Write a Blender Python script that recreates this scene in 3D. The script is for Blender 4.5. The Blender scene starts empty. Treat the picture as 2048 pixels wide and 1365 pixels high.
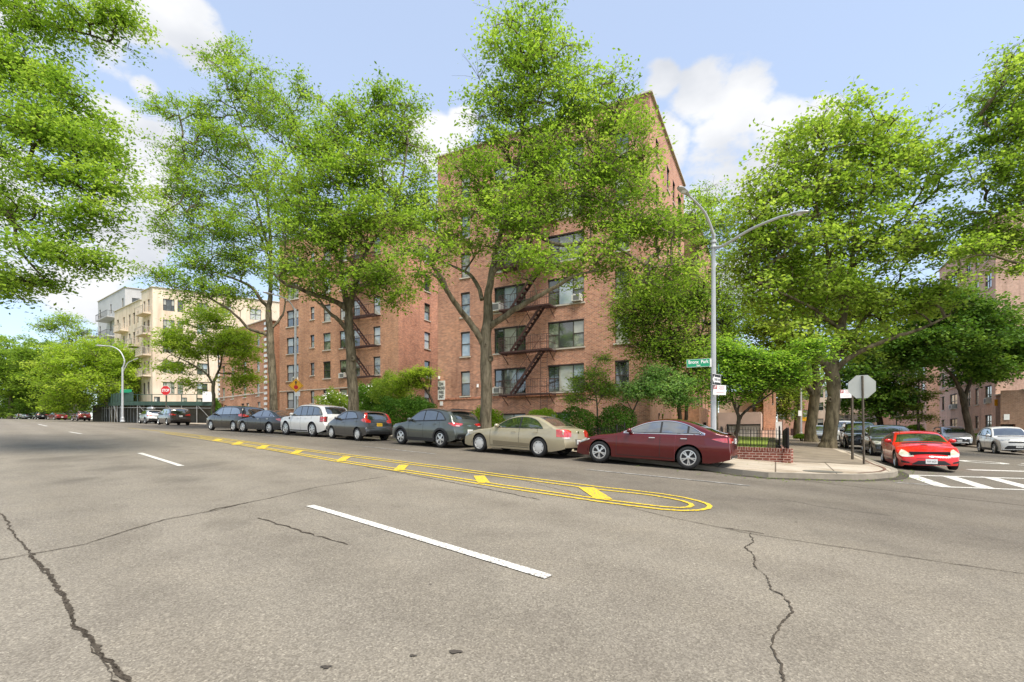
import bpy, bmesh, math, random, bisect
import numpy as np
from mathutils import Vector, Matrix
from mathutils.bvhtree import BVHTree
SC = bpy.context.scene
C = SC.collection
R = math.radians
# ------------------------------------------------------------------ camera, light, exposure
cd = bpy.data.cameras.new('camera'); cam = bpy.data.objects.new('camera', cd); C.objects.link(cam)
cd.sensor_width = 36.0; cd.lens = 1020.0/2048*36; cd.shift_y = (876-682.5)/2048
cam.location = (0, 0, 0); cam.rotation_euler = (R(90), 0, 0); cd.clip_start = .1; cd.clip_end = 3000
SC.camera = cam
SC.view_settings.view_transform = 'Standard'; SC.view_settings.look = 'None'
SC.view_settings.gamma = 1; SC.view_settings.exposure = 1.86
SUN_AZ, SUN_EL = R(146), R(60)      # direction the light comes from, azimuth measured clockwise from +Y
sl = bpy.data.lights.new('sun', 'SUN'); so = bpy.data.objects.new('sun', sl); C.objects.link(so)
sl.energy = 1.7; sl.angle = R(30); sl.color = (1, .94, .84)
sd = Vector((math.sin(SUN_AZ)*math.cos(SUN_EL), math.cos(SUN_AZ)*math.cos(SUN_EL), math.sin(SUN_EL)))
so.rotation_euler = sd.to_track_quat('Z', 'Y').to_euler(); so.location = (0, -20, 60)
W = bpy.data.worlds.new('World'); SC.world = W; W.use_nodes = True
wn = W.node_tree; wn.nodes.clear()
def WN(t, **k):
    n = wn.nodes.new(t)
    for a, b in k.items(): setattr(n, a, b)
    return n
def WL(a, b): wn.links.new(a, b)
sky = WN('ShaderNodeTexSky', sky_type='NISHITA', sun_disc=False, sun_elevation=SUN_EL, sun_rotation=SUN_AZ, altitude=0.0, air_density=1.0, dust_density=.6, ozone_density=1.0)
tc = WN('ShaderNodeTexCoord')
def wmath(op, a, b=None, c=None, clamp=False):
    n = WN('ShaderNodeMath', operation=op, use_clamp=clamp)
    for i, v in enumerate((a, b, c)):
        if v is None: continue
        if isinstance(v, (int, float)): n.inputs[i].default_value = v
        else: WL(v, n.inputs[i])
    return n.outputs[0]
nz = WN('ShaderNodeTexNoise'); nz.inputs['Scale'].default_value = 8.5; nz.inputs['Detail'].default_value = 8; nz.inputs['Roughness'].default_value = .56
mp = WN('ShaderNodeMapping'); mp.inputs['Scale'].default_value = (1, 1, 1.7); WL(tc.outputs['Generated'], mp.inputs['Vector']); WL(mp.outputs[0], nz.inputs['Vector'])
acc = None
# banks of cloud: (direction as a bearing point, radius, weight)
for (px, py, r, w) in [(300, 40, .10, 1.0), (370, 70, .085, 1.0), (430, 85, .05, .85), (220, 90, .07, .8), (290, 175, .035, .75), (20, 420, .16, .9), (240, 290, .09, 1.), (300, 300, .07, 1.0), (290, 380, .09, 1.), (270, 470, .11, 1.0), (160, 560, .13, .9), (200, 620, .09, .7), (20, 30, .12, .7), (860, 290, .075, 1.0), (925, 245, .04, .9), (760, 330, .08, .7), (620, 450, .1, .6),
                       (1330, 160, .05, .95), (1400, 190, .085, 1.), (1480, 215, .09, 1.0), (1560, 250, .08, 1.), (1640, 240, .06, .85), (1330, 300, .10, 1.0), (1430, 310, .11, 1.0), (1390, 420, .12, .9), (1520, 360, .13, .85), (1500, 560, .15, .6), (1950, 560, .15, .5)]:
    d = Vector(((px-1024)/1020, 1, (876-py)/1020)).normalized()
    vm = WN('ShaderNodeVectorMath', operation='DISTANCE'); WL(tc.outputs['Generated'], vm.inputs[0]); vm.inputs[1].default_value = d
    mr = WN('ShaderNodeMapRange'); mr.interpolation_type = 'SMOOTHSTEP'; WL(vm.outputs['Value'], mr.inputs['Value'])
    mr.inputs['From Min'].default_value = 0; mr.inputs['From Max'].default_value = r*1.12; mr.inputs['To Min'].default_value = w*.92; mr.inputs['To Max'].default_value = 0
    acc = mr.outputs[0] if acc is None else wmath('MAXIMUM', acc, mr.outputs[0])
# clouds outside the picture, scattered, so the rest of the dome is alive too
nb = WN('ShaderNodeTexNoise'); nb.inputs['Scale'].default_value = 2.2; nb.inputs['Detail'].default_value = 3; WL(mp.outputs[0], nb.inputs['Vector'])
sx = WN('ShaderNodeSeparateXYZ'); WL(tc.outputs['Generated'], sx.inputs[0])
back = wmath('MULTIPLY', wmath('MULTIPLY_ADD', sx.outputs['Y'], -2.0, .5, True), wmath('MULTIPLY_ADD', nb.outputs['Fac'], 4.0, -1.6, True))
acc = wmath('MAXIMUM', acc, back)
f = wmath('MULTIPLY_ADD', wmath('SUBTRACT', nz.outputs['Fac'], .5), 1.9, acc)
mr = WN('ShaderNodeMapRange'); mr.interpolation_type = 'SMOOTHSTEP'; WL(f, mr.inputs['Value']); mr.inputs['From Min'].default_value = .34; mr.inputs['From Max'].default_value = .66
cl = mr.outputs[0]
ns = WN('ShaderNodeTexNoise'); ns.inputs['Scale'].default_value = 5; ns.inputs['Detail'].default_value = 5; WL(mp.outputs[0], ns.inputs['Vector'])
cr = WN('ShaderNodeValToRGB'); WL(ns.outputs['Fac'], cr.inputs[0])
cr.color_ramp.elements[0].position = .35; cr.color_ramp.elements[0].color = (2.15, 2.25, 2.45, 1)
cr.color_ramp.elements[1].position = .6; cr.color_ramp.elements[1].color = (3.0, 3.03, 3.1, 1)
bl = WN('ShaderNodeMixRGB', blend_type='MIX'); bl.inputs[0].default_value = .6; WL(sky.outputs[0], bl.inputs[1]); bl.inputs[2].default_value = (2.0, 2.3, 2.85, 1)   # thin high haze lightens the blue
mx = WN('ShaderNodeMixRGB'); WL(cl, mx.inputs[0]); WL(bl.outputs[0], mx.inputs[1]); WL(cr.outputs[0], mx.inputs[2])
bg = WN('ShaderNodeBackground'); bg.inputs['Strength'].default_value = .092; WL(mx.outputs[0], bg.inputs['Color'])
ow = WN('ShaderNodeOutputWorld'); WL(bg.outputs[0], ow.inputs[0])
# ------------------------------------------------------------------ ground shape: an avenue that climbs to the left, eye level is z = 0
F = 1020.; CX = 1024.; HY = 876.
GD = [-200, -20, 0, 10, 20, 30, 40, 52, 70, 88, 115, 160, 300, 900]
GZ = [-14.8, -1.48, 0, .69, 1.28, 1.77, 2.18, 2.6, 3.15, 3.7, 4.5, 5.6, 8.0, 12.0]
def _slopes(x, y):
    n = len(x); h = [x[i+1]-x[i] for i in range(n-1)]; d = [(y[i+1]-y[i])/h[i] for i in range(n-1)]
    m = [d[0]]+[0]*(n-2)+[d[-1]]
    for i in range(1, n-1):
        w1 = 2*h[i]+h[i-1]; w2 = h[i]+2*h[i-1]; m[i] = (w1+w2)/(w1/d[i-1]+w2/d[i])
    return m
GM = _slopes(GD, GZ)
def gprof(D):
    D = max(GD[0], min(GD[-1], D)); i = min(len(GD)-2, max(0, bisect.bisect_right(GD, D)-1))
    h = GD[i+1]-GD[i]; t = (D-GD[i])/h
    return (2*t**3-3*t*t+1)*GZ[i]+(t**3-2*t*t+t)*h*GM[i]+(-2*t**3+3*t*t)*GZ[i+1]+(t**3-t*t)*h*GM[i+1]
def G(x, y):
    v = min(x, 60)-2
    return -1.8-.014*max(-150, min(80, x))+gprof(y)-.06*math.log1p(math.exp(max(-60, min(v, 60))/3))
def at(px, py, dz=0.):            # where the sight line of a survey point meets the ground
    k = (px-CX)/F; v = (HY-py)/F; D = 2.; f = lambda D: G(k*D, D)+dz-v*D
    while D < 400:
        if f(D*1.02) > 0:
            a, b = D, D*1.02
            for _ in range(30):
                m = (a+b)/2
                if f(m) > 0: b = m
                else: a = m
            return (k*a, a)
        D *= 1.02
    return (k*150, 150)
def atd(px, py, D): return Vector(((px-CX)/F*D, D, (HY-py)/F*D))
U = Vector((-.7163, .6978)); V = Vector((.6978, .7163))      # along the avenue (uphill), across it (away)
A1 = Vector((-.8884, .4590)); WD = Vector((.4590, .8884))    # along the main facade (to the left), along the side street
def ST(s, t): return (s*U.x+t*V.x, s*U.y+t*V.y)
# ------------------------------------------------------------------ object helpers
def setp(o, label=None, cat=None, group=None, kind=None):
    if label: o['label'] = label
    if cat: o['category'] = cat
    if group: o['group'] = group
    if kind: o['kind'] = kind
    return o
def thing(name, label, cat, loc=(0, 0, 0), rot=(0, 0, 0), group=None):
    o = bpy.data.objects.new(name, None); C.objects.link(o); o.empty_display_size = .3
    o.location = loc; o.rotation_euler = rot
    return setp(o, label, cat, group)
class MB:
    def __init__(s): s.v = []; s.f = []; s.uv = []; s.mi = []
    def quad(s, a, b, c, d, uv=None, mi=0):
        i = len(s.v); s.v += [tuple(a), tuple(b), tuple(c), tuple(d)]; s.f.append((i, i+1, i+2, i+3)); s.uv.append(uv or ((0, 0), (1, 0), (1, 1), (0, 1))); s.mi.append(mi)
    def poly(s, pts, mi=0):
        i = len(s.v); s.v += [tuple(p) for p in pts]; s.f.append(tuple(range(i, i+len(pts)))); s.uv.append([(p[0], p[1]) for p in pts]); s.mi.append(mi)
    def add(s, vs, fs, mi=0, M=None):
        i = len(s.v)
        s.v += [tuple(M @ Vector(v)) if M else tuple(v) for v in vs]
        for f in fs: s.f.append(tuple(i+k for k in f)); s.uv.append([(vs[k][0]+vs[k][1], vs[k][2]) for k in f]); s.mi.append(mi)
    def box(s, c, d, M=None, mi=0):
        x, y, z = c; a, b, e = d[0]/2, d[1]/2, d[2]/2
        vs = [(x+i*a, y+j*b, z+k*e) for i in (-1, 1) for j in (-1, 1) for k in (-1, 1)]
        s.add(vs, [(0, 1, 3, 2), (4, 6, 7, 5), (0, 4, 5, 1), (2, 3, 7, 6), (0, 2, 6, 4), (1, 5, 7, 3)], mi, M)
    def beam(s, a, b, w, h=None, mi=0):     # box from a to b
        a = Vector(a); b = Vector(b); d = b-a; L = d.length
        if L < 1e-6: return
        M = Matrix.Translation((a+b)/2) @ d.to_track_quat('X', 'Z').to_matrix().to_4x4()
        s.box((0, 0, 0), (L, w, h or w), M, mi)
    def tube(s, pts, rs, n=8, cap=True, mi=0):
        pts = [Vector(p) for p in pts]
        if isinstance(rs, (int, float)): rs = [rs]*len(pts)
        i0 = len(s.v); up = Vector((0, 0, 1)); prev = None
        for i, p in enumerate(pts):
            d = (pts[min(i+1, len(pts)-1)]-pts[max(i-1, 0)]).normalized()
            if prev is None: prev = d.orthogonal().normalized()
            x = (prev-d*prev.dot(d)).normalized(); prev = x; y = d.cross(x)
            for k in range(n):
                a = 2*math.pi*k/n; s.v.append(tuple(p+(x*math.cos(a)+y*math.sin(a))*rs[i]))
        for i in range(len(pts)-1):
            for k in range(n):
                a = i0+i*n+k; b = i0+i*n+(k+1) % n; s.f.append((a, b, b+n, a+n)); s.uv.append(((k/n, i), ((k+1)/n, i), ((k+1)/n, i+1), (k/n, i+1))); s.mi.append(mi)
        if cap:
            for st in (i0, i0+(len(pts)-1)*n): s.f.append(tuple(range(st, st+n))); s.uv.append([(0, 0)]*n); s.mi.append(mi)
    def lathe(s, prof, n=24, M=None, mi=0):  # prof: (radius, height) about local z
        i0 = len(s.v)
        for r, z in prof:
            for k in range(n):
                a = 2*math.pi*k/n; p = Vector((r*math.cos(a), r*math.sin(a), z)); s.v.append(tuple(M @ p) if M else tuple(p))
        for i in range(len(prof)-1):
            for k in range(n):
                a = i0+i*n+k; b = i0+i*n+(k+1) % n; s.f.append((a, b, b+n, a+n)); s.uv.append(((0, 0), (1, 0), (1, 1), (0, 1))); s.mi.append(mi)
    def mesh(s, name, mats, smooth=False):
        me = bpy.data.meshes.new(name); me.from_pydata(s.v, [], s.f)
        ul = me.uv_layers.new(name='UVMap')
        flat = [c for u in s.uv for p in u for c in p]
        if len(flat) == 2*len(me.loops): ul.data.foreach_set('uv', flat)
        for m in (mats if isinstance(mats, (list, tuple)) else [mats]): me.materials.append(m)
        me.polygons.foreach_set('material_index', s.mi)
        if smooth: me.polygons.foreach_set('use_smooth', [True]*len(s.f))
        me.update(); return me
    def build(s, name, mats, parent=None, smooth=False):
        return link(name, s.mesh(name, mats, smooth), parent)
def link(name, me, parent=None):
    o = bpy.data.objects.new(name, me); C.objects.link(o)
    if parent: o.parent = parent
    return o
def textmesh(mb, s, size, M, mi=0, bold=.0, sx=1., depth=0.):
    cu = bpy.data.curves.new('t', 'FONT'); cu.body = s; cu.size = size; cu.align_x = 'CENTER'; cu.align_y = 'CENTER'; cu.offset = bold; cu.resolution_u = 3; cu.extrude = depth
    o = bpy.data.objects.new('t', cu); C.objects.link(o)
    me = bpy.data.meshes.new_from_object(o)
    mb.add([(v.co.x*sx, v.co.y, v.co.z) for v in me.vertices], [tuple(p.vertices) for p in me.polygons], mi, M)
    bpy.data.objects.remove(o); bpy.data.curves.remove(cu); bpy.data.meshes.remove(me)
def frame(origin, xdir, normal):     # local x along xdir, z up -> local (x, y=up, z=normal) for signs and lettering
    x = Vector(xdir).normalized(); n = Vector(normal).normalized(); y = n.cross(x).normalized()
    M = Matrix((x, y, n)).transposed().to_4x4(); M.translation = Vector(origin); return M
# ------------------------------------------------------------------ materials
class NT:
    def __init__(s, name):
        s.m = bpy.data.materials.new(name); s.m.use_nodes = True; s.t = s.m.node_tree; s.t.nodes.clear()
        s.out = s.N('ShaderNodeOutputMaterial'); s.b = s.N('ShaderNodeBsdfPrincipled'); s.L(s.b.outputs[0], s.out.inputs[0])
    def N(s, t, **k):
        n = s.t.nodes.new(t)
        for a, b in k.items(): setattr(n, a, b)
        return n
    def L(s, a, b): s.t.links.new(a, b)
    def I(s, n, **k):
        for a, b in k.items():
            i = n.inputs[a.replace('_', ' ')]
            if hasattr(b, 'type') and hasattr(b, 'links'): s.L(b, i)
            else: i.default_value = b
        return n
    def co(s, w='Object', scale=(1, 1, 1)):
        t = s.N('ShaderNodeTexCoord'); m = s.N('ShaderNodeMapping'); m.inputs['Scale'].default_value = scale; s.L(t.outputs[w], m.inputs[0]); return m.outputs[0]
    def noise(s, vec, scale, detail=4, rough=.5, out='Fac'):
        n = s.N('ShaderNodeTexNoise'); s.L(vec, n.inputs['Vector']); n.inputs['Scale'].default_value = scale; n.inputs['Detail'].default_value = detail; n.inputs['Roughness'].default_value = rough; return n.outputs[out]
    def ramp(s, fac, pts):
        r = s.N('ShaderNodeValToRGB'); s.L(fac, r.inputs[0]); e = r.color_ramp.elements
        while len(e) < len(pts): e.new(.5)
        for i, (p, c) in enumerate(pts): e[i].position = p; e[i].color = tuple(c)+(1,) if len(c) == 3 else c
        return r.outputs[0]
    def mix(s, fac, a, b, mode='MIX'):
        n = s.N('ShaderNodeMixRGB', blend_type=mode)
        for i, v in enumerate((fac, a, b)):
            if hasattr(v, 'links'): s.L(v, n.inputs[i])
            elif isinstance(v, (int, float)): n.inputs[i].default_value = v if i == 0 else (v, v, v, 1)
            else: n.inputs[i].default_value = tuple(v)+(1,)
        return n.outputs[0]
    def math(s, op, a, b=0., clamp=False):
        n = s.N('ShaderNodeMath', operation=op, use_clamp=clamp)
        for i, v in enumerate((a, b)):
            if hasattr(v, 'links'): s.L(v, n.inputs[i])
            else: n.inputs[i].default_value = v
        return n.outputs[0]
    def bump(s, h, st=.3, dist=.02):
        n = s.N('ShaderNodeBump'); n.inputs['Strength'].default_value = st; n.inputs['Distance'].default_value = dist; s.L(h, n.inputs['Height']); s.L(n.outputs[0], s.b.inputs['Normal'])
    def base(s, c, rough=.7, metal=0., spec=.5):
        if hasattr(c, 'links'): s.L(c, s.b.inputs['Base Color'])
        else: s.b.inputs['Base Color'].default_value = tuple(c)+(1,)
        s.b.inputs['Roughness'].default_value = rough; s.b.inputs['Metallic'].default_value = metal; s.b.inputs['Specular IOR Level'].default_value = spec
        return s.m
def flat(name, c, rough=.6, metal=0., var=.12, scale=3., spec=.5):
    n = NT(name); v = n.noise(n.co(), scale, 5, .6)
    lo = [x*(1-var) for x in c]; hi = [min(1, x*(1+var)) for x in c]
    return n.base(n.ramp(v, [(.3, lo), (.7, hi)]), rough, metal, spec)
def paint(name, c, metal=.0, rough=.35, coat=1.):
    n = NT(name); v = n.noise(n.co(), 2.5, 6, .65)
    dirt = n.ramp(v, [(.35, [x*.88+.004 for x in c]), (.7, c)])
    z = n.N('ShaderNodeSeparateXYZ'); n.L(n.co(), z.inputs[0])
    # road film on the sills: dust that sits on the paint low down
    lowf = n.math('MULTIPLY', n.math('MULTIPLY_ADD', z.outputs['Z'], -2.4, True), v, True) if False else n.math('MULTIPLY', n.math('SUBTRACT', .5, z.outputs['Z'], True), v, True)
    n.base(n.mix(n.math('MULTIPLY', lowf, .5), dirt, (.16, .14, .115)), rough, metal)
    n.b.inputs['Coat Weight'].default_value = coat; n.b.inputs['Coat Roughness'].default_value = .03; n.b.inputs['Specular IOR Level'].default_value = .3
    n.b.inputs['Coat IOR'].default_value = 1.5
    return n.m
def brickmat(name, c1, c2, mortar, bw=.22, bh=.075, mort=.011, dark=.75, uv='UV'):
    n = NT(name); co = n.co(uv)
    b = n.N('ShaderNodeTexBrick', offset=.5); n.L(co, b.inputs['Vector'])
    n.I(b, Color1=tuple(c1)+(1,), Color2=tuple(c2)+(1,), Mortar=tuple(mortar)+(1,), Scale=1., Mortar_Size=mort, Brick_Width=bw, Row_Height=bh, Bias=-.1, Mortar_Smooth=.15)
    big = n.noise(co, .35, 5, .6); mid = n.noise(co, 5., 3, .6)
    sp = n.mix(n.math('MULTIPLY', n.math('SUBTRACT', mid, .45, True), 1.5, True), b.outputs['Color'], [x*dark*.6 for x in c1])
    col = n.mix(1., sp, n.ramp(big, [(.3, (.76, .73, .72)), (.5, (1, 1, 1)), (.72, (1.14, 1.1, 1.04))]), 'MULTIPLY')
    streak = n.noise(n.co(uv, (1.6, .12, 1)), 1., 5, .65); col = n.mix(1., col, n.ramp(streak, [(.32, (.78, .76, .76)), (.5, (1, 1, 1))]), 'MULTIPLY')
    n.bump(b.outputs['Fac'], -.35 if False else .35, .006)
    return n.base(col, .85, 0, .25)
def leafmat(name, dark, mid, light, trans=.6):
    n = NT(name); a = n.N('ShaderNodeAttribute'); a.attribute_name = 'v'
    col = n.ramp(a.outputs['Fac'], [(0., dark), (.5, mid), (1., light)])
    n.base(col, .65, 0, .15)
    tr = n.N('ShaderNodeBsdfTranslucent'); tc_ = n.mix(1., col, (1.25, 1.22, .7), 'MULTIPLY'); n.L(tc_, tr.inputs[0])
    m = n.N('ShaderNodeMixShader'); m.inputs[0].default_value = trans; n.L(n.b.outputs[0], m.inputs[1]); n.L(tr.outputs[0], m.inputs[2]); n.L(m.outputs[0], n.out.inputs[0])
    return n.m
M = {}
# asphalt: light worn aggregate, with darker wheel-worn far lanes (a wear band that follows the lanes)
n = NT('asphalt'); co = n.co()
fine = n.noise(co, 42, 3, .8); fine2 = n.noise(co, 120, 2, .7); mid = n.noise(co, 1.1, 6, .62); big = n.noise(co, .16, 4, .55)
vr = n.N('ShaderNodeTexVoronoi'); n.L(co, vr.inputs['Vector']); vr.inputs['Scale'].default_value = 75
agg = n.ramp(vr.outputs['Color'], [(.0, (.138, .121, .096)), (.5, (.228, .203, .165)), (.85, (.300, .268, .216)), (1, (.42, .38, .31))])
c = n.mix(n.ramp(fine, [(.40, (0, 0, 0)), (.75, (.6, .6, .6))]), agg, (.10, .087, .07))
c = n.mix(1., c, n.ramp(mid, [(.25, (.80, .79, .79)), (.5, (1, 1, 1)), (.8, (1.1, 1.09, 1.07))]), 'MULTIPLY')
c = n.mix(1., c, n.ramp(big, [(.3, (.90, .90, .90)), (.6, (1.04, 1.04, 1.04))]), 'MULTIPLY')
sp = n.N('ShaderNodeSeparateXYZ'); n.L(co, sp.inputs[0])
tt = n.math('ADD', n.math('MULTIPLY', sp.outputs['X'], .6978), n.math('MULTIPLY', sp.outputs['Y'], .7163))
ttn = n.math('ADD', n.math('MULTIPLY', tt, .05), n.math('MULTIPLY', n.math('SUBTRACT', mid, .5), .05))
lane = n.ramp(ttn, [(.0, (1, 1, 1)), (.40, (1, .985, .96)), (.455, (.86, .84, .82)), (.53, (.72, .70, .69)), (.60, (.84, .82, .80)), (.66, (.68, .66, .65)), (.75, (.74, .72, .71)), (1., (.74, .73, .72))])
c = n.mix(1., c, lane, 'MULTIPLY')
wp = n.math('SINE', n.math('ADD', n.math('MULTIPLY', tt, 3.55), n.math('MULTIPLY', mid, 2.2)))     # tyre paths worn into each lane
c = n.mix(1., c, n.ramp(n.math('MULTIPLY_ADD', wp, .5) if False else n.math('ADD', n.math('MULTIPLY', wp, .5), .5), [(.1, (.945, .94, .935)), (.8, (1.02, 1.02, 1.02))]), 'MULTIPLY')
# oil stains and darker wet patches of their own shape
st = n.N('ShaderNodeMapping'); st.inputs['Rotation'].default_value = (0, 0, R(-44)); st.inputs['Scale'].default_value = (.9, .25, 1); n.L(n.N('ShaderNodeTexCoord').outputs['Object'], st.inputs[0])
stn = n.noise(st.outputs[0], .55, 6, .6)
c = n.mix(n.ramp(stn, [(.60, (0, 0, 0)), (.76, (.42, .42, .42))]), c, (.085, .075, .062))
spots = None
for (px_, py_, rad) in [(150, 908, 2.2), (240, 925, 1.6), (400, 922, 2.4), (370, 945, 1.3), (180, 945, 1.2), (450, 1018, .9), (1400, 985, 1.5), (1000, 935, 2.5)]:
    k_ = (px_-1024)/1020; D_ = 1.45/((py_-876)/1020+.052+.014*(-k_)); dn = n.N('ShaderNodeVectorMath', operation='DISTANCE'); n.L(co, dn.inputs[0]); dn.inputs[1].default_value = (k_*D_, D_, -1.45*0+(876-py_)/1020*D_)
    q_ = n.math('SUBTRACT', 1., n.math('DIVIDE', dn.outputs['Value'], rad), True); spots = q_ if spots is None else n.math('MAXIMUM', spots, q_)
blot = n.noise(st.outputs[0], 2.2, 6, .62)
c = n.mix(n.ramp(n.math('MULTIPLY', spots, n.math('MULTIPLY', blot, 2.)), [(.38, (0, 0, 0)), (.85, (.50, .50, .50))]), c, (.09, .079, .064))
n.bump(vr.outputs['Distance'], .5, .006)
M['asphalt'] = n.base(c, .9, 0, .25)
n = NT('concrete paving'); co = n.co('UV'); b = n.N('ShaderNodeTexBrick', offset=0.); n.L(co, b.inputs['Vector'])
n.I(b, Color1=(.44, .385, .31, 1), Color2=(.40, .35, .285, 1), Mortar=(.13, .105, .08, 1), Scale=1., Mortar_Size=.022, Brick_Width=1.5, Row_Height=1.5, Mortar_Smooth=.2)
v = n.noise(n.co(), .8, 7, .65); v2 = n.noise(n.co(), 30, 3, .7)
c = n.mix(1., b.outputs['Color'], n.ramp(v, [(.34, (.62, .56, .48)), (.48, (.95, .92, .88)), (.7, (1.1, 1.1, 1.1))]), 'MULTIPLY')
c = n.mix(1., c, n.ramp(v2, [(.3, (.9, .9, .9)), (.7, (1.06, 1.06, 1.06))]), 'MULTIPLY')
M['walk'] = n.base(c, .9, 0, .2)
n = NT('paving with painted shade'); v = n.noise(n.co(), 1.3, 6, .65); M['shadewalk'] = n.base(n.ramp(v, [(.3, (.17, .14, .105)), (.7, (.27, .225, .17))]), .95, 0, .1)  # shadow lying on the paving, put into the colour as brown
M['kerb'] = flat('kerb stone', (.27, .235, .185), .85, 0, .25, 2.)
M['steelkerb'] = flat('rusty kerb edge', (.17, .09, .06), .7, .3, .3, 4.)
n = NT('soil'); v = n.noise(n.co(), .9, 7, .7); M['soil'] = n.base(n.ramp(v, [(.3, (.05, .042, .028)), (.5, (.09, .085, .04)), (.75, (.10, .14, .04))]), .95, 0, .1)
n = NT('roadpaint white'); v = n.noise(n.co(), 26, 4, .75); M['white_line'] = n.base(n.ramp(v, [(.41, (.22, .20, .17)), (.49, (.62, .60, .55)), (.8, (.78, .76, .71))]), .8, 0, .2)
n = NT('worn white line'); v = n.noise(n.co(), 9, 5, .75); M['worn_line'] = n.base(n.ramp(v, [(.42, (.17, .16, .15)), (.6, (.42, .41, .39))]), .8, 0, .2)
n = NT('roadpaint yellow'); v = n.noise(n.co(), 20, 4, .75); M['yellow_line'] = n.base(n.ramp(v, [(.40, (.22, .185, .11)), (.50, (.64, .45, .03)), (.8, (.78, .56, .03))]), .75, 0, .2)
M['yellow_fill'] = M['yellow_line']
M['gutter'] = flat('gutter grime', (.075, .066, .053), .95, 0, .35, 3., .1)
M['crack'] = flat('crack filler', (.07, .058, .045), .95, 0, .3, 9., .1)
M['seam'] = flat('pavement seam', (.075, .065, .055), .95, 0, .3, 9., .1)
M['brick'] = brickmat('brick red brown', (.66, .285, .17), (.33, .12, .075), (.62, .46, .36))
M['brick_side'] = brickmat('brick pinkish', (.66, .31, .20), (.56, .25, .16), (.62, .44, .34))
M['brick_pink'] = brickmat('brick pale pink', (.76, .46, .34), (.64, .37, .27), (.72, .56, .46))
M['brick_orange'] = brickmat('brick orange', (.63, .28, .145), (.38, .15, .08), (.62, .45, .33))
M['brick_brown'] = brickmat('brick brown', (.30, .16, .105), (.22, .115, .08), (.33, .26, .2))
M['brick_wall'] = brickmat('brick garden wall', (.29, .09, .06), (.20, .065, .045), (.52, .38, .32), .22, .085, .013)
n = NT('pale stucco'); v = n.noise(n.co(), .35, 6, .6); b_ = n.noise(n.co('Object', (1, 1, .15)), 1.4, 5, .65); M['stucco'] = n.base(n.mix(1., n.ramp(v, [(.3, (.66, .54, .41)), (.7, (.80, .69, .55))]), n.ramp(b_, [(.35, (.84, .8, .76)), (.6, (1.04, 1.03, 1.02))]), 'MULTIPLY'), .9, 0, .2)
M['pinkwall'] = flat('pink render', (.58, .42, .34), .9, 0, .12, .8)
M['greypanel'] = flat('grey cladding', (.50, .49, .48), .6, 0, .1, .5)
M['stone'] = flat('pale stone', (.58, .52, .44), .85, 0, .15, 4.)
M['roof'] = flat('roof felt', (.10, .09, .09), .9)
M['steel_lintel'] = flat('dark lintel', (.035, .02, .018), .6, .2)
M['winframe'] = flat('bronze window frame', (.075, .062, .052), .4, .4)
M['winframe_light'] = flat('pale window frame', (.45, .44, .41), .4, .2)
def glass(name, c, rough=.04, mixc=None, scale=1.2):
    n = NT(name); v = n.noise(n.co(), scale, 4, .6)
    col = n.ramp(v, [(.42, c), (.58, mixc or [x*1.6 for x in c])]); n.base(col, rough, 0, 1.0)
    n.b.inputs['IOR'].default_value = 1.55; n.b.inputs['Coat Weight'].default_value = 1.; n.b.inputs['Coat Roughness'].default_value = .02; n.b.inputs['Coat IOR'].default_value = 1.7
    return n.m
M['pane_dark'] = glass('window pane', (.025, .035, .03), .05, (.07, .085, .075))
M['pane_blind'] = glass('pane over blind', (.40, .40, .33), .08, (.52, .52, .44))
M['pane_curtain'] = glass('pane over curtain', (.30, .32, .24), .08, (.10, .12, .09), 2.5)
M['pane_blue'] = glass('pane bluish', (.30, .38, .44), .06, (.45, .52, .56))
M['autoglass'] = glass('car glass', (.012, .015, .014), .02, (.03, .04, .035), 3.)
M['autoglass'].node_tree.nodes['Principled BSDF'].inputs['Coat IOR'].default_value = 2.1
M['autoglass_sky'] = glass('car glass bright', (.02, .024, .024), .015, (.05, .06, .06), 2.)
M['autoglass_sky'].node_tree.nodes['Principled BSDF'].inputs['Coat IOR'].default_value = 3.0
M['fire_escape'] = flat('rusty iron', (.075, .035, .03), .65, .3, .3, 6.)
M['ac'] = flat('air conditioner shell', (.68, .66, .60), .5, 0, .08)
M['ac_grille'] = flat('air conditioner grille', (.16, .16, .15), .6)
M['bark'] = None
def barkmat(name, a, b, sc=7.):
    n = NT(name); v = n.noise(n.co('Object', (sc, sc, sc*.22)), 1., 8, .7); w = n.noise(n.co(), 1.2, 4, .6)
    c = n.ramp(v, [(.38, a), (.60, b)]); c = n.mix(1., c, n.ramp(w, [(.35, (.68, .70, .64)), (.65, (1.15, 1.15, 1.1))]), 'MULTIPLY')
    n.bump(v, .9, .04); return n.base(c, .95, 0, .15)
M['bark'] = barkmat('grey brown bark', (.085, .068, .048), (.24, .20, .145))
M['bark_dark'] = barkmat('dark bark', (.035, .026, .02), (.10, .078, .058))
M['bark_plane'] = barkmat('plane bark', (.07, .056, .036), (.215, .175, .115), 5.)
M['leaf_oak'] = leafmat('oak leaves', (0.135, 0.245, 0.03), (0.24, 0.39, 0.05), (0.36, 0.5, 0.09))
M['leaf_bright'] = leafmat('bright honey locust leaves', (0.2, 0.31, 0.03), (0.32, 0.47, 0.05), (0.46, 0.58, 0.09))
M['leaf_plane'] = leafmat('plane leaves', (0.17, 0.28, 0.035), (0.28, 0.43, 0.06), (0.4, 0.53, 0.11))
M['leaf_dogwood'] = leafmat('dogwood leaves', (0.12, 0.25, 0.03), (0.22, 0.4, 0.05), (0.4, 0.57, 0.1))
M['leaf_maple'] = leafmat('maple leaves', (0.045, 0.105, 0.015), (0.09, 0.19, 0.025), (0.19, 0.31, 0.05), .4)
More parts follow.
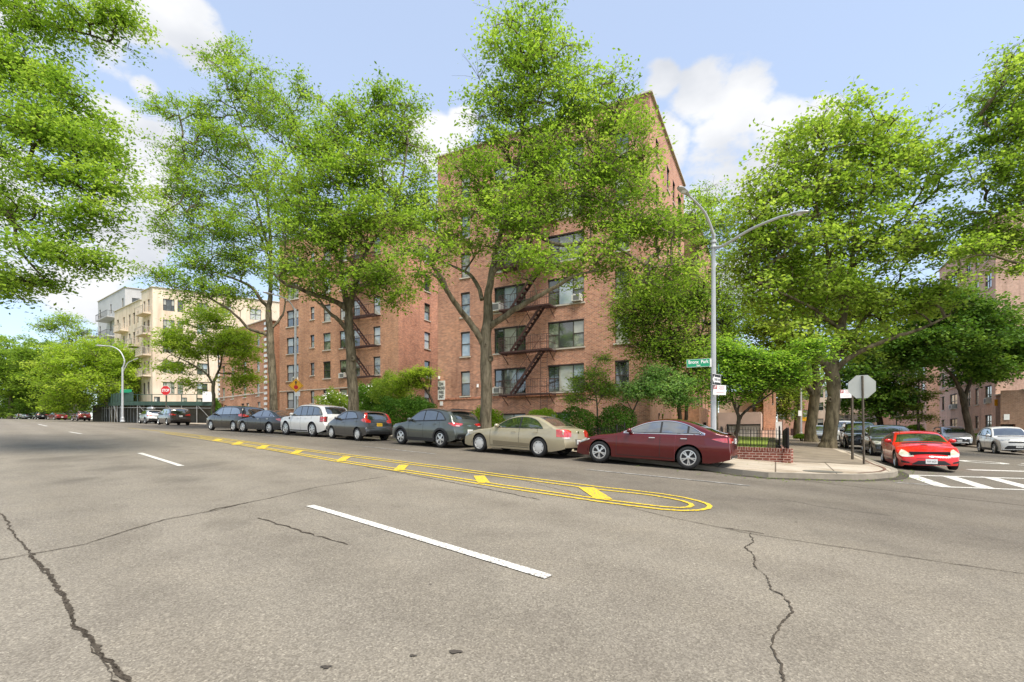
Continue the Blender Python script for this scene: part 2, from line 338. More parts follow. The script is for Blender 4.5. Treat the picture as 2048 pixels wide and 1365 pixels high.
M['leaf_far'] = leafmat('distant park leaves', (0.13, 0.22, 0.03), (0.22, 0.35, 0.05), (0.34, 0.47, 0.08))
M['leaf_hedge'] = leafmat('yew hedge leaves', (.025, .07, .008), (.06, .145, .015), (.14, .27, .03), .3)
M['leaf_hedge_old'] = leafmat('yew hedge leaves', (0.015, 0.050, 0.007), (0.044, 0.112, 0.011), (0.113, 0.224, 0.022), .2)
M['leaf_lime'] = leafmat('lime bush leaves', (0.100, 0.190, 0.011), (0.251, 0.403, 0.022), (0.477, 0.605, 0.056), .3)
M['leaf_olive'] = leafmat('olive shade leaves', (0.13, 0.21, 0.03), (0.23, 0.34, 0.05), (0.36, 0.45, 0.09))
M['leaf_pale'] = leafmat('pale dogwood leaves', (.10, .22, .06), (.20, .38, .10), (.42, .58, .25))
M['flower'] = flat('white blossom', (.85, .82, .72), .7)
n = NT('lawn'); v = n.noise(n.co(), 3., 8, .75); M['lawn'] = n.base(n.ramp(v, [(.3, (.09, .13, .02)), (.6, (.22, .28, .05)), (.8, (.33, .38, .09))]), .95, 0, .1)
M['iron'] = flat('black iron', (.016, .014, .013), .55, .3)
M['lamp_metal'] = flat('galvanised grey paint', (.50, .51, .51), .45, .3, .12, 2.)
M['lamp_lens'] = flat('lamp lens', (.7, .7, .66), .2)
M['post'] = flat('weathered sign post', (.12, .10, .075), .7, .3, .3, 3.)
M['sign_green'] = flat('sign green', (.005, .26, .12), .4, 0, .05)
M['sign_white'] = flat('sign white', (.80, .79, .77), .4, 0, .04)
M['sign_red'] = flat('sign red', (.55, .012, .014), .4, 0, .05)
M['sign_yellow'] = flat('sign yellow', (.90, .42, .01), .4, 0, .05)
M['sign_black'] = flat('sign black', (.012, .012, .012), .4)
M['sign_back'] = flat('bare aluminium sign back', (.46, .47, .43), .5, .3, .06, 3.)
M['sign_pink'] = flat('faded red print', (.45, .12, .12), .5)
M['shed_green'] = flat('dark green plywood', (.035, .075, .055), .7, 0, .3, 1.)
M['shed_steel'] = flat('scaffold steel', (.36, .36, .34), .5, .5, .2, 2.)
M['boards'] = flat('grey boards', (.13, .12, .095), .9, 0, .3, 1.5)
M['door_white'] = flat('white garage door', (.66, .62, .56), .6, 0, .06, 1.)
M['tyre'] = flat('tyre rubber', (.018, .018, .018), .8, 0, .2, 6.)
M['rim'] = flat('alloy', (.62, .62, .61), .28, .8, .06)
M['hubcap'] = flat('silver wheel cover', (.60, .59, .56), .4, .3, .06)
M['wheel_dark'] = flat('dark wheel disc', (.02, .02, .021), .6)  # dark brake disc and hub behind the rim
M['trim'] = flat('black plastic', (.018, .018, .019), .5)
M['underbody'] = flat('underbody', (.008, .008, .008), .9)
M['chrome'] = flat('chrome', (.72, .72, .72), .12, 1., .03)
M['plate'] = flat('number plate', (.70, .70, .68), .4, 0, .04)
M['plate_yellow'] = flat('yellow number plate', (.80, .48, .03), .4, 0, .04)
M['headlight'] = glass('headlight', (.20, .20, .18), .1, (.50, .49, .43), 9.)
M['headlight_pale'] = glass('pale headlight', (.50, .48, .38), .15, (.72, .70, .58), 5.)
M['taillight'] = glass('tail light', (.42, .008, .008), .1, (.60, .03, .02), 9.)
M['lamp_clear'] = glass('clear lamp', (.6, .5, .46), .1, (.7, .65, .6), 9.)
# ------------------------------------------------------------------ the ground
def axis(lo, hi, near0, near1, st):
    a = []; x = near0
    while x <= near1: a.append(x); x += st
    d = st; x = near1
    while x < hi: d *= 1.25; x += d; a.append(min(x, hi))
    d = st; x = near0; b = []
    while x > lo: d *= 1.25; x -= d; b.append(max(x, lo))
    return b[::-1]+a
def sheet(name, mat, xs, ys, dz, kind='structure'):
    nx, ny = len(xs), len(ys)
    vs = [(x, y, G(x, y)+dz) for y in ys for x in xs]
    fs = [(j*nx+i, j*nx+i+1, (j+1)*nx+i+1, (j+1)*nx+i) for j in range(ny-1) for i in range(nx-1)]
    me = bpy.data.meshes.new(name); me.from_pydata(vs, [], fs); me.materials.append(mat); me.polygons.foreach_set('use_smooth', [True]*len(fs)); me.update()
    return setp(link(name, me), kind=kind)
sheet('ground', M['soil'], axis(-700, 700, -60, 60, 2), axis(-250, 900, -12, 90, 2), -.06)
def drape(name, poly, dz, mat, parent=None, skirt=0., skirtmat=None, step=1.0, uvdir=None):
    """a flat outline laid over the sloping ground, cut fine enough to follow it; skirt = height of its kerb face"""
    bm = bmesh.new(); vs = [bm.verts.new((p[0], p[1], 0)) for p in poly]
    f = bm.faces.new(vs); f.normal_update()
    if f.normal.z < 0: f.normal_flip()
    bmesh.ops.triangulate(bm, faces=bm.faces[:])
    for ax in (0, 1):
        lo = min(p[ax] for p in poly); hi = max(p[ax] for p in poly)
        x = math.ceil(lo/step)*step
        while x < hi:
            no = (1, 0, 0) if ax == 0 else (0, 1, 0)
            bmesh.ops.bisect_plane(bm, geom=bm.verts[:]+bm.edges[:]+bm.faces[:], plane_co=(x, x, 0), plane_no=no)
            x += step
    uv = bm.loops.layers.uv.new('UVMap'); dx = Vector(uvdir or U); dy = Vector((-dx.y, dx.x))
    for f in bm.faces:
        if f.normal.z < 0: f.normal_flip()
        for l in f.loops: l[uv].uv = (l.vert.co.x*dx.x+l.vert.co.y*dx.y, l.vert.co.x*dy.x+l.vert.co.y*dy.y)
    if skirt:
        be = [e for e in bm.edges if e.is_boundary]
        r = bmesh.ops.extrude_edge_only(bm, edges=be)
        nv = [v for v in r['geom'] if isinstance(v, bmesh.types.BMVert)]
        for v in nv: v.co.z = -skirt
        for f in r['geom']:
            if isinstance(f, bmesh.types.BMFace): f.material_index = 1 if skirtmat else 0
    for v in bm.verts: v.co.z += G(v.co.x, v.co.y)+dz
    me = bpy.data.meshes.new(name); bm.to_mesh(me); bm.free(); me.materials.append(mat)
    if skirtmat: me.materials.append(skirtmat)
    return link(name, me, parent)
def STs(pts): return [ST(*p) for p in pts]
# avenue, wide sheet of asphalt; side street runs off to the right and away; little street at the far left
ave_poly = STs([(-90, -6.5), (330, -6.5), (330, 14.95), (6.0, 14.95), (-90, 14.95)])
road = setp(drape('road', ave_poly, 0., M['asphalt'], step=2.0), kind='structure')
def WS(a, b, o=(11.4, 15.0)):  # point a metres along the side street, b metres to its right, from the corner kerb
    return (o[0]+a*WD.x+b*WD.y, o[1]+a*WD.y-b*WD.x)
side_poly = [ST(8.5, 14.9), WS(2, -1.2), WS(160, -1.2), WS(160, 11.5), WS(9, 11.5), WS(3, 15), ST(-30, 14.9)]
setp(drape('side_street', side_poly, .004, M['asphalt'], step=2.0), kind='structure')
setp(drape('cross_street', STs([(47.5, 14.9), (45.5, 60), (53.5, 60), (56.5, 14.9)]), .004, M['asphalt'], step=2.), kind='structure')
# sidewalks: corner outline follows the surveyed kerb
kerb_px = [(1200, 921), (1426, 943), (1485, 951), (1537, 956.4), (1600, 958.5), (1655, 960), (1705, 960.6), (1740, 960), (1768, 958), (1786, 956), (1796, 952), (1794, 948), (1784, 943.5), (1771, 939.5), (1748, 930), (1719, 918), (1700, 909), (1680, 904)]
kc = [at(*p) for p in kerb_px]
far1 = WS(70, -.5); far0 = WS(17, -.45)
walk_poly = [ST(46.5, 15.0), ST(10.5, 15.0)]+kc[1:]+[far0, far1, WS(70, -6.0), WS(26.2, -6.0), WS(26.2, -3.0), WS(2.2, -3.0), ST(46.5, 19.9)]
setp(drape('sidewalk', walk_poly, .14, M['walk'], None, .2, M['kerb'], uvdir=WD), kind='structure')
def offset_line(pts, d):
    out = []
    for i, p in enumerate(pts):
        a = Vector(pts[max(0, i-1)]); b = Vector(pts[min(len(pts)-1, i+1)]); t = (b-a).normalized(); out.append((p[0]-t.y*d, p[1]+t.x*d))
    return out
kl = [ST(46.5, 15.0), ST(10.5, 15.0)]+kc[1:]+[far0, far1]
setp(drape('kerb', kl+offset_line(kl, .16)[::-1], .146, M['kerb'], step=1.0), kind='structure')
cl_ = kc[7:15]
setp(drape('corner_kerb', offset_line(cl_, .28)+offset_line(cl_, .36)[::-1], .149, M['steelkerb']), kind='structure')
# paving beside the side street and its trees, shadow painted in as darker brown
setp(drape('painted_shade', [at(*p, .14) for p in [(1586, 924.5), (1660, 926.5), (1722, 930), (1740, 928.5), (1714, 918), (1696, 909), (1684, 905.5)]]+[WS(17, -.7), WS(60, -.75), WS(60, -2.9), WS(3., -2.9)], .152, M['shadewalk']), kind='structure')
setp(drape('far_sidewalk', [WS(7, 10.9), WS(160, 10.9), WS(160, 14.5), WS(7, 14.5)], .14, M['walk'], None, .2, M['kerb'], step=2., uvdir=WD), kind='structure')
setp(drape('far_verge', [WS(7, 14.5), WS(160, 14.5), WS(160, 18.5), WS(7, 18.5)], .05, M['lawn'], step=2.), kind='structure')
setp(drape('uphill_sidewalk', STs([(55.5, 15.0), (320, 15.0), (320, 19.5), (55.5, 19.5)]), .14, M['walk'], None, .2, M['kerb'], step=2.), kind='structure')
setp(drape('park_sidewalk', STs([(-90, -6.6), (320, -6.6), (320, -9.6), (-90, -9.6)]), .14, M['walk'], None, .2, M['kerb'], step=2.), kind='structure')
setp(drape('park_lawn', STs([(-90, -9.6), (320, -9.6), (320, -80), (-90, -80)]), .04, M['lawn'], step=8.), kind='structure')
setp(drape('corner_verge', STs([(38.6, 16.4), (46.0, 16.4), (45.6, 19.2), (38.4, 19.2)]), .148, M['lawn']), kind='structure')
# ---- road markings (parts of the road)
def band(name, pts, w, mat, dz=.011, seed=None, jit=0.):
    rnd = random.Random(seed or 1)
    P = [Vector(p) for p in pts]; a = []; b = []
    for i, p in enumerate(P):
        t = (P[min(i+1, len(P)-1)]-P[max(i-1, 0)]).normalized(); nrm = Vector((-t.y, t.x)); k = w/2*(1+jit*rnd.uniform(-1, 1)); k2 = w/2*(1+jit*rnd.uniform(-1, 1))
        a.append(p+nrm*k); b.append(p-nrm*k2)
    vs = []; fs = []
    for i, (p, q) in enumerate(zip(a, b)):
        vs += [(p.x, p.y, G(p.x, p.y)+dz), (q.x, q.y, G(q.x, q.y)+dz)]
        if i: k = 2*i; fs.append((k-2, k-1, k+1, k))
    me = bpy.data.meshes.new(name); me.from_pydata(vs, [], fs); me.materials.append(mat); me.update(); return link(name, me, road)
def seg(p, q, n):
    return [(p[0]+(q[0]-p[0])*i/n, p[1]+(q[1]-p[1])*i/n) for i in range(n+1)]
def dense(pts, st=.7):
    out = [pts[0]]
    for a, b in zip(pts, pts[1:]):
        L = math.hypot(b[0]-a[0], b[1]-a[1]); out += seg(a, b, max(1, int(L/st)))[1:]
    return out
for a, b in [((620, 1012.5), (1098, 1156)), ((279.5, 907), (363, 933)), ((139, 864.5), (163, 868.5)), ((76, 849), (94, 853))]:
    band('lane_dash', dense([at(*a), at(*b)]), .15, M['white_line'])
for a, b in [((1173, 940), (1500, 972.5)), ((722, 893), (872, 909)), ((490, 867.5), (560, 875))]:
    band('lane_line', dense([at(*a), at(*b)]), .09, M['worn_line'])
# yellow island: a doubled outline with a rounded nose and slanted bars
def yl(pts, w=.095): band('yellow_line', dense([at(*p) for p in pts], .4), w, M['yellow_line'])
nose_o = [(1200, 975), (1262, 981.5), (1324, 989), (1365, 995.5), (1399, 1003.5), (1415, 1009), (1420, 1013.5), (1416, 1018), (1400, 1021.5), (1365, 1022.8), (1324, 1020), (1262, 1012.5), (1200, 1004.6)]
nose_i = [(1200, 980.5), (1262, 986.8), (1303, 991.5), (1340, 997.5), (1365, 1003), (1380, 1008), (1384, 1012), (1377, 1015.5), (1360, 1016.8), (1324, 1014.5), (1262, 1007), (1200, 999)]
yl([(255, 856.6), (400, 871.6), (590, 897), (814, 925), (1000, 949.5)]+nose_o+[(1000, 975.5), (669, 923.2), (540, 900.5), (399, 877.5), (330, 867.5)])
yl([(320, 865), (400, 873.6), (590, 899.8), (814, 928.8), (1000, 954)]+nose_i+[(1000, 970.3), (669, 919.7), (540, 898), (399, 875.2)])
for c0, c1, w in [((1172, 976), (1208, 999.5), .34), ((958, 952.5), (968, 967), .28), ((808, 930.5), (797, 941.5), .27), ((694, 914), (680, 923.5), .27), ((600, 901.5), (588, 908.5), .27), ((532, 891.5), (520, 898.5), .3), ((482, 884.5), (470, 890.5), .3), ((440, 878.8), (431, 882.8), .3)]:
    band('yellow_bar', seg(at(*c0), at(*c1), 3), w, M['yellow_fill'], .012)
band('gutter_grime', offset_line(dense(kl[1:], .5), -.14), .22, M['gutter'], .012, 5, .5)
# crosswalk over the side street, stop line, and the word on the road for the drivers coming out
band('crosswalk_line', dense([at(1800, 950.6), at(2140, 961)]), .2, M['white_line'])
band('crosswalk_line', dense([at(1880, 974.5), at(2250, 988)]), .16, M['white_line'])
for a, b in [((1820, 951.5), (1888, 974.5)), ((1895, 953), (1975, 977.5)), ((1975, 955), (2075, 981)), ((2070, 957), (2190, 985))]:
    band('crosswalk_bar', dense([at(*a), at(*b)]), .38, M['white_line'], .010)
band('stop_line', dense([at(1938, 940.5), at(2200, 948)]), .33, M['white_line'])
band('worn_crosswalk_line', dense([at(1790, 966), at(1880, 972)]), .1, M['worn_line'])
mb = MB(); c0 = Vector(at(2002, 927)); mm = Matrix.Translation((c0.x, c0.y, 0)) @ Matrix(((-WD.y, -WD.x, 0, 0), (WD.x, -WD.y, 0, 0), (0, 0, 1, 0), (0, 0, 0, 1)))
textmesh(mb, 'STOP', 2.3, mm, bold=.03, sx=.95)
mb.v = [(x, y, G(x, y)+.012) for x, y, z in mb.v]; mb.build('road_word', M['white_line'], road)
# cracks and paving seams
def crack(pts, w, seed, mat='crack', jit=.6, wob=.05, st=.10):
    rnd = random.Random(seed); P = dense([at(*p) for p in pts], st); out = []; o = 0.
    for i, p in enumerate(P):
        o = o*.8+rnd.uniform(-1, 1)*wob; out.append((p[0]+o, p[1]+o*.6+rnd.uniform(-1, 1)*wob*.3))
    band('road_crack', out, w, M[mat], .0075, seed, jit)
left_crack = [(0, 1026), (20, 1060), (60, 1110), (100, 1155), (130, 1200), (150, 1245), (190, 1290), (250, 1365), (300, 1430)]
crack(left_crack, .016, 3, wob=.012, jit=.95, st=.03)
crack([(x+2, y) for x, y in left_crack[2:]], .024, 31, wob=.009, jit=1., st=.03)
crack([(x-3, y+3) for x, y in left_crack[5:]], .010, 32, wob=.018, jit=1., st=.04)
crack([(1500, 1066), (1508, 1085), (1488, 1096), (1512, 1112), (1508, 1135), (1535, 1150), (1543, 1180), (1570, 1195), (1585, 1225), (1560, 1250), (1545, 1290), (1562, 1330), (1565, 1400)], .014, 7, wob=.011, jit=1., st=.03)
crack([(0, 1121), (180, 1088), (330, 1040), (430, 1022), (480, 1010), (560, 993), (640, 974), (775, 953)], .018, 8, wob=.02)
crack([(420, 1022), (470, 1012), (500, 1006)], .035, 9, wob=.05, jit=.9)
crack([(515, 1037), (560, 1052), (610, 1068), (660, 1080), (700, 1090)], .022, 10, wob=.03, jit=.95)
crack([(1040, 960), (1200, 1000), (1340, 1035), (1500, 1068), (1700, 1098), (1900, 1128), (2060, 1150)], .014, 12, wob=.008, jit=.5)
crack([(200, 853), (420, 883), (640, 918), (900, 965), (1080, 1000)], .025, 13, 'seam', wob=.02, jit=.7)
crack([(1450, 1056), (1530, 1068)], .02, 14, wob=.03, jit=.8)
crack([(1560, 1000), (1660, 1018), (1800, 1035)], .015, 15, 'seam', wob=.03)
def blotch(px, py, r, seed):
    rnd = random.Random(seed); c = at(px, py); pts = []
    for k in range(14):
        a = 2*math.pi*k/14; q = r*rnd.uniform(.45, 1.15); pts.append((c[0]+math.cos(a)*q, c[1]+math.sin(a)*q*.6))
    drape('road_stain', pts, .0085, M['seam'], road)
for i, q in enumerate([(910, 1305, .055), (652, 1336, .045), (826, 1313, .03), (1592, 1045, .03), (862, 1170, .02)]): blotch(*q, i)
# manhole-like cover plate in the corner paving, drain under the kerb
c0 = at(1652, 955)
mb = MB(); zz = G(*c0)+.147
mb.poly([(c0[0]+.55*math.cos(a)*1.0, c0[1]+.3*math.sin(a)+.15, G(c0[0]+.55*math.cos(a), c0[1]+.3*math.sin(a)+.15)+.149) for a in [2*math.pi*k/20 for k in range(20)]])
setp(mb.build('utility_cover', M['boards']), 'dark oval utility cover set in the pale corner paving', 'utility cover')
# garden level inside the railings
gard = [WS(2.55, -3.25), WS(26, -3.25), WS(26, -25), ST(47, 36), ST(46.5, 19.9), ST(8.0, 20.0)]
setp(drape('garden_ground', gard, .30, M['soil'], step=1.5), kind='structure')
setp(drape('garden_lawn', [WS(4.0, -3.6), WS(22, -3.6), WS(22, -10), WS(4.0, -10)], .36, M['lawn'], step=1.), kind='structure')
# ------------------------------------------------------------------ cars
def chaikin(pts, it=2):
    for _ in range(it):
        o = [pts[0]]
        for a, b in zip(pts, pts[1:]):
            o.append((a[0]*.75+b[0]*.25, a[1]*.75+b[1]*.25)); o.append((a[0]*.25+b[0]*.75, a[1]*.25+b[1]*.75))
        o.append(pts[-1]); pts = o
    return pts
def interp(pts, x):
    if x <= pts[0][0]: return pts[0][1]
    for a, b in zip(pts, pts[1:]):
        if x <= b[0]: return a[1]+(b[1]-a[1])*((x-a[0])/(b[0]-a[0]) if b[0] > a[0] else 0)
    return pts[-1][1]
CARK = {
 'fastback': dict(L=4.87, W=1.87, wb=2.74, fo=.93, wr=.335, top=[(0, .28), (.0, .44), (.03, .60), (.16, .72), (.5, .84), (1.0, .925), (1.42, .985), (1.6, 1.03), (2.0, 1.24), (2.35, 1.40), (2.75, 1.475), (3.1, 1.485), (3.5, 1.445), (3.95, 1.31), (4.35, 1.15), (4.6, 1.10), (4.76, 1.09), (4.80, .98), (4.84, .74), (4.87, .55), (4.85, .30)],
   belt=[(0, .80), (1.5, .95), (2.5, .98), (3.6, 1.0), (4.3, 1.05), (4.87, 1.0)], dlo_b=[(1.72, .985), (4.05, 1.035)], dlo_t=[(1.72, .99), (2.05, 1.17), (2.4, 1.31), (2.85, 1.385), (3.25, 1.375), (3.65, 1.27), (4.05, 1.04)], split=[2.83, 3.62], ws=(1.62, 2.42), rg=(3.62, 4.42), lean=.42, rim='five_twin'),
 'sedan': dict(L=4.84, W=1.84, wb=2.75, fo=.97, wr=.325, top=[(0, .26), (0, .42), (.03, .60), (.14, .70), (.45, .81), (1.0, .90), (1.4, .95), (1.58, .99), (2.0, 1.22), (2.35, 1.38), (2.7, 1.455), (3.1, 1.47), (3.5, 1.42), (3.9, 1.27), (4.25, 1.10), (4.4, 1.06), (4.68, 1.03), (4.75, .95), (4.80, .68), (4.84, .52), (4.82, .30)],
   belt=[(0, .78), (1.5, .92), (3.6, .96), (4.3, 1.0), (4.84, .97)], dlo_b=[(1.7, .945), (3.88, .975)], dlo_t=[(1.7, .955), (2.05, 1.16), (2.4, 1.315), (2.85, 1.375), (3.25, 1.36), (3.6, 1.25), (3.88, .985)], split=[2.86], ws=(1.6, 2.4), rg=(3.5, 4.28), lean=.38, rim='cover'),
 'suv': dict(L=4.41, W=1.81, wb=2.64, fo=.88, wr=.345, top=[(0, .30), (0, .55), (.03, .78), (.15, .90), (.5, .98), (1.05, 1.04), (1.25, 1.07), (1.6, 1.33), (1.95, 1.55), (2.3, 1.64), (2.8, 1.66), (3.4, 1.62), (3.75, 1.55), (3.98, 1.44), (4.20, 1.14), (4.30, 1.04), (4.33, .85), (4.40, .72), (4.41, .55), (4.35, .38)],
   belt=[(0, .90), (1.2, 1.02), (3.0, 1.06), (4.0, 1.12), (4.41, 1.05)], dlo_b=[(1.42, 1.04), (3.75, 1.13)], dlo_t=[(1.42, 1.06), (1.75, 1.32), (2.05, 1.49), (2.5, 1.54), (3.1, 1.51), (3.5, 1.42), (3.75, 1.16)], split=[2.42, 3.22], ws=(1.27, 2.0), rg=(3.82, 4.17), lean=.30, rim='five', clad=True),
 'hatch': dict(L=4.10, W=1.70, wb=2.53, fo=.80, wr=.31, top=[(0, .27), (0, .45), (.03, .62), (.14, .74), (.4, .88), (.75, 1.0), (.95, 1.06), (1.35, 1.30), (1.75, 1.47), (2.2, 1.52), (2.8, 1.51), (3.3, 1.47), (3.62, 1.41), (3.78, 1.32), (3.92, 1.02), (3.98, .92), (4.0, .74), (4.08, .62), (4.10, .46), (4.06, .30)],
   belt=[(0, .84), (1.0, .97), (2.5, 1.0), (3.4, 1.08), (4.1, 1.06)], dlo_b=[(1.3, .98), (3.3, 1.08)], dlo_t=[(1.3, 1.02), (1.6, 1.22), (1.95, 1.38), (2.4, 1.42), (2.9, 1.39), (3.12, 1.30), (3.3, 1.10)], split=[2.2], ws=(1.0, 1.8), rg=(3.66, 3.92), lean=.30, rim='cover'),
 'boxsuv': dict(L=4.79, W=1.93, wb=2.745, fo=.87, wr=.385, top=[(0, .35), (0, .60), (.02, .88), (.10, 1.02), (.5, 1.09), (1.15, 1.13), (1.32, 1.16), (1.6, 1.40), (1.9, 1.68), (2.2, 1.78), (2.8, 1.81), (3.6, 1.79), (4.15, 1.73), (4.38, 1.66), (4.58, 1.22), (4.66, 1.10), (4.68, .85), (4.78, .74), (4.79, .60), (4.75, .42)],
   belt=[(0, 1.0), (1.3, 1.12), (4.0, 1.15), (4.79, 1.12)], dlo_b=[(1.5, 1.13), (4.42, 1.18)], dlo_t=[(1.5, 1.16), (1.78, 1.45), (1.98, 1.62), (2.6, 1.68), (3.5, 1.66), (4.2, 1.60), (4.42, 1.22)], split=[2.45, 3.05, 3.62], ws=(1.36, 1.98), rg=(4.30, 4.58), lean=.20, rim='multi'),
 'minivan': dict(L=5.10, W=1.98, wb=3.02, fo=.97, wr=.34, top=[(0, .28), (0, .50), (.03, .70), (.15, .84), (.5, .97), (.9, 1.06), (1.15, 1.14), (1.6, 1.44), (2.0, 1.65), (2.5, 1.74), (3.3, 1.75), (4.2, 1.72), (4.7, 1.66), (4.86, 1.52), (4.98, 1.14), (5.0, 1.0), (5.02, .82), (5.09, .68), (5.1, .50), (5.06, .34)],
   belt=[(0, .90), (1.2, 1.04), (3.0, 1.07), (5.1, 1.12)], dlo_b=[(1.5, 1.06), (4.72, 1.14)], dlo_t=[(1.5, 1.10), (1.85, 1.38), (2.15, 1.56), (2.8, 1.62), (3.8, 1.61), (4.5, 1.55), (4.72, 1.2)], split=[2.5, 3.55], ws=(1.2, 2.05), rg=(4.76, 4.99), lean=.24, rim='multi'),
 'coupe': dict(L=4.34, W=1.735, wb=2.60, fo=.92, wr=.315, top=[(0, .20), (0, .34), (.04, .48), (.14, .56), (.45, .67), (.9, .80), (1.3, .88), (1.45, .90), (1.8, 1.10), (2.15, 1.24), (2.5, 1.30), (2.8, 1.30), (3.2, 1.24), (3.7, 1.08), (4.0, .98), (4.2, .96), (4.28, .80), (4.33, .56), (4.34, .45), (4.3, .25)],
   belt=[(0, .62), (1.0, .80), (1.6, .86), (3.2, .90), (4.34, .92)], dlo_b=[(1.6, .865), (3.35, .93)], dlo_t=[(1.6, .87), (1.95, 1.05), (2.25, 1.18), (2.7, 1.225), (3.05, 1.15), (3.35, .94)], split=[2.9], ws=(1.47, 2.12), rg=(2.95, 3.75), lean=.46, rim='five'),
}
def bodygrid(k, step):
    L, Wd, wb, fo, wr = k['L'], k['W'], k['wb'], k['fo'], k['wr']; w = Wd/2
    top = chaikin(k['top'], 3); belt = k['belt']; roofz = max(z for _, z in top)
    ax = [fo, fo+wb]; Ra = wr+.06
    pts = [top[0]]                               # resample the outline by length
    for a, b in zip(top, top[1:]):
        d = math.hypot(b[0]-a[0], b[1]-a[1]); n_ = max(1, int(d/step+.5))
        for i in range(1, n_+1): pts.append((a[0]+(b[0]-a[0])*i/n_, a[1]+(b[1]-a[1])*i/n_))
    nn = 9 if step < .09 else 5
    extra = []
    for c in ax:
        for i in range(-nn, nn+1): extra.append(c+Ra*math.sin(math.pi/2*i/nn))
        extra += [c-Ra-.004, c+Ra+.004]
    xs = sorted(p[0] for p in pts if .1 < p[0] < L-.15)
    for e in extra:
        i = bisect.bisect([p[0] for p in pts], e); a, b = pts[i-1], pts[min(i, len(pts)-1)]
        z = a[1]+(b[1]-a[1])*((e-a[0])/(b[0]-a[0]) if b[0] > a[0] else 0); pts.insert(i, (e, z))
    def plan(p):
        y = 1.
        if p < 1.15: y -= .13*((1.15-p)/1.15)**2.2
        if p > L-1.1: y -= .10*((p-L+1.1)/1.1)**2.2
        return y*w
    VP = [(0, .90), (.2, .935), (.34, .965), (.5, .99), (.64, 1.0), (.72, .998), (.80, .985), (.95, .965), (1.2, .955)]
    sc = interp(belt, L*.5)/.97
    lean = k['lean']
    def side(p, z):
        b = interp(belt, p)
        if z <= b: y = plan(p)*interp(VP, z/sc)
        else: y = plan(p)*interp(VP, b/sc)-(z-b)*lean-.02*min(1, (z-b)/.04)
        # swage line over the doors
        return y+.007*math.exp(-((z-(b-.13))/.022)**2)
    def zlow(p):
        z = interp([(0, .26), (.25, .20), (L-.6, .20), (L-.2, .28), (L, .34)], p)*(wr/.33)*(.72 if k is CARK['coupe'] else 1)
        for c in ax:
            if abs(p-c) < Ra: z = max(z, wr+math.sqrt(Ra*Ra-(p-c)**2))
        return z
    ns, na, nt = (12, 4, 6) if step < .09 else (7, 3, 4)
    rings = []
    for p, T in pts:
        zb = zlow(p); T = max(T, zb+.03); h = T-zb
        tall = min(1, max(0, (T-interp(belt, p))/.3)); r = min(.05+.035*tall, h*.4); cr = min(.045-.01*tall, h*.2)
        zt = T-cr-r; half = []
        for i in range(ns+1):
            z = zb+(zt-zb)*i/ns; half.append((side(p, z), z))
        y1 = half[-1][0]; y2 = y1-r*1.5
        for i in range(1, na+1):
            a = math.pi/2*i/na; half.append((y2+(y1-y2)*math.cos(a), zt+r*math.sin(a)))
        for i in range(1, nt+1):
            y = y2*(1-i/nt); half.append((y, T-cr*(y/y2)**2))
        ring = [(p, y, z) for y, z in half]+[(p, -y, z) for y, z in half[-2::-1]]
        out = []
        for (x, y, z) in ring:
            q = abs(y)/w; bow = 0
            if x < .9: bow += .20*q**3*(1-x/.9)**1.5
            if x > L-.8: bow -= .10*q**3*((x-L+.8)/.8)**1.5
            if k is CARK['coupe'] and x < .9: bow += .10*q**3*(1-x/.9)**1.5
            out.append((L/2-(x+bow), y, z))
        rings.append(out)
    return pts, rings, side, w
def mkmesh(name, vs, fs, mat, smooth=True, ang=None):
    me = bpy.data.meshes.new(name); me.from_pydata([tuple(v) for v in vs], [], fs); me.materials.append(mat)
    me.polygons.foreach_set('use_smooth', [smooth]*len(fs)); me.update(); return me
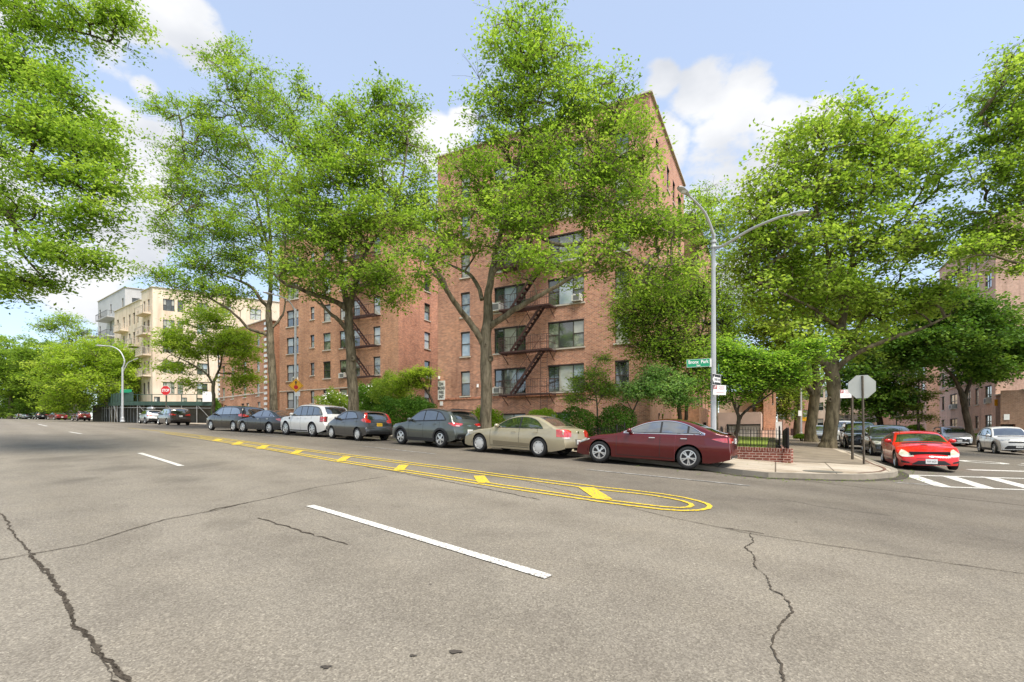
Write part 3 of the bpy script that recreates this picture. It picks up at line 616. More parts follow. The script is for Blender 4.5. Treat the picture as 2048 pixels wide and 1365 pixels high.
def wheel_meshes(R_, wd, kind, lowres):
    n = 16 if lowres else 32
    Mx = Matrix.Rotation(math.pi/2, 4, 'X') @ Matrix.Identity(4)       # lathe axis z -> -y (outside)
    rr = R_*.68
    t = MB(); t.lathe([(rr, -wd/2+.01), (rr+.02, -wd/2), (R_-.02, -wd/2+.005), (R_, -wd/2+.03), (R_, wd/2-.03), (R_-.02, wd/2-.005), (rr+.02, wd/2), (rr, wd/2-.01)], n, Mx)
    d = MB(); d.lathe([(rr, -wd/2+.01), (rr, wd/2-.05), (.0, wd/2-.06)], n, Mx)
    r = MB(); r.lathe([(rr+.003, wd/2-.008), (rr-.018, wd/2-.006), (rr-.022, wd/2-.03), (rr-.03, wd/2-.03)], n, Mx)
    zf = wd/2-.022
    if kind == 'cover':
        # pressed wheel cover: a dish with small dark openings near its edge
        r.lathe([(rr-.01, zf-.012), (rr*.80, zf), (rr*.45, zf+.012), (.001, zf+.016)], n, Mx)
        for i in range(7):
            a = 2*math.pi*i/7
            Mi = Mx @ Matrix.Rotation(a, 4, 'Z') @ Matrix.Translation((rr*.80, 0, zf+.004))
            d.poly([Mi @ Vector(q) for q in ((-.022, 0, .004), (.018, -.026, 0), (.022, 0, 0), (.018, .026, 0))])
    else:
        spec = {'five': [(0, .036, .050)], 'five_twin': [(-.16, .013, .019), (.16, .013, .019)], 'multi': [(-.13, .016, .024), (.19, .016, .024)]}[kind]
        nsp = 7 if kind == 'multi' else 5
        for i in range(nsp):
            for off, wi, wo in spec:
                a = 2*math.pi*i/nsp; a2 = a+off
                p0 = Vector((.035*math.cos(a), .035*math.sin(a), zf+.004)); p1 = Vector(((rr-.012)*math.cos(a2), (rr-.012)*math.sin(a2), zf-.004))
                u = (p1-p0).normalized(); v = Vector((-u.y, u.x, 0)); 
                for hw, s in ((0, 1),):
                    q = [p0-v*wi, p0+v*wi, p1+v*wo*1.0, p1-v*wo*1.0]; lo = [c-Vector((0, 0, .03)) for c in q]
                    r.add(q+lo, [(0, 1, 2, 3), (0, 4, 5, 1), (1, 5, 6, 2), (2, 6, 7, 3), (3, 7, 4, 0)], 0, Mx)
        r.lathe([(.062, zf-.01), (.058, zf+.008), (.02, zf+.012), (.001, zf+.012)], 16, Mx)
    return (t.mesh('tyre', M['tyre'], True), d.mesh('wheel', M['wheel_dark']), r.mesh('rim', M['hubcap'] if kind == 'cover' else M['rim'], False))
CACHE = {}; PN = [0]
def car(name, label, kind, pmat, loc, heading, group=None, step=.055, glass='autoglass', plate='plate', roofm=None, rim=None, extra=None, cat='car', scale=1., pitch=None):
    """heading: unit vector the car's nose points along; loc: point on the road under its middle"""
    k = CARK[kind]; L, wr, wb, fo, w = k['L'], k['wr'], k['wb'], k['fo'], k['W']/2
    h = Vector(heading).normalized()
    zf = G(loc[0]+h.x*wb/2, loc[1]+h.y*wb/2); zr = G(loc[0]-h.x*wb/2, loc[1]-h.y*wb/2)
    t = thing(name, label, cat, (loc[0], loc[1], (zf+zr)/2+.006), (0, -math.atan2(zf-zr, wb), math.atan2(h.y, h.x)), group)
    t.scale = (scale,)*3
    low = step > .09
    pts, rings, side, _ = bodygrid(k, step)
    nr = len(rings[0]); vs = [v for r in rings for v in r]; fs = []
    for i in range(len(rings)-1):
        for j in range(nr-1):
            a = i*nr+j; fs.append((a, a+nr, a+nr+1, a+1))
    body = link('body', mkmesh('body', vs, fs, pmat), t)
    bvh = BVHTree.FromPolygons([Vector(v) for v in vs], fs)
    def cast(o, d):
        p, nrm, _, _ = bvh.ray_cast(Vector(o), Vector(d))
        if p is None: return None
        if nrm.dot(Vector(d)) > 0: nrm = -nrm
        return p, nrm
    def patch(pname, az, bot, tp, mat, off=.005, nx=8, nz=4, sides=(1,), parent=None, rib=True, smooth=True):
        """a skin laid on the body: outline given as lower and upper edges (u across, z up) seen from azimuth az (0 nose, 90 side, 180 tail)"""
        outs = []
        for sgn in sides:
            a = R(az)*sgn; d = Vector((math.cos(a), math.sin(a), 0)); ux = Vector((-math.sin(a), math.cos(a), 0))*sgn
            g = []; ok = True; last = None
            for i in range(nx+1):
                s = i/nx; f = lambda P: P[0] if len(P) == 1 else tuple(np.interp(s*(len(P)-1), range(len(P)), [q[c] for q in P]) for c in (0, 1))
                b0, t0 = f(bot), f(tp)
                for j in range(nz+1):
                    q = j/nz; u = b0[0]+(t0[0]-b0[0])*q; z = b0[1]+(t0[1]-b0[1])*q
                    rr = cast(ux*u+Vector((0, 0, z))+d*6, -d)
                    if rr is None: rr = last
                    if rr is None: ok = False; break
                    last = rr; g.append(rr[0]+rr[1]*off)
                if not ok: break
            if not ok: continue
            ff = [(i*(nz+1)+j, (i+1)*(nz+1)+j, (i+1)*(nz+1)+j+1, i*(nz+1)+j+1) for i in range(nx) for j in range(nz)]
            # a rim that closes the skin down onto the body
            n0 = len(g); 
            edge = [i*(nz+1) for i in range(nx+1)]+[nx*(nz+1)+j for j in range(1, nz+1)]+[i*(nz+1)+nz for i in range(nx-1, -1, -1)]+[j for j in range(nz-1, 0, -1)]
            cen = sum((g[e] for e in edge), Vector())/len(edge)
            nrm_ = Vector(d)
            m_ = len(edge); g += [g[e].copy() for e in edge]; g += [g[e]-nrm_*(off+.004)+(g[e]-cen)*.004 for e in edge]
            for i in range(m_):
                j = (i+1) % m_; ff.append((n0+i, n0+m_+i, n0+m_+j, n0+j))
            outs.append(link(pname, mkmesh(pname, g, ff, mat, smooth), parent or t))
        return outs
    X = lambda p: L/2-p                                           # station -> local x
    # a patch seen from the side: u runs toward the tail on the left flank when az=90 -> ux = (-1,0,0)
    S = lambda P: [(-X(p), z) for p, z in P]
    def toppatch(pname, p0, p1, frac, mat, off=.005):
        ii = [i for i, q in enumerate(pts) if p0 <= q[0] <= p1]; mid = nr//2; g = []
        ntop = (6 if not low else 4)+(4 if not low else 3)-1; js = list(range(mid-ntop, mid+ntop+1))
        for i in ii:
            pr, nx_ = Vector(rings[max(i-1, 0)][mid]), Vector(rings[min(i+1, len(rings)-1)][mid]); tn = (nx_-pr).normalized(); up = Vector((-tn.z, 0, tn.x)); up = up if up.z > 0 or abs(up.x) > .9 else -up
            if up.z < 0: up = -up
            for j in js:
                v = Vector(rings[i][j]); v.y *= frac; g.append(v+up*off)
        m = len(js); ff = [(a*m+b, (a+1)*m+b, (a+1)*m+b+1, a*m+b+1) for a in range(len(ii)-1) for b in range(m-1)]
        return link(pname, mkmesh(pname, g, ff, mat), t)
    gm = M[glass]
    toppatch('windshield', k['ws'][0]+.03, k['ws'][1], .955, M['autoglass'])
    toppatch('rear_window', k['rg'][0], k['rg'][1]-.01, .93, M['autoglass'])
    if not low: toppatch('cowl', k['ws'][0]-.10, k['ws'][0]+.03, .94, M['trim'], .003)
    if roofm:
        toppatch('roof_panel', k['ws'][1]+.05, k['rg'][0]-.04, 1.0, roofm, .004)
    # side glass: black surround then panes
    db, dt = chaikin(k['dlo_b'], 1), chaikin(k['dlo_t'], 2)
    def dl(p0, p1, e, n_=8):
        b_ = [(p0+(p1-p0)*i/n_, interp(db, p0+(p1-p0)*i/n_)-e) for i in range(n_+1)]; t_ = [(p, max(interp(dt, p)+e, interp(db, p)+.002)) for p, _ in b_]; return b_, t_
    a0, a1 = k['dlo_b'][0][0], k['dlo_b'][-1][0]
    tr = M['chrome'] if kind in ('fastback',) else (M['trim'] if kind in ('suv', 'boxsuv', 'minivan', 'hatch', 'coupe') else pmat)
    b_, t_ = dl(a0-.03, a1+.05, .022, 16)
    if tr is not pmat: patch('window_trim', 90, S(b_), S(t_), tr, .006, 30, 4, (1, -1))
    b_, t_ = dl(a0, a1, .0, 16); patch('door_frame', 90, S(b_), S(t_), M['trim'], .010, 30, 4, (1, -1))
    cuts = [a0+.02]+list(k['split'])+[a1-.015]
    for i in range(len(cuts)-1):
        b_, t_ = dl(cuts[i]+(.03 if i else 0), cuts[i+1]-(.03 if i < len(cuts)-2 else 0), -.018)
        patch('side_window', 90, S(b_), S(t_), gm, .0145, 12, 4, (1, -1))
    # shut lines, handles, mirrors
    bl = k['belt']
    if not low:
        seams = [k['fo']+wr+.22, k['split'][0], k['fo']+wb-wr*.2]
        for i, p in enumerate(seams):
            zt = interp(bl, p)-.0; zb = .30 if i < 2 else wr*2+.16
            patch('door_seam', 90, S([(p-.006, zb), (p+.006, zb)]), S([(p-.006, zt), (p+.006, zt)]), M['trim'], .0025, 1, 8, (1, -1))
        patch('sill_line', 90, S([(seams[0], .275), (k['fo']+wb-wr-.1, .275)]), S([(seams[0], .29), (k['fo']+wb-wr-.1, .29)]), M['trim'], .003, 12, 1, (1, -1))
        for p in (k['split'][0]-.24, (k['split'][1] if len(k['split']) > 1 and kind != 'coupe' else k['fo']+wb-.05)-.1 if kind not in ('boxsuv',) else k['split'][1]-.05):
            if kind == 'coupe' and p > k['split'][0]: continue
            z = interp(bl, p)-.115
            for s in (1, -1):
                h_ = cast((X(p), 3*s, z), (0, -s, 0))
                if h_:
                    mb = MB(); q = h_[0]; mb.beam(q+Vector((.09, s*.03, 0)), q+Vector((-.09, s*.03, .004)), .018, .024); mb.box(q+Vector((.08, s*.012, 0)), (.02, .03, .022)); mb.box(q+Vector((-.08, s*.012, 0)), (.02, .03, .022))
                    mb.build('door_handle', M['chrome'] if kind == 'fastback' else pmat, t)
    for s in (1, -1):
        p = a0+.16; z = interp(bl, p)+.06; y = side(p, z)*s
        mb = MB(); c = Vector((X(p)-.02, y+s*.13, z+.03))
        Mm = Matrix.Translation(c) @ Matrix.Diagonal((.075, .115, .072, 1)); n_ = 10
        for i in range(6):
            pass
        prof = [(math.sin(math.pi*i/6)+1e-3, -math.cos(math.pi*i/6)) for i in range(7)]
        prof = [(r_**.6, z_) for r_, z_ in prof]
        mb.lathe(prof, n_, Mm); mb.beam((X(p)+.02, y-s*.02, z-.03), (X(p), y+s*.08, z-.0), .04, .03)
        mb.build('side_mirror', pmat, t, True)
    # wheels and arches
    if ('w', kind, rim, low) not in CACHE: CACHE[('w', kind, rim, low)] = wheel_meshes(wr, .215, rim or k['rim'], low)
    tm, dm, rm = CACHE[('w', kind, rim, low)]
    for c in (fo, fo+wb):
        for s in (1, -1):
            wobj = link('wheel', dm, t); wobj.location = (X(c), s*(w-.125), wr); wobj.rotation_euler = (0, .4*c, 0 if s < 0 else math.pi)
            # local: lathe outside is -y
            link('tyre', tm, wobj); link('rim', rm, wobj)
    ub = MB()
    ub.box((X((fo+wr+.1+fo+wb-wr-.1)/2), 0, .36), (wb-2*wr-.14, 2*w*.90, .30))
    ub.box((X((fo+wr)/2+.12), 0, .46), (fo+wr-.1, 2*w*.60, .36)); ub.box((X((L+fo+wb-wr)/2-.1), 0, .48), (L-fo-wb+wr-.2, 2*w*.60, .34))
    for c in (fo, fo+wb):
        for s in (1, -1):
            n_ = 14; i0 = len(ub.v); Ra = wr+.075
            for i in range(n_+1):
                a = math.pi*i/n_; 
                for yy in (s*(w*.60), s*(w-.045)): ub.v.append((X(c)+Ra*math.cos(a), yy, wr+Ra*math.sin(a)*.985))
            for i in range(n_): ub.f.append((i0+2*i, i0+2*i+1, i0+2*i+3, i0+2*i+2)); ub.uv.append(((0, 0),)*4); ub.mi.append(0)
            ub.f.append(tuple(i0+2*i for i in range(n_+1))); ub.uv.append(((0, 0),)*(n_+1)); ub.mi.append(0)
    ub.box((0, 0, (wr*.72)), (wb, .10, .10)); ub.box((X(fo), 0, wr), (.10, 2*w-.3, .10)); ub.box((X(fo+wb), 0, wr), (.12, 2*w-.3, .12))
    ub.build('underbody', M['underbody'], t)
    if k.get('clad') or kind == 'suv':
        for c in (fo, fo+wb):
            for s in (1, -1):
                cm = MB(); prev = None; n_ = 18
                for i in range(n_+1):
                    a = math.pi*(-.06+1.12*i/n_); q = []
                    for rad in (wr+.045, wr+.125):
                        x_, z_ = X(c)+rad*math.cos(a), max(.22, wr+rad*math.sin(a)); hh = cast((x_, 3*s, z_ if rad > wr+.1 else max(z_, wr+.0)), (0, -s, 0))
                        yy = (side(c, z_)+.012)*s
                        q.append((x_, yy, z_))
                    q.append((q[0][0], q[0][1]-s*.05, q[0][2]))
                    if prev: cm.quad(prev[0], prev[1], q[1], q[0]); cm.quad(prev[2], prev[0], q[0], q[2])
                    prev = q
                cm.build('arch_cladding', M['trim'], t)
    if extra: extra(t, patch, S, X, k, cast, pmat, toppatch)
    # plate(s)
    for s_, az in ((1, 0), (-1, 180)):
        if az == 0 and kind not in ('coupe', 'minivan', 'suv'): continue
        PN[0] += 1; zp = {'fastback': .88, 'sedan': .56, 'suv': .70, 'hatch': .80, 'boxsuv': .88, 'minivan': .92, 'coupe': .40 if az == 0 else .6}[kind] if az else {'coupe': .34, 'minivan': .50, 'suv': .5}[kind]
        h_ = cast((s_*6, 0, zp), (-s_, 0, 0))
        if h_:
            q = h_[0]+Vector((s_*.012, 0, 0)); nrm = Vector((h_[1].x, 0, h_[1].z)).normalized()
            nrm = Vector((s_, 0, nrm.z*.6)).normalized()
            Mf = frame(q, (0, s_, 0), nrm); pm = MB(); pm.box((0, 0, .0), (.31, .155, .012), Mf, 0)
            if not low:
                textmesh(pm, ['KHR 4821', 'JBD 3067', 'HZT 9154', 'FLM 6620', 'JYN 2385', 'GCE 7418'][PN[0] % 6], .085, Mf @ Matrix.Translation((0, -.005, .008)), 1, sx=.72)
            pm.build('number_plate', [M[plate], M['sign_black']], t)
    return t
def lights(tail, head, tmat='taillight', hmat='headlight'):
    """returns an 'extra' that adds lamps; outlines are (azimuth, lower edge, upper edge)"""
    def f(t, patch, S, X, k, cast, pmat, toppatch):
        for az, b, u in tail: patch('taillight', az, b, u, M[tmat], .008, 8, 4, (1, -1))
        for az, b, u in head: patch('headlight', az, b, u, M[hmat], .008, 8, 4, (1, -1))
    return f
P_ = {}
P_['maroon'] = paint('maroon metallic paint', (.115, .002, .004), .3, .3)
P_['champagne'] = paint('champagne metallic paint', (.46, .40, .27), .35, .34)
P_['grey'] = paint('grey green metallic paint', (.115, .13, .12), .5, .28)
P_['darkgrey'] = paint('dark grey metallic paint', (.05, .05, .05), .5, .32)
P_['midgrey'] = paint('mid grey metallic paint', (.075, .075, .076), .5, .28)
P_['white'] = paint('white paint', (.78, .77, .74), 0, .3)
P_['black'] = paint('black paint', (.006, .007, .007), .1, .2)
P_['slate'] = paint('slate metallic paint', (.035, .041, .047), .4, .25)
P_['red'] = paint('bright red paint', (.68, .010, .008), .0, .28)
P_['silver'] = paint('silver metallic paint', (.48, .49, .49), .6, .32)
P_['brown'] = paint('dark brown metallic paint', (.055, .046, .04), .4, .3)
P_['darkred'] = paint('dark red paint', (.17, .018, .018), .2, .3)
P_['cream'] = paint('off white paint', (.66, .64, .57), 0, .32)
# near flank wheel marks on the road fix each parked car: (front contact, rear contact)
def parked(fr, rr, kind, gap=0.):
    a, b = Vector(at(*fr)), Vector(at(*rr)); d = (a-b).normalized(); k = CARK[kind]
    nrm = Vector((-d.y, d.x)); nrm = nrm if nrm.y > 0 else -nrm
    mid = (a+b)/2+nrm*(k['W']/2-.13)
    off = (k['fo']+k['wb']/2)-k['L']/2        # wheels' middle is not the body's middle
    return (mid+d*off, d)
def mklamp(patch, X):
    def lamp(pname, az, P, mat, off=.008, nx=9, nz=4, sides=(1, -1)):
        a = R(az); f = lambda p, y: -math.sin(a)*X(p)+math.cos(a)*y
        return patch(pname, az, [(f(p, y), z0) for p, y, z0, z1 in P], [(f(p, y), z1) for p, y, z0, z1 in P], M[mat] if isinstance(mat, str) else mat, off, nx, nz, sides)
    return lamp
M['rocker'] = paint('darker champagne paint', (.27, .23, .15), .35, .34)
def ex_fast(t, patch, S, X, k, cast, pmat, tp):
    lamp = mklamp(patch, X)
    lamp('taillight', 145, [(4.25, .86, .90, .915), (4.5, .80, .83, .955), (4.72, .62, .81, .965), (4.80, .40, .84, .95)], 'taillight', .008, 12)
    lamp('reverse_lamp', 160, [(4.74, .62, .82, .87), (4.80, .42, .84, .88)], 'lamp_clear', .013, 5, 2)
    lamp('headlight', 38, [(.62, .86, .70, .73), (.35, .78, .60, .73), (.10, .52, .57, .68)], 'headlight')
    lamp('grille', 0, [(0, -.5, .48, .60), (0, .5, .48, .60)], 'trim', .006, 10, 3, (1,))
    lamp('lower_grille', 0, [(0, -.6, .28, .40), (0, .6, .28, .40)], 'trim', .006, 10, 3, (1,))
    lamp('rear_bumper_trim', 180, [(4.8, -.70, .33, .46), (4.8, .70, .33, .46)], 'trim', .010, 14, 3, (1,))
    lamp('exhaust_trim', 180, [(4.8, .36, .37, .40), (4.8, .66, .37, .40)], 'chrome', .02, 6, 2)
    mb = MB(); mb.beam((X(4.70), -.62, 1.115), (X(4.70), .62, 1.115), .15, .018); mb.build('spoiler', pmat, t)
def ex_sedan(t, patch, S, X, k, cast, pmat, tp):
    lamp = mklamp(patch, X)
    lamp('taillight', 140, [(4.42, .86, .72, .97), (4.60, .80, .72, .98), (4.74, .58, .72, .97), (4.78, .46, .74, .93)], 'taillight', .008, 10, 5)
    lamp('reverse_lamp', 140, [(4.62, .79, .66, .72), (4.76, .55, .665, .72)], 'lamp_clear', .009, 5, 2)
    lamp('headlight', 35, [(.6, .84, .62, .68), (.3, .76, .55, .70), (.08, .45, .55, .66)], 'headlight')
    lamp('grille', 0, [(0, -.35, .48, .62), (0, .35, .48, .62)], 'trim', .006, 8, 3, (1,))
    lamp('plate_recess', 180, [(4.8, -.25, .44, .66), (4.8, .25, .44, .66)], 'boards', .004, 4, 2, (1,))
    lamp('badge', 180, [(4.8, -.045, .86, .93), (4.8, .045, .86, .93)], 'chrome', .012, 4, 2, (1,))
    patch('side_moulding', 90, S([(1.66, .31), (3.30, .32)]), S([(1.66, .47), (3.34, .44)]), M['rocker'], .006, 12, 2, (1, -1))
def ex_suv(t, patch, S, X, k, cast, pmat, tp):
    lamp = mklamp(patch, X)
    lamp('taillight', 138, [(3.98, .86, .99, 1.03), (4.20, .78, .90, 1.04), (4.31, .60, .88, 1.03), (4.34, .40, .97, 1.01)], 'taillight', .01, 12)
    lamp('reverse_lamp', 150, [(4.27, .72, .90, .93), (4.33, .55, .89, .93)], 'lamp_clear', .014, 5, 2)
    lamp('headlight', 35, [(.5, .82, .86, .90), (.2, .74, .80, .91), (.05, .45, .82, .90)], 'headlight')
    lamp('grille', 0, [(0, -.46, .70, .78), (0, .46, .70, .78)], 'trim', .006, 10, 3, (1,))
    lamp('lower_grille', 0, [(0, -.62, .36, .42), (0, -.5, .34, .54), (0, .5, .34, .54), (0, .62, .36, .42)], 'trim', .006, 12, 3, (1,))
    lamp('bumper_trim', 180, [(4.4, -.68, .40, .57), (4.4, .68, .40, .57)], 'trim', .012, 12, 3, (1,))
    lamp('badge', 180, [(4.3, -.07, .90, .945), (4.3, .07, .90, .945)], 'chrome', .012, 4, 2, (1,))
    patch('sill_cladding', 90, S([(1.3, .22), (3.1, .22)]), S([(1.3, .36), (3.1, .36)]), M['trim'], .012, 12, 2, (1, -1))
    mb = MB(); mb.beam((X(3.88), -.54, 1.60), (X(3.88), .54, 1.60), .26, .03); mb.build('spoiler', M['trim'], t)
    for s in (1, -1):
        mb = MB(); mb.tube([(X(4.30), s*.5, .38), (X(4.42), s*.5, .38)], .042, 12); mb.build('exhaust', M['chrome'], t)
def ex_fit(t, patch, S, X, k, cast, pmat, tp):
    lamp = mklamp(patch, X)
    lamp('taillight', 135, [(3.62, .80, .98, 1.03), (3.85, .74, .90, 1.12), (3.98, .50, .88, .98)], 'taillight')
    lamp('taillight', 145, [(3.72, .68, 1.06, 1.36), (3.84, .60, 1.03, 1.36)], 'taillight', .009, 4, 6)
    lamp('headlight', 40, [(.55, .78, .78, .86), (.25, .70, .66, .84), (.06, .40, .66, .76)], 'headlight')
    lamp('bumper_trim', 180, [(4.1, -.62, .34, .46), (4.1, .62, .34, .46)], 'trim', .008, 12, 3, (1,))
    mb = MB(); mb.beam((X(3.70), -.50, 1.44), (X(3.70), .50, 1.44), .22, .025); mb.build('spoiler', pmat, t)
def ex_box(t, patch, S, X, k, cast, pmat, tp):
    lamp = mklamp(patch, X)
    lamp('taillight', 125, [(4.34, .93, .82, 1.12), (4.60, .82, .82, 1.12), (4.68, .72, .82, 1.12)], 'tailsmoke', .008, 8, 4)
    for z in (.85, .985): lamp('tail_lens', 125, [(4.38, .93, z, z+.10), (4.64, .78, z, z+.10)], 'taillight', .013, 6, 3)
    patch('side_vent', 90, S([(1.26, .92), (1.36, .92)]), S([(1.24, 1.03), (1.36, 1.03)]), M['trim'], .008, 3, 3, (1, -1))
    lamp('headlight', 38, [(.5, .88, .88, 1.0), (.2, .80, .86, 1.0), (.06, .52, .86, .98)], 'headlight')
    lamp('grille', 0, [(0, -.5, .72, .95), (0, .5, .72, .95)], 'trim', .006, 8, 3, (1,))
    patch('sill_cladding', 90, S([(1.35, .27), (3.12, .27)]), S([(1.35, .33), (3.12, .33)]), M['trim'], .012, 12, 2, (1, -1))
    lamp('bumper_trim', 180, [(4.8, -.78, .46, .60), (4.8, .78, .46, .60)], 'trim', .008, 12, 3, (1,))
M['tailsmoke'] = flat('smoked lamp housing', (.10, .02, .02), .2)
def ex_van(t, patch, S, X, k, cast, pmat, tp):
    lamp = mklamp(patch, X)
    lamp('taillight', 138, [(4.60, .93, 1.02, 1.12), (4.88, .86, .99, 1.18), (5.0, .60, .99, 1.10), (5.0, .42, 1.0, 1.06)], 'taillight', .009)
    lamp('headlight', 38, [(.62, .92, .84, .88), (.3, .84, .70, .86), (.08, .52, .68, .80)], 'headlight')
    lamp('grille', 0, [(0, -.66, .30, .60), (0, -.5, .28, .66), (0, .5, .28, .66), (0, .66, .30, .60)], 'trim', .006, 12, 3, (1,))
    lamp('grille_bar', 0, [(0, -.56, .70, .73), (0, .56, .70, .73)], 'chrome', .012, 10, 1, (1,))
def ex_slate(t, patch, S, X, k, cast, pmat, tp):
    lamp = mklamp(patch, X)
    lamp('taillight', 140, [(4.28, .86, .86, .90), (4.56, .78, .76, .94), (4.74, .52, .76, .92)], 'taillight')
    lamp('headlight', 38, [(.64, .86, .72, .76), (.35, .78, .60, .75), (.08, .46, .58, .68)], 'headlight')
    lamp('grille', 0, [(0, -.62, .30, .46), (0, .62, .30, .46)], 'trim', .006, 10, 3, (1,))
    lamp('grille_bar', 0, [(0, -.55, .56, .585), (0, .55, .56, .585)], 'trim', .008, 10, 1, (1,))
def ex_coupe(t, patch, S, X, k, cast, pmat, tp):
    lamp = mklamp(patch, X)
    lamp('headlight', 24, [(.14, .44, .49, .51), (.26, .56, .47, .58), (.40, .68, .48, .66), (.52, .77, .54, .70)], 'headlight_pale', .008, 9, 5)
    lamp('lower_grille', 0, [(0, -.50, .225, .25), (0, -.34, .225, .36), (0, .34, .225, .36), (0, .50, .225, .25)], 'trim', .006, 12, 3, (1,))
    lamp('fog_recess', 18, [(.1, .56, .27, .31), (.3, .76, .28, .36)], 'trim', .006, 4, 3)
    lamp('nose_slot', 0, [(0, -.38, .425, .432), (0, .38, .425, .432)], 'trim', .004, 12, 1, (1,))
    lamp('badge', 0, [(0, -.06, .475, .50), (0, .06, .475, .50)], 'chrome', .012, 5, 3, (1,))
    tp('hood_scoop', 1.04, 1.16, .24, M['trim'], .010)
    mb = MB(); mb.tube([(X(1.15), -.66, .84), (X(1.22), -.66, 1.42)], .006, 5); mb.build('antenna', M['trim'], t)
    lamp('taillight', 140, [(4.1, .78, .72, .84), (4.3, .5, .72, .84)], 'taillight')
l, d = parked((1205.3, 926.9), (1369.4, 940.2), 'fastback'); car('parked_car', 'dark maroon four door sedan with silver alloy wheels at the brick garden wall', 'fastback', P_['maroon'], l, d, 'cars parked along the avenue', .04, extra=ex_fast, glass='autoglass_sky')
l, d = parked((963, 904.8), (1076.5, 915), 'sedan'); car('parked_car', 'champagne beige sedan with silver wheel covers parked behind the maroon sedan', 'sedan', P_['champagne'], l, d, 'cars parked along the avenue', .04, extra=ex_sedan)
l, d = parked((803.7, 889.3), (883.9, 896.3), 'suv'); car('parked_car', 'grey compact suv with black wheel arches parked between beige sedan and small hatchback', 'suv', P_['grey'], l, d, 'cars parked along the avenue', .045, extra=ex_suv, rim='five', roofm=P_['brown'])
l, d = parked((664.4, 877.7), (719, 882.5), 'hatch'); car('parked_car', 'small dark grey hatchback with yellow rear number plate', 'hatch', P_['midgrey'], l, d, 'cars parked along the avenue', .045, extra=ex_fit, plate='plate_yellow')
l, d = parked((576.8, 871), (623.5, 874.1), 'boxsuv'); car('parked_car', 'large white boxy suv with square red tail lights', 'boxsuv', P_['white'], l, d, 'cars parked along the avenue', .05, extra=ex_box)
l, d = parked((495, 865.6), (532.9, 867.4), 'fastback'); car('parked_car', 'slate grey sedan parked nose up to the black minivan', 'fastback', P_['slate'], l, d, 'cars parked along the avenue', .07, extra=ex_slate, glass='autoglass_sky', rim='multi')
l, d = parked((430.1, 861.7), (462.2, 863.4), 'minivan'); car('parked_car', 'glossy black minivan with red tail lights beside the slender street tree', 'minivan', P_['black'], l, d, 'cars parked along the avenue', .07, extra=ex_van, glass='autoglass_sky')
def far_car(px, D, label, kind, mat, heading, **kw):
    X_ = (px-CX)/F*D; kw.setdefault('group', 'cars parked farther up the avenue'); kw.setdefault('step', .12)
    return car('parked_car', label, kind, mat, (X_, D), heading, **kw)
up = (U.x, U.y)
far_car(347, 52.5, 'dark grey minivan seen from behind, nearest the silver suv with roof box', 'minivan', P_['brown'], (-.74, .67), extra=ex_van)
sv = far_car(302, 60.5, 'silver suv with a grey roof box, in front of the scaffold shed', 'suv', P_['silver'], (-.74, .67), extra=ex_suv)
mb = MB(); mb.lathe([(.001, 0), (.36, .02), (.40, .10), (.34, .24), (.001, .30)], 16, Matrix.Diagonal((2.1, 1.05, 1, 1))); o = mb.build('roof_box', P_['silver'], None, True); o.location = sv.location+Vector((0, 0, 1.70)); o.rotation_euler = sv.rotation_euler
setp(o, 'grey roof box carried on top of the silver suv', 'roof box')
far_car(415, 70, 'silver grey crossover side on in the small cross street behind the slender tree', 'suv', P_['silver'], (-.93, -.36), group=None, extra=ex_suv)
far_car(162, 86, 'dark red suv uphill beside the tall green bin enclosure', 'suv', P_['darkred'], (-.80, .60), extra=ex_suv)
far_car(114, 98, 'bright maroon sedan parked under the dome shaped tree', 'sedan', P_['darkred'], (-.86, .5), extra=ex_slate, glass='autoglass_sky')
far_car(80, 104, 'black suv with white plate left of the far maroon sedan', 'suv', P_['black'], (-.80, .6), extra=ex_suv)
far_car(58, 108, 'small white sedan next to the far black suv', 'sedan', P_['silver'], (-.8, .6), extra=ex_slate)
far_car(41, 112, 'second small white sedan, in front of the pale pickup', 'sedan', P_['white'], (-.8, .6), extra=ex_slate)
far_car(28, 122, 'pale beige high sided suv far up the avenue', 'boxsuv', P_['cream'], (-.8, .6), extra=ex_box)
far_car(12, 128, 'dark grey sedan among the farthest cars at the left edge', 'sedan', P_['darkgrey'], (-.8, .6), extra=ex_slate)
far_car(1, 138, 'black suv at the very left edge, farthest of all', 'suv', P_['black'], (-.8, .6), extra=ex_suv)
# side street: cars facing out toward the avenue
dn = (-.47, -.88)
def side_car(px, D, label, kind, mat, **kw):
    kw.setdefault('group', 'cars parked along the side street'); kw.setdefault('step', .09)
    return car('parked_car', label, kind, mat, ((px-CX)/F*D, D), kw.pop('hd', dn), **kw)
side_car(1833, 18.7, 'bright red sports coupe with pale headlights, first at the corner', 'coupe', P_['red'], step=.04, extra=ex_coupe, hd=(-.47, -.88))
side_car(1776, 25.3, 'dark grey sedan parked behind the red coupe', 'fastback', P_['darkgrey'], step=.06, extra=ex_slate, rim='multi')
side_car(1718, 31.5, 'black suv behind the dark grey sedan, seen past the sign posts', 'suv', P_['black'], step=.07, extra=ex_suv)
side_car(1686, 39.5, 'white suv with wide grille partly hidden by the thick plane tree trunk', 'boxsuv', P_['white'], extra=ex_van)
side_car(1640, 50, 'pale blue grey car glimpsed between the two plane tree trunks', 'sedan', P_['silver'], extra=ex_slate)
side_car(1902, 45, 'silver minivan with large black grille across the side street', 'minivan', P_['silver'], extra=ex_van, step=.06)
side_car(2010, 31.3, 'white suv at the right edge with black wheel arches', 'suv', P_['white'], extra=ex_suv, step=.05)
side_car(1812, 56, 'dark grey sedan beyond the silver minivan', 'sedan', P_['darkgrey'], extra=ex_slate)
side_car(1785, 66, 'white suv farther up the side street, roof showing over the grey sedan', 'suv', P_['white'], extra=ex_suv)
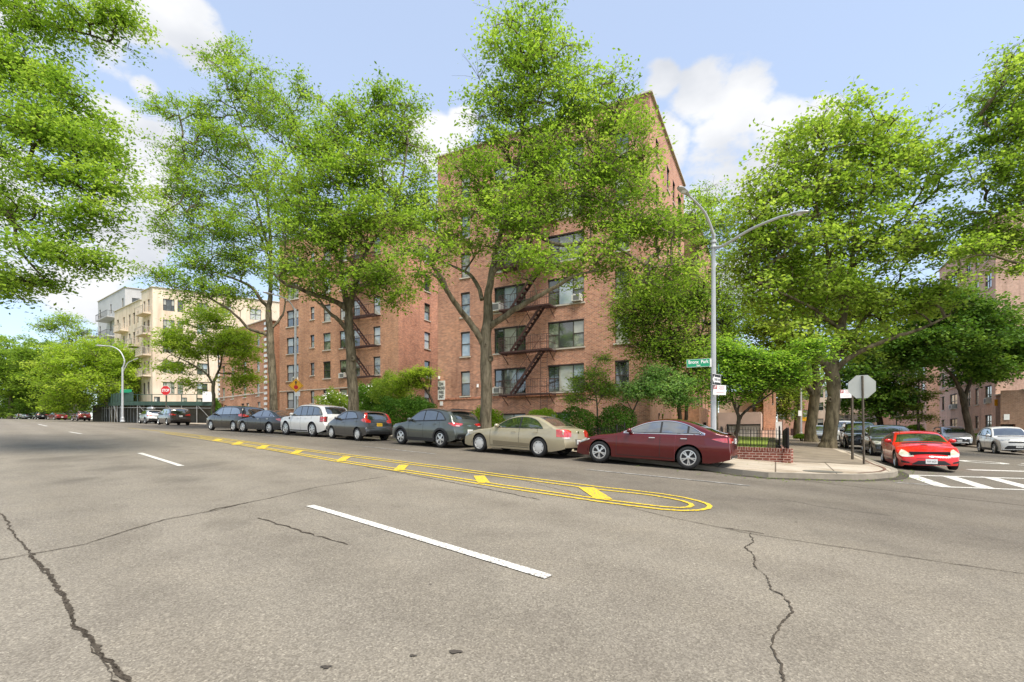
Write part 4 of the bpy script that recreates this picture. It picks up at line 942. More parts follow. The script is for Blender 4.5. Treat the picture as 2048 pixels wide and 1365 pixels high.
# ------------------------------------------------------------------ buildings
class Face:
    """one upright wall: o = start point (x, y), d = unit direction along it, n = outward normal"""
    def __init__(s, o, d, L, n=None, z0=0, z1=20):
        s.o = Vector(o[:2]); s.d = Vector(d[:2]).normalized(); s.L = L; s.z0 = z0; s.z1 = z1
        nn = Vector((s.d.y, -s.d.x)); s.n = nn if n is None or nn.dot(Vector(n[:2])) > 0 else -nn
    def P(s, a, z, out=0.): q = s.o+s.d*a+s.n*out; return Vector((q.x, q.y, z))
    def a_of(s, px):      # distance along the wall of a bearing
        k = (px-CX)/F; return (k*s.o.y-s.o.x)/(s.d.x-k*s.d.y)
    def z_of(s, px, py): a = s.a_of(px); return (HY-py)/F*(s.o.y+s.d.y*a)
def wall_mesh(mb, f, ops, depth=.13, mi=0):
    xs = sorted({0., f.L, *[o[0] for o in ops], *[o[1] for o in ops]}); zs = sorted({f.z0, f.z1, *[o[2] for o in ops], *[o[3] for o in ops]})
    def q(a0, a1, z0, z1): mb.quad(f.P(a0, z0), f.P(a1, z0), f.P(a1, z1), f.P(a0, z1), ((a0, z0), (a1, z0), (a1, z1), (a0, z1)), mi)
    for i in range(len(xs)-1):
        z = None
        run = None
        for j in range(len(zs)-1):
            mx_, mz = (xs[i]+xs[i+1])/2, (zs[j]+zs[j+1])/2
            hole = any(o[0] < mx_ < o[1] and o[2] < mz < o[3] for o in ops)
            if not hole:
                if run is None: run = zs[j]
            if (hole or j == len(zs)-2) and run is not None:
                q(xs[i], xs[i+1], run, zs[j] if hole else zs[j+1]); run = None
    for a0, a1, z0, z1 in [o[:4] for o in ops]:
        for (p, z), (p2, z2) in [((a0, z0), (a0, z1)), ((a1, z0), (a1, z1)), ((a0, z0), (a1, z0)), ((a0, z1), (a1, z1))]:
            mb.quad(f.P(p, z), f.P(p2, z2), f.P(p2, z2, -depth), f.P(p, z, -depth), ((p, z), (p2, z2), (p2+depth, z2), (p+depth, z)), mi)
def window(parent, f, a0, a1, z0, z1, kind='dh', detail=2, seed=0, sill='stone', dp=.10, frm='winframe'):
    rnd = random.Random(seed*7919+int(a0*100)+int(z0*1000)); fr = MB(); t = .045 if detail else .05
    w = a1-a0
    if kind == 'triple': cols = [0, .30, .70, 1.]
    elif kind == 'pair': cols = [0, .5, 1.]
    elif kind == 'wide': cols = [0, .27, .73, 1.]
    else: cols = [0, 1.]
    def bar(x0, x1, y0, y1, o=0.): 
        c = f.P((x0+x1)/2, (y0+y1)/2, -dp+o); Mm = frame(c, (f.d.x, f.d.y, 0), (f.n.x, f.n.y, 0)); fr.box((0, 0, 0), (x1-x0, y1-y0, .05), Mm)
    bar(a0, a1, z0, z0+t); bar(a0, a1, z1-t, z1)
    for c in cols: x = a0+w*c; bar(max(a0, x-t/2), min(a1, x+t/2) if c else a0+t, z0+t, z1-t, .003) if 0 < c < 1 else bar(*((a0, a0+t) if c == 0 else (a1-t, a1)), z0+t, z1-t, .003)
    panes = []
    for i in range(len(cols)-1):
        x0, x1 = a0+w*cols[i]+t/2, a0+w*cols[i+1]-t/2; single = kind in ('triple', 'wide') and i == 1
        zm = z0+(z1-z0)*rnd.choice([.48, .5, .5])
        up = rnd.choice(['pane_blind', 'pane_curtain', 'pane_dark', 'pane_blind', 'pane_curtain', 'pane_blue']); lo = rnd.choice(['pane_dark', 'pane_dark', 'pane_curtain', up])
        if single: panes.append((x0, x1, z0+t, z1-t, up))
        else:
            bar(x0, x1, zm-.03, zm+.03, .006); panes.append((x0, x1, zm, z1-t, up)); panes.append((x0, x1, z0+t, zm, lo))
    wo = fr.build('window', M[frm], parent)
    for k_, (x0, x1, y0, y1, m) in enumerate(panes):
        pm = MB(); e = .004*(k_ % 2); pm.quad(f.P(x0, y0, -dp-.01-e), f.P(x1, y0, -dp-.01-e), f.P(x1, y1, -dp-.01-e), f.P(x0, y1, -dp-.01-e)); pm.build('pane', M[m], wo)
    if detail:
        sb = MB(); Mm = frame(f.P((a0+a1)/2, z0-.05, .02), (f.d.x, f.d.y, 0), (f.n.x, f.n.y, 0)); sb.box((0, 0, 0), (w+.16, .09, .10), Mm); sb.build('sill', M[sill], wo)
        lb = MB(); Mm = frame(f.P((a0+a1)/2, z1-.045, -.03), (f.d.x, f.d.y, 0), (f.n.x, f.n.y, 0)); lb.box((0, 0, 0), (w-.004, .09, .075), Mm); lb.build('lintel', M['steel_lintel'], wo)
    return wo
def roofcap(parent, pts, z, mat='roof', cope='stone', w=.3):
    mb = MB(); mb.poly([(p[0], p[1], z-.45) for p in pts]); mb.build('roof', M[mat], parent)
    cb = MB()
    for i in range(len(pts)):
        a, b = pts[i], pts[(i+1) % len(pts)]; d = (Vector(b[:2])-Vector(a[:2])).normalized()*.1
        cb.beam((a[0]-d.x, a[1]-d.y, z+.03+.004*i), (b[0]+d.x, b[1]+d.y, z+.03+.004*i), w, .09)
    cb.build('coping', M[cope], parent)
def ac_unit(f, a, z, label, w=.62, h=.40, out=.28, group='window air conditioners'):
    c = f.P(a, z+h/2, out/2-.06); Mm = frame((0, 0, 0), (f.d.x, f.d.y, 0), (f.n.x, f.n.y, 0)); t = thing('air_conditioner', label, 'air conditioner', c, (0, 0, 0), group)
    mb = MB(); mb.box((0, 0, 0), (w, h, out+.1), Mm); mb.build('casing', M['ac'], t)
    g_ = MB()
    g_.box((0, 0, out/2+.053), (w*.62, h*.74, .01), Mm); g_.build('grille', M['ac_grille'], t)
    b = MB(); b.box((-w*.3, -h/2-.04, 0), (.03, .08, out*.8), Mm); b.box((w*.3, -h/2-.04, 0), (.03, .08, out*.8), Mm); b.build('bracket', M['ac'], t)
    return t
ROWS = [4.65, 7.41, 10.17, 12.93, 15.69, 18.45]
D0 = 29.8; CO = Vector(((1300-CX)/F*D0, D0))              # near right corner of the main block
# ---- main block
mainb = thing('apartment_building', 'six storey red brick block with zigzag front fire escape behind the tallest oak', 'building', (0, 0, 0))
fF = Face(CO, A1, 15.1, (0, -1), -.6, 20.15); fR = Face(CO, WD, 12.4, (1, 0), -.9, 20.15)
LC = CO+A1*15.1; fL = Face(LC, WD, 14, (-1, 0), -.2, 20.15)
opsF = []
cols = [(921.6, 939.7, 'dh'), (988.5, 1051.5, 'triple'), (1095.8, 1168, 'triple'), (1229.7, 1258, 'dh')]
win = []
for r, zt in enumerate(ROWS):
    for ci, (x0, x1, kd) in enumerate(cols):
        a1, a0 = fF.a_of(x0), fF.a_of(x1); opsF.append((a0, a1, zt-1.72, zt)); win.append((fF, a0, a1, zt-1.72, zt, kd, r*10+ci))
for x0, x1 in ((1003, 1051), (1090, 1140), (900, 935)):
    a1, a0 = fF.a_of(x0), fF.a_of(x1); opsF.append((a0, a1, .45, 1.62)); win.append((fF, a0, a1, .45, 1.62, 'pair', 5))
opsR = []
for r, zt in enumerate(ROWS):
    for ci, (a0, a1, kd) in enumerate([(1.6, 2.5, 'dh'), (5.2, 6.1, 'dh'), (7.4, 8.3, 'dh'), (9.6, 11.1, 'pair')]):
        if r == 0 and ci == 0: continue
        opsR.append((a0, a1, zt-1.6, zt)); win.append((fR, a0, a1, zt-1.6, zt, kd, r*10+ci+100))
for a0 in (2.4, 3.5): opsR.append((a0, a0+.5, .2, 1.55)); win.append((fR, a0, a0+.5, .2, 1.55, 'dh', 201))
mb = MB(); wall_mesh(mb, fF, opsF); wall_mesh(mb, fL, []); mb.build('wall', M['brick'], mainb)
mb = MB(); wall_mesh(mb, fR, opsR)
E1 = CO+WD*12.4; E2 = E1-Vector((WD.y, -WD.x))*5.5; E3 = CO+WD*19-Vector((WD.y, -WD.x))*5.5; E4 = CO+WD*19
fB1 = Face(E1, A1, 5.5, (0, 1), -.9, 20.15); wall_mesh(mb, fB1, [])
f2F = Face(E4, A1, 6.2, (0, -1), -.9, 20.15); f2R = Face(E4, WD, 16, (1, 0), -.9, 20.15)
o2 = []; o3 = []
for r, zt in enumerate(ROWS):
    o2.append((1.2, 2.0, zt-1.6, zt)); win.append((f2F, 1.2, 2.0, zt-1.6, zt, 'dh', 300+r))
    for a0 in (1.5, 4.2, 7.2, 10.0): o3.append((a0, a0+1.1, zt-1.6, zt)); win.append((f2R, a0, a0+1.1, zt-1.6, zt, 'pair', 400+r))
wall_mesh(mb, f2F, o2); wall_mesh(mb, f2R, o3); mb.build('side_wall', M['brick_side'], mainb)
for w_ in win: window(mainb, *w_[:6], seed=w_[6])
p_ = lambda v: (v.x, v.y)
roofcap(mainb, [p_(CO), p_(LC), p_(LC+WD*14), p_(CO+WD*12.4+A1*5.5), p_(E1)], 20.15)
roofcap(mainb, [p_(E4), p_(E4+A1*20), p_(E4+A1*20+WD*16), p_(E4+WD*16)], 20.15)
mb = MB()          # string course over the basement, lot dado
c = fF.P(7.55, 2.74, .02); mb.box((0, 0, 0), (15.1, .09, .05), frame(c, (A1.x, A1.y, 0), (fF.n.x, fF.n.y, 0))); mb.build('string_course', M['brick'], mainb)
# service rooms built against the side of the block
mb = MB(); fs_ = Face(CO+WD*9.6-Vector((A1.x, A1.y))*.0, -A1, 1.35, (0, -1), -.9, 2.35)
anx = [(CO+WD*9.6), (CO+WD*9.6-A1*1.5), (CO+WD*15.5-A1*1.5), (CO+WD*15.5)]
for a, b in zip(anx, anx[1:]): 
    d = b-a; wall_mesh(mb, Face(a, d, d.length, None, -.9, 2.35), [])
mb.poly([(q.x, q.y, 2.35) for q in anx]); mb.build('side_annex', M['brick_orange'], mainb)
mb = MB(); dd = CO+WD*12.2-A1*1.53; mb.beam((dd.x, dd.y, -.9), (dd.x, dd.y, 1.2), .9, .05); mb.build('annex_door', M['iron'], mainb)
# fire escape on the front
fe = bpy.data.objects.new('fire_escape', None); C.objects.link(fe); fe.parent = mainb
aL, aR = fF.a_of(1014), fF.a_of(1112)
Mf = lambda a, z, o: frame(fF.P(a, z, o), (A1.x, A1.y, 0), (fF.n.x, fF.n.y, 0))
for r in range(6):
    zp = 2.78+2.76*r
    mb = MB()
    for k in range(9): mb.box((0, 0, 0), (aL-aR, .03, .06), Mf((aL+aR)/2, zp, .12+.12*k))
    mb.box((0, 0, 0), (aL-aR, .10, .04), Mf((aL+aR)/2, zp-.03, 1.12)); mb.box((0, 0, 0), (.05, .10, 1.1), Mf(aL, zp-.034, .57)); mb.box((0, 0, 0), (.05, .10, 1.1), Mf(aR, zp-.034, .57))
    for a in (aL-.1, (aL+aR)/2, aR+.1): mb.beam(fF.P(a, zp-.62, .02), fF.P(a, zp-.05, .95), .035)
    mb.build('platform', M['fire_escape'], fe)
    rb = MB()
    for h_ in (.45, .92):
        rb.beam(fF.P(aL, zp+h_, 1.12), fF.P(aR, zp+h_, 1.12), .025)
        for a in (aL, aR): rb.beam(fF.P(a, zp+h_, .02), fF.P(a, zp+h_, 1.12), .025)
    n_ = 22
    for k in range(n_+1): a = aL+(aR-aL)*k/n_; rb.beam(fF.P(a, zp, 1.12), fF.P(a, zp+.92, 1.12), .014 if k % 7 else .03)
    for a in (aL, aR):
        for k in range(1, 7): rb.beam(fF.P(a, zp, 1.12-k*.17), fF.P(a, zp+.92, 1.12-k*.17), .014)
    rb.build('railing', M['fire_escape'], fe)
    if r < 5:
        s0, s1 = aL-.75, aR+.62; sm = MB(); z1 = zp+2.76
        for o in (.42, .92): sm.beam(fF.P(s0, zp+.05, o), fF.P(s1, z1, o), .035, .16)
        for k in range(1, 11): a = s0+(s1-s0)*k/11; z = zp+(z1-zp)*k/11; sm.box((0, 0, 0), (.22, .03, .50), Mf(a, z, .67))
        sm.build('stair', M['fire_escape'], fe)
        hm = MB(); hm.beam(fF.P(s0, zp+.85, .98), fF.P(s1, z1+.75, .98), .022); 
        for k in range(0, 12, 3): a = s0+(s1-s0)*k/11; z = zp+(z1-zp)*k/11; hm.beam(fF.P(a, z, .96), fF.P(a, z+.82, .96), .018)
        hm.build('handrail', M['fire_escape'], fe)
lm = MB()
for a in (aR+.18, aR+.62): lm.beam(fF.P(a, 1.0, 1.0), fF.P(a, 6.4, 1.0), .035)
for k in range(18): lm.beam(fF.P(aR+.18, 1.1+.3*k, 1.0), fF.P(aR+.62, 1.1+.3*k, 1.0), .022)
lm.build('drop_ladder', M['fire_escape'], fe)
ac_unit(fF, fF.a_of(996.5), 2.98, 'white air conditioner in the lowest window left of the front fire escape')
ac_unit(fF, fF.a_of(996), 8.5, 'big white air conditioner two floors above, beside the oak trunk', .8, .52, .42)
ac_unit(fF, fF.a_of(1155), 8.5, 'air conditioner high on the right triple window under the leaves')
for r in (2, 3, 4): ac_unit(f2R, 4.8, ROWS[r]-1.55, 'air conditioner on the rear wing side wall, floor '+['three', 'four', 'five'][r-2])
# address sign
sg = thing('address_sign', 'white wall sign reading 2244 BRONX PARK EAST on the brick corner', 'sign', fF.P(14.75, 3.4, .03))
Ms = frame((0, 0, 0), (-A1.x, -A1.y, 0), (fF.n.x, fF.n.y, 0)); mb = MB(); mb.box((0, 0, 0), (.60, 1.36, .05), Ms); mb.build('board', M['sign_white'], sg)
mb = MB()
for i, s_ in enumerate(['2244', 'BRONX', 'PARK', 'EAST']): textmesh(mb, s_, .30, Ms @ Matrix.Translation((0, .44-.30*i, .03)), bold=.012, sx=.60)
mb.build('lettering', M['sign_black'], sg)
mb = MB(); mb.box((0, 0, 0), (.26, .30, .03), frame(fF.P(14.75, 2.45, .03), (-A1.x, -A1.y, 0), (fF.n.x, fF.n.y, 0))); setp(mb.build('notice_plate', M['sign_white']), 'small blank white plate on the brick under the address sign', 'sign')
def walllamp(p, n, label):
    t = thing('wall_lamp', label, 'lamp', p); mb = MB(); mb.box((0, 0, 0), (.14, .14, .14)); mb.build('housing', M['sign_white'], t); q = MB(); q.lathe([(.04, 0), (.09, -.16)], 10, Matrix.Translation((0, -.12, 0))); q.build('lamp_head', M['sign_white'], t)
walllamp(fF.P(fF.a_of(957), 3.62, .1), fF.n, 'small white wall lamp between the single window and the oak trunk')
walllamp(fF.P(14.9, 4.35, .1), fF.n, 'small white floodlight above the address sign')
# ---- left wing
WO = Vector(((797-CX)/F*45.4, 45.4)); WL_ = 15.6
wing = thing('apartment_building', 'matching red brick wing set back on the left with its own fire escape', 'building')
fW = Face(WO, A1, WL_, (0, -1), -.1, 20.15); fWR = Face(WO, WD, 9, (1, 0), -.1, 20.15); fWL = Face(WO+A1*WL_, WD, 12, (-1, 0), .2, 20.15)
ow_ = []; owr = []; ws_ = []
for r, zt in enumerate(ROWS):
    for ci, (x0, x1, kd) in enumerate([(573.6, 597, 'pair'), (621, 628.5, 'dh'), (646.5, 661, 'dh'), (679.5, 694, 'dh'), (706, 719.5, 'dh'), (746.8, 760.5, 'dh')]):
        a1, a0 = fW.a_of(x0), fW.a_of(x1); h_ = 1.65 if ci != 1 else 1.25; ow_.append((a0, a1, zt-h_, zt)); ws_.append((fW, a0, a1, zt-h_, zt, kd, 500+r*7+ci))
    a0, a1 = fWR.a_of(849), fWR.a_of(860); owr.append((a0, a1, zt-1.6, zt)); ws_.append((fWR, a0, a1, zt-1.6, zt, 'dh', 600+r))
mb = MB(); wall_mesh(mb, fW, ow_); wall_mesh(mb, fWL, []); mb.build('wall', M['brick_orange'], wing)
mb = MB(); wall_mesh(mb, fWR, owr); mb.build('side_wall', M['brick'], wing)
for w_ in ws_: window(wing, *w_[:6], seed=w_[6])
roofcap(wing, [p_(WO), p_(WO+A1*WL_), p_(WO+A1*WL_+WD*12), p_(WO+WD*12)], 20.15)
mb = MB(); mb.box((0, 0, 0), (WL_, .08, .05), frame(fW.P(WL_/2, 4.75, .02), (A1.x, A1.y, 0), (fW.n.x, fW.n.y, 0))); mb.build('string_course', M['stone'], wing)
fe2 = bpy.data.objects.new('fire_escape', None); C.objects.link(fe2); fe2.parent = wing
bL, bR = fW.a_of(703), fW.a_of(763)
for r in range(1, 6):
    zp = ROWS[r]-1.85; mb = MB()
    for k in range(6): mb.beam(fW.P(bL, zp, .1+.17*k), fW.P(bR, zp, .1+.17*k), .06, .03)
    mb.beam(fW.P(bL, zp-.04, 1.02), fW.P(bR, zp-.04, 1.02), .04, .12); mb.build('platform', M['fire_escape'], fe2)
    rb = MB(); rb.beam(fW.P(bL, zp+.9, 1.02), fW.P(bR, zp+.9, 1.02), .03)
    for k in range(19): a = bL+(bR-bL)*k/18; rb.beam(fW.P(a, zp, 1.02), fW.P(a, zp+.9, 1.02), .016)
    rb.build('railing', M['fire_escape'], fe2)
    sm = MB(); s0, s1 = bL-.3, bR+.9
    if r < 5:
        for o in (.4, .85): sm.beam(fW.P(s1, zp, o), fW.P(s0, zp+2.76, o), .03, .14)
        for k in range(1, 11): a = s1+(s0-s1)*k/11; sm.beam(fW.P(a, zp+2.76*k/11, .4), fW.P(a, zp+2.76*k/11, .85), .16, .03)
        sm.build('stair', M['fire_escape'], fe2)
ac_unit(fW, fW.a_of(687), ROWS[1]-1.75, 'air conditioner left of the middle street tree trunk, third floor', .75, .45)
ac_unit(fWR, fWR.a_of(854.5), ROWS[1]-1.7, 'air conditioner in the narrow window of the recessed return wall', .75, .45)
ac_unit(fWR, fWR.a_of(854.5), ROWS[0]-2.9, 'low air conditioner near the ground by the twisted tree', .8, .5)
ac_unit(fW, fW.a_of(592), ROWS[1]-1.75, 'air conditioner behind the lamp post of the stop ahead sign', .6, .4)
walllamp(fW.P(fW.a_of(667), 4.5, .15), fW.n, 'round wall lamp on the left brick wing')
# ---- brick building with pale quoins
Q0 = Vector(((533-CX)/F*57, 57)); QD = Vector((-.768, .641)).normalized(); qn = Vector((QD.y, -QD.x)); qn = qn if qn.y < 0 else -qn
k = (437-CX)/F; QL = (k*Q0.y-Q0.x)/(QD.x-k*QD.y)
quo = thing('brick_house', 'four storey orange brick building with striped pale corner quoins', 'building')
fQ = Face(Q0, QD, QL, (0, -1), .5, 13.2); fQR = Face(Q0, (-qn.x, -qn.y), 10, (1, 0), .5, 13.2); fQL = Face(Q0+QD*QL, (-qn.x, -qn.y), 10, (-1, 0), .5, 13.2)
oq = []; wq = []
for zt in (12.0, 9.1, 6.3):
    for c_ in (.16, .42, .68, .88): a = QL*c_; oq.append((a-.4, a+.4, zt-1.5, zt)); wq.append((fQ, a-.4, a+.4, zt-1.5, zt, 'dh'))
for c_ in (.14, .36, .46, .84): a = QL*c_; oq.append((a-.35, a+.35, 2.4, 4.1)); wq.append((fQ, a-.35, a+.35, 2.4, 4.1, 'dh'))
mb = MB(); wall_mesh(mb, fQ, oq); wall_mesh(mb, fQR, []); wall_mesh(mb, fQL, []); mb.build('wall', M['brick_orange'], quo)
for i, w_ in enumerate(wq): window(quo, *w_, seed=700+i, frm='winframe_light')
mb = MB()
for k_ in range(21):
    z = .8+.60*k_
    for a in (.18, QL-.18): mb.box((0, 0, 0), (.62, .30, .10), frame(fQ.P(a, z, .02), (QD.x, QD.y, 0), (fQ.n.x, fQ.n.y, 0)))
mb.build('quoins', M['sign_white'], quo)
mb = MB(); mb.beam(fQ.P(0, 5.1, .03), fQ.P(QL, 5.1, .03), .08, .12); mb.build('string_course', M['stone'], quo)
roofcap(quo, [p_(Q0), p_(Q0+QD*QL), p_(Q0+QD*QL-qn*10), p_(Q0-qn*10)], 13.2)
# ---- cream stucco corner block
B0 = Vector(((305-CX)/F*73, 73)); BD = Vector((.866, .5)); bn = Vector((.5, -.866)); AD = Vector((-.792, .610)).normalized(); an = Vector((AD.y, -AD.x)); an = an if an.y < 0 else -an
cr_ = thing('stucco_building', 'tall cream stucco apartment block on the far corner behind the scaffold shed', 'building')
fB = Face(B0, BD, 34, (0, -1), 1.5, 21.6); k = (283-CX)/F; AL = (k*B0.y-B0.x)/(AD.x-k*AD.y); fA = Face(B0, AD, AL, (-1, -1), 1.5, 21.6)
ob = []; wb_ = []; oa = []
RB = [20.1, 17.1, 14.1, 11.1, 8.1]
for r, zt in enumerate(RB):
    for x0, x1, kd in ((326, 349, 'wide'), (394, 415, 'pair'), (445, 462, 'pair'), (500, 522, 'pair'), (355, 366, 'dh')):
        a0, a1 = fB.a_of(x0), fB.a_of(x1); ob.append((a0, a1, zt-1.7, zt)); wb_.append((fB, a0, a1, zt-1.7, zt, kd))
    for x0, x1 in ((286.5, 290.5), (295, 299)):
        a1, a0 = fA.a_of(x0), fA.a_of(x1); oa.append((a0, a1, zt-1.8, zt)); wb_.append((fA, a0, a1, zt-1.8, zt, 'dh'))
for x0, x1 in ((308, 320), (362, 374), (394, 412)):
    a0, a1 = fB.a_of(x0), fB.a_of(x1); ob.append((a0, a1, 3.9, 5.9)); wb_.append((fB, a0, a1, 3.9, 5.9, 'pair'))
mb = MB(); wall_mesh(mb, fB, ob, .2); wall_mesh(mb, fA, oa, .2); mb.build('wall', M['stucco'], cr_)
for i, w_ in enumerate(wb_): window(cr_, *w_, detail=0, seed=800+i, dp=.15)
roofcap(cr_, [p_(B0), p_(B0+BD*34), p_(B0+BD*34+Vector((-8, 22))), p_(B0+AD*AL+Vector((0, 12))), p_(B0+AD*AL)], 21.6)
def balcony(parent, f, a0, a1, z, out=1.3, mat='stucco', rail='winframe'):
    mb = MB(); mb.box((0, 0, 0), (a1-a0, .18, out), frame(f.P((a0+a1)/2, z, out/2), (f.d.x, f.d.y, 0), (f.n.x, f.n.y, 0))); o = mb.build('balcony', M[mat], parent)
    rb = MB(); rb.beam(f.P(a0, z+1.05, out), f.P(a1, z+1.05, out), .06)
    for k in range(13): a = a0+(a1-a0)*k/12; rb.beam(f.P(a, z, out), f.P(a, z+1.05, out), .03)
    for a in (a0, a1):
        rb.beam(f.P(a, z+1.05, 0), f.P(a, z+1.05, out), .05)
        for k in range(5): rb.beam(f.P(a, z, out*k/4), f.P(a, z+1.05, out*k/4), .03)
    rb.build('railing', M[rail], o)
for zt in RB[:4]: balcony(cr_, fA, .6, AL-.6, zt-2.2, 1.0, 'stucco', 'stone')
def stepped(name, label, x0, D, x1, zt, mat, rows, cols_, seed, balc=()):
    o = Vector(((x0-CX)/F*D, D)); k = (x1-CX)/F; L_ = (k*o.y-o.x)/(AD.x-k*AD.y); t = thing(name, label, 'building')
    fa = Face(o, AD, L_, (-1, -1), 2, zt); fb = Face(o, BD, 22, (0, -1), 2, zt); fc = Face(o+AD*L_, BD, 22, (0, 1), 2, zt); ops = []; ww = []
    for zz in rows:
        for c_ in cols_: a = L_*c_; ops.append((a-.45, a+.45, zz-1.8, zz)); ww.append((fa, a-.45, a+.45, zz-1.8, zz, 'dh'))
    opb = [(1+3.*i, 2.1+3.*i, zz-1.7, zz) for i in range(2) for zz in rows]
    mb = MB(); wall_mesh(mb, fa, ops, .2); wall_mesh(mb, fb, opb, .2); wall_mesh(mb, fc, []); mb.build('wall', M[mat], t)
    for i, w_ in enumerate(ww): window(t, *w_, detail=0, seed=seed+i, dp=.15)
    for i, q in enumerate(opb): window(t, fb, *q, 'dh', detail=0, seed=seed+40+i, dp=.15)
    roofcap(t, [p_(o), p_(o+BD*22), p_(o+AD*L_+BD*22), p_(o+AD*L_)], zt)
    for a0, a1, z in balc: balcony(t, fa, L_*a0, L_*a1, z, 1.8 if mat == 'greypanel' else 1.1, mat, 'winframe' if mat == 'greypanel' else 'stone')
    return t
D1 = (B0+AD*AL).y+1.5
def dpx(px, o, d): k = (px-CX)/F; return o+d*((k*o.y-o.x)/(d.x-k*d.y))
stepped('stucco_building', 'lower cream stucco block with small balconies, left of the far corner block', 281, D1, 229, 20.9, 'stucco', [19.4, 16.4, 13.4, 10.4, 7.4], [.10, .24, .40, .62, .86], 900, [(.44, .72, 16.9), (.44, .72, 13.9), (.44, .72, 10.9), (.02, .2, 13.9)])
D2 = dpx(229, Vector(((281-CX)/F*D1, D1)), AD).y+2
stepped('grey_building', 'modern grey apartment block with projecting balconies at the far left', 250, D2+3, 196, 26.5, 'greypanel', [24.8, 21.6, 18.4, 15.2, 12], [.08, .5, .92], 950, [(.2, .62, 21.6), (.2, .62, 18.2), (.2, .62, 14.8), (.93, 1.2, 19.6), (.93, 1.2, 16.0)])
# ---- scaffold shed over the far pavement
SH0 = Vector(((425-CX)/F*63, 63)); SH1 = Vector(((247-CX)/F*67, 67)); SH2 = Vector(((196-CX)/F*83, 83))
sh = thing('sidewalk_shed', 'dark green construction shed on steel posts round the cream corner block', 'scaffold')
for a, b, tall in ((SH0, SH1, False), (SH1, SH2, True)):
    d = (b-a); L_ = d.length; d.normalize(); n_ = Vector((-d.y, d.x)); n_ = n_ if n_.y > 0 else -n_
    za, zb = G(a.x, a.y)+2.55, G(b.x, b.y)+2.55
    mb = MB(); mb.beam((a.x, a.y, za), (b.x, b.y, zb), .12, .5); 
    e0, e1 = a+n_*2.4, b+n_*2.4; mb.quad((a.x, a.y, za+.1), (b.x, b.y, zb+.1), (e1.x, e1.y, zb+.1), (e0.x, e0.y, za+.1)); mb.build('deck', M['shed_green'], sh)
    mb = MB(); nn = int(L_/2.1)
    if tall:
        mb.quad((a.x, a.y, za+.26), (b.x, b.y, zb+.26), (b.x, b.y, zb+1.45), (a.x, a.y, za+1.45))
        for k in range(nn+1): q = a+d*L_*k/nn; zq = za+(zb-za)*k/nn; mb.beam((q.x, q.y-.05, zq), (q.x, q.y-.05, zq+1.5), .12)
    else:
        for k in range(nn+1): q = a+d*L_*k/nn; zq = za+(zb-za)*k/nn; mb.beam((q.x, q.y, zq), (q.x, q.y, zq+1.15), .08)
        mb.beam((a.x, a.y, za+1.15), (b.x, b.y, zb+1.15), .07); 
        q = a+d*L_*.88; mb.quad((q.x, q.y-.03, zb+.26), (b.x, b.y-.03, zb+.26), (b.x, b.y-.03, zb+1.45), (q.x, q.y-.03, zb+1.45))
    mb.build('parapet', M['shed_green'], sh)
    mb = MB()
    for k in range(nn+1):
        for off in (0, 2.2):
            q = a+d*L_*k/nn+n_*off; mb.beam((q.x, q.y, G(q.x, q.y)), (q.x, q.y, za+(zb-za)*k/nn), .07)
            if k < nn and off == 0 and k % 2 == 0: q2 = a+d*L_*(k+1)/nn; mb.beam((q.x, q.y, G(q.x, q.y)+.4), (q2.x, q2.y, za+(zb-za)*(k+1)/nn-.1), .05)
    mb.beam((a.x, a.y, za-.55), (b.x, b.y, zb-.55), .06); mb.build('scaffold_posts', M['shed_steel'], sh)
    mb = MB(); e0, e1 = a+n_*2.35, b+n_*2.35; mb.quad((e0.x, e0.y, G(e0.x, e0.y)), (e1.x, e1.y, G(e1.x, e1.y)), (e1.x, e1.y, zb), (e0.x, e0.y, za)); mb.build('back_boards', M['boards'], sh)
q = SH0+(SH1-SH0)*.03; mb = MB(); mb.box((0, 0, 0), (1.6, 1.25, .06), frame((q.x, q.y-.12, G(q.x, q.y)+3.4), (1, 0, 0), (0, -1, 0))); o = setp(mb.build('shed_banner', M['sign_white']), 'white banner hung on the right end of the green scaffold shed', 'sign')
q = SH1+(SH0-SH1)*.04; mb = MB(); Mg = frame((q.x, q.y-.14, G(q.x, q.y)+4.15), (1, 0, 0), (0, -1, 0)); mb.box((0, 0, 0), (1.5, .42, .05), Mg); o = setp(mb.build('street_name_sign', M['sign_green']), 'small green street sign far off by the scaffold shed corner', 'sign')
q = Vector(((188-CX)/F*80, 80)); mb = MB()
for k in range(5): mb.box((q.x+k*.42, q.y, G(q.x, q.y)+1.25), (.40, .08, 2.5))
mb.box((q.x+.84, q.y+.5, G(q.x, q.y)+2.52), (2.2, 1.1, .05)); mb.box((q.x+.84, q.y+.5, G(q.x, q.y)+1.2), (2.0, .8, 2.3)); setp(mb.build('bin_enclosure', M['boards']), 'tall grey green boarded enclosure right of the dark red suv', 'enclosure')
mb = MB(); q = Vector(((100-CX)/F*106, 108)); mb.beam((q.x, q.y, G(q.x, q.y)+1.6), (q.x+7.5, q.y-4, G(q.x, q.y)+1.5), .3, 3.2); setp(mb.build('garden_fence', M['boards']), 'grey board fence behind the far maroon sedan', 'fence')
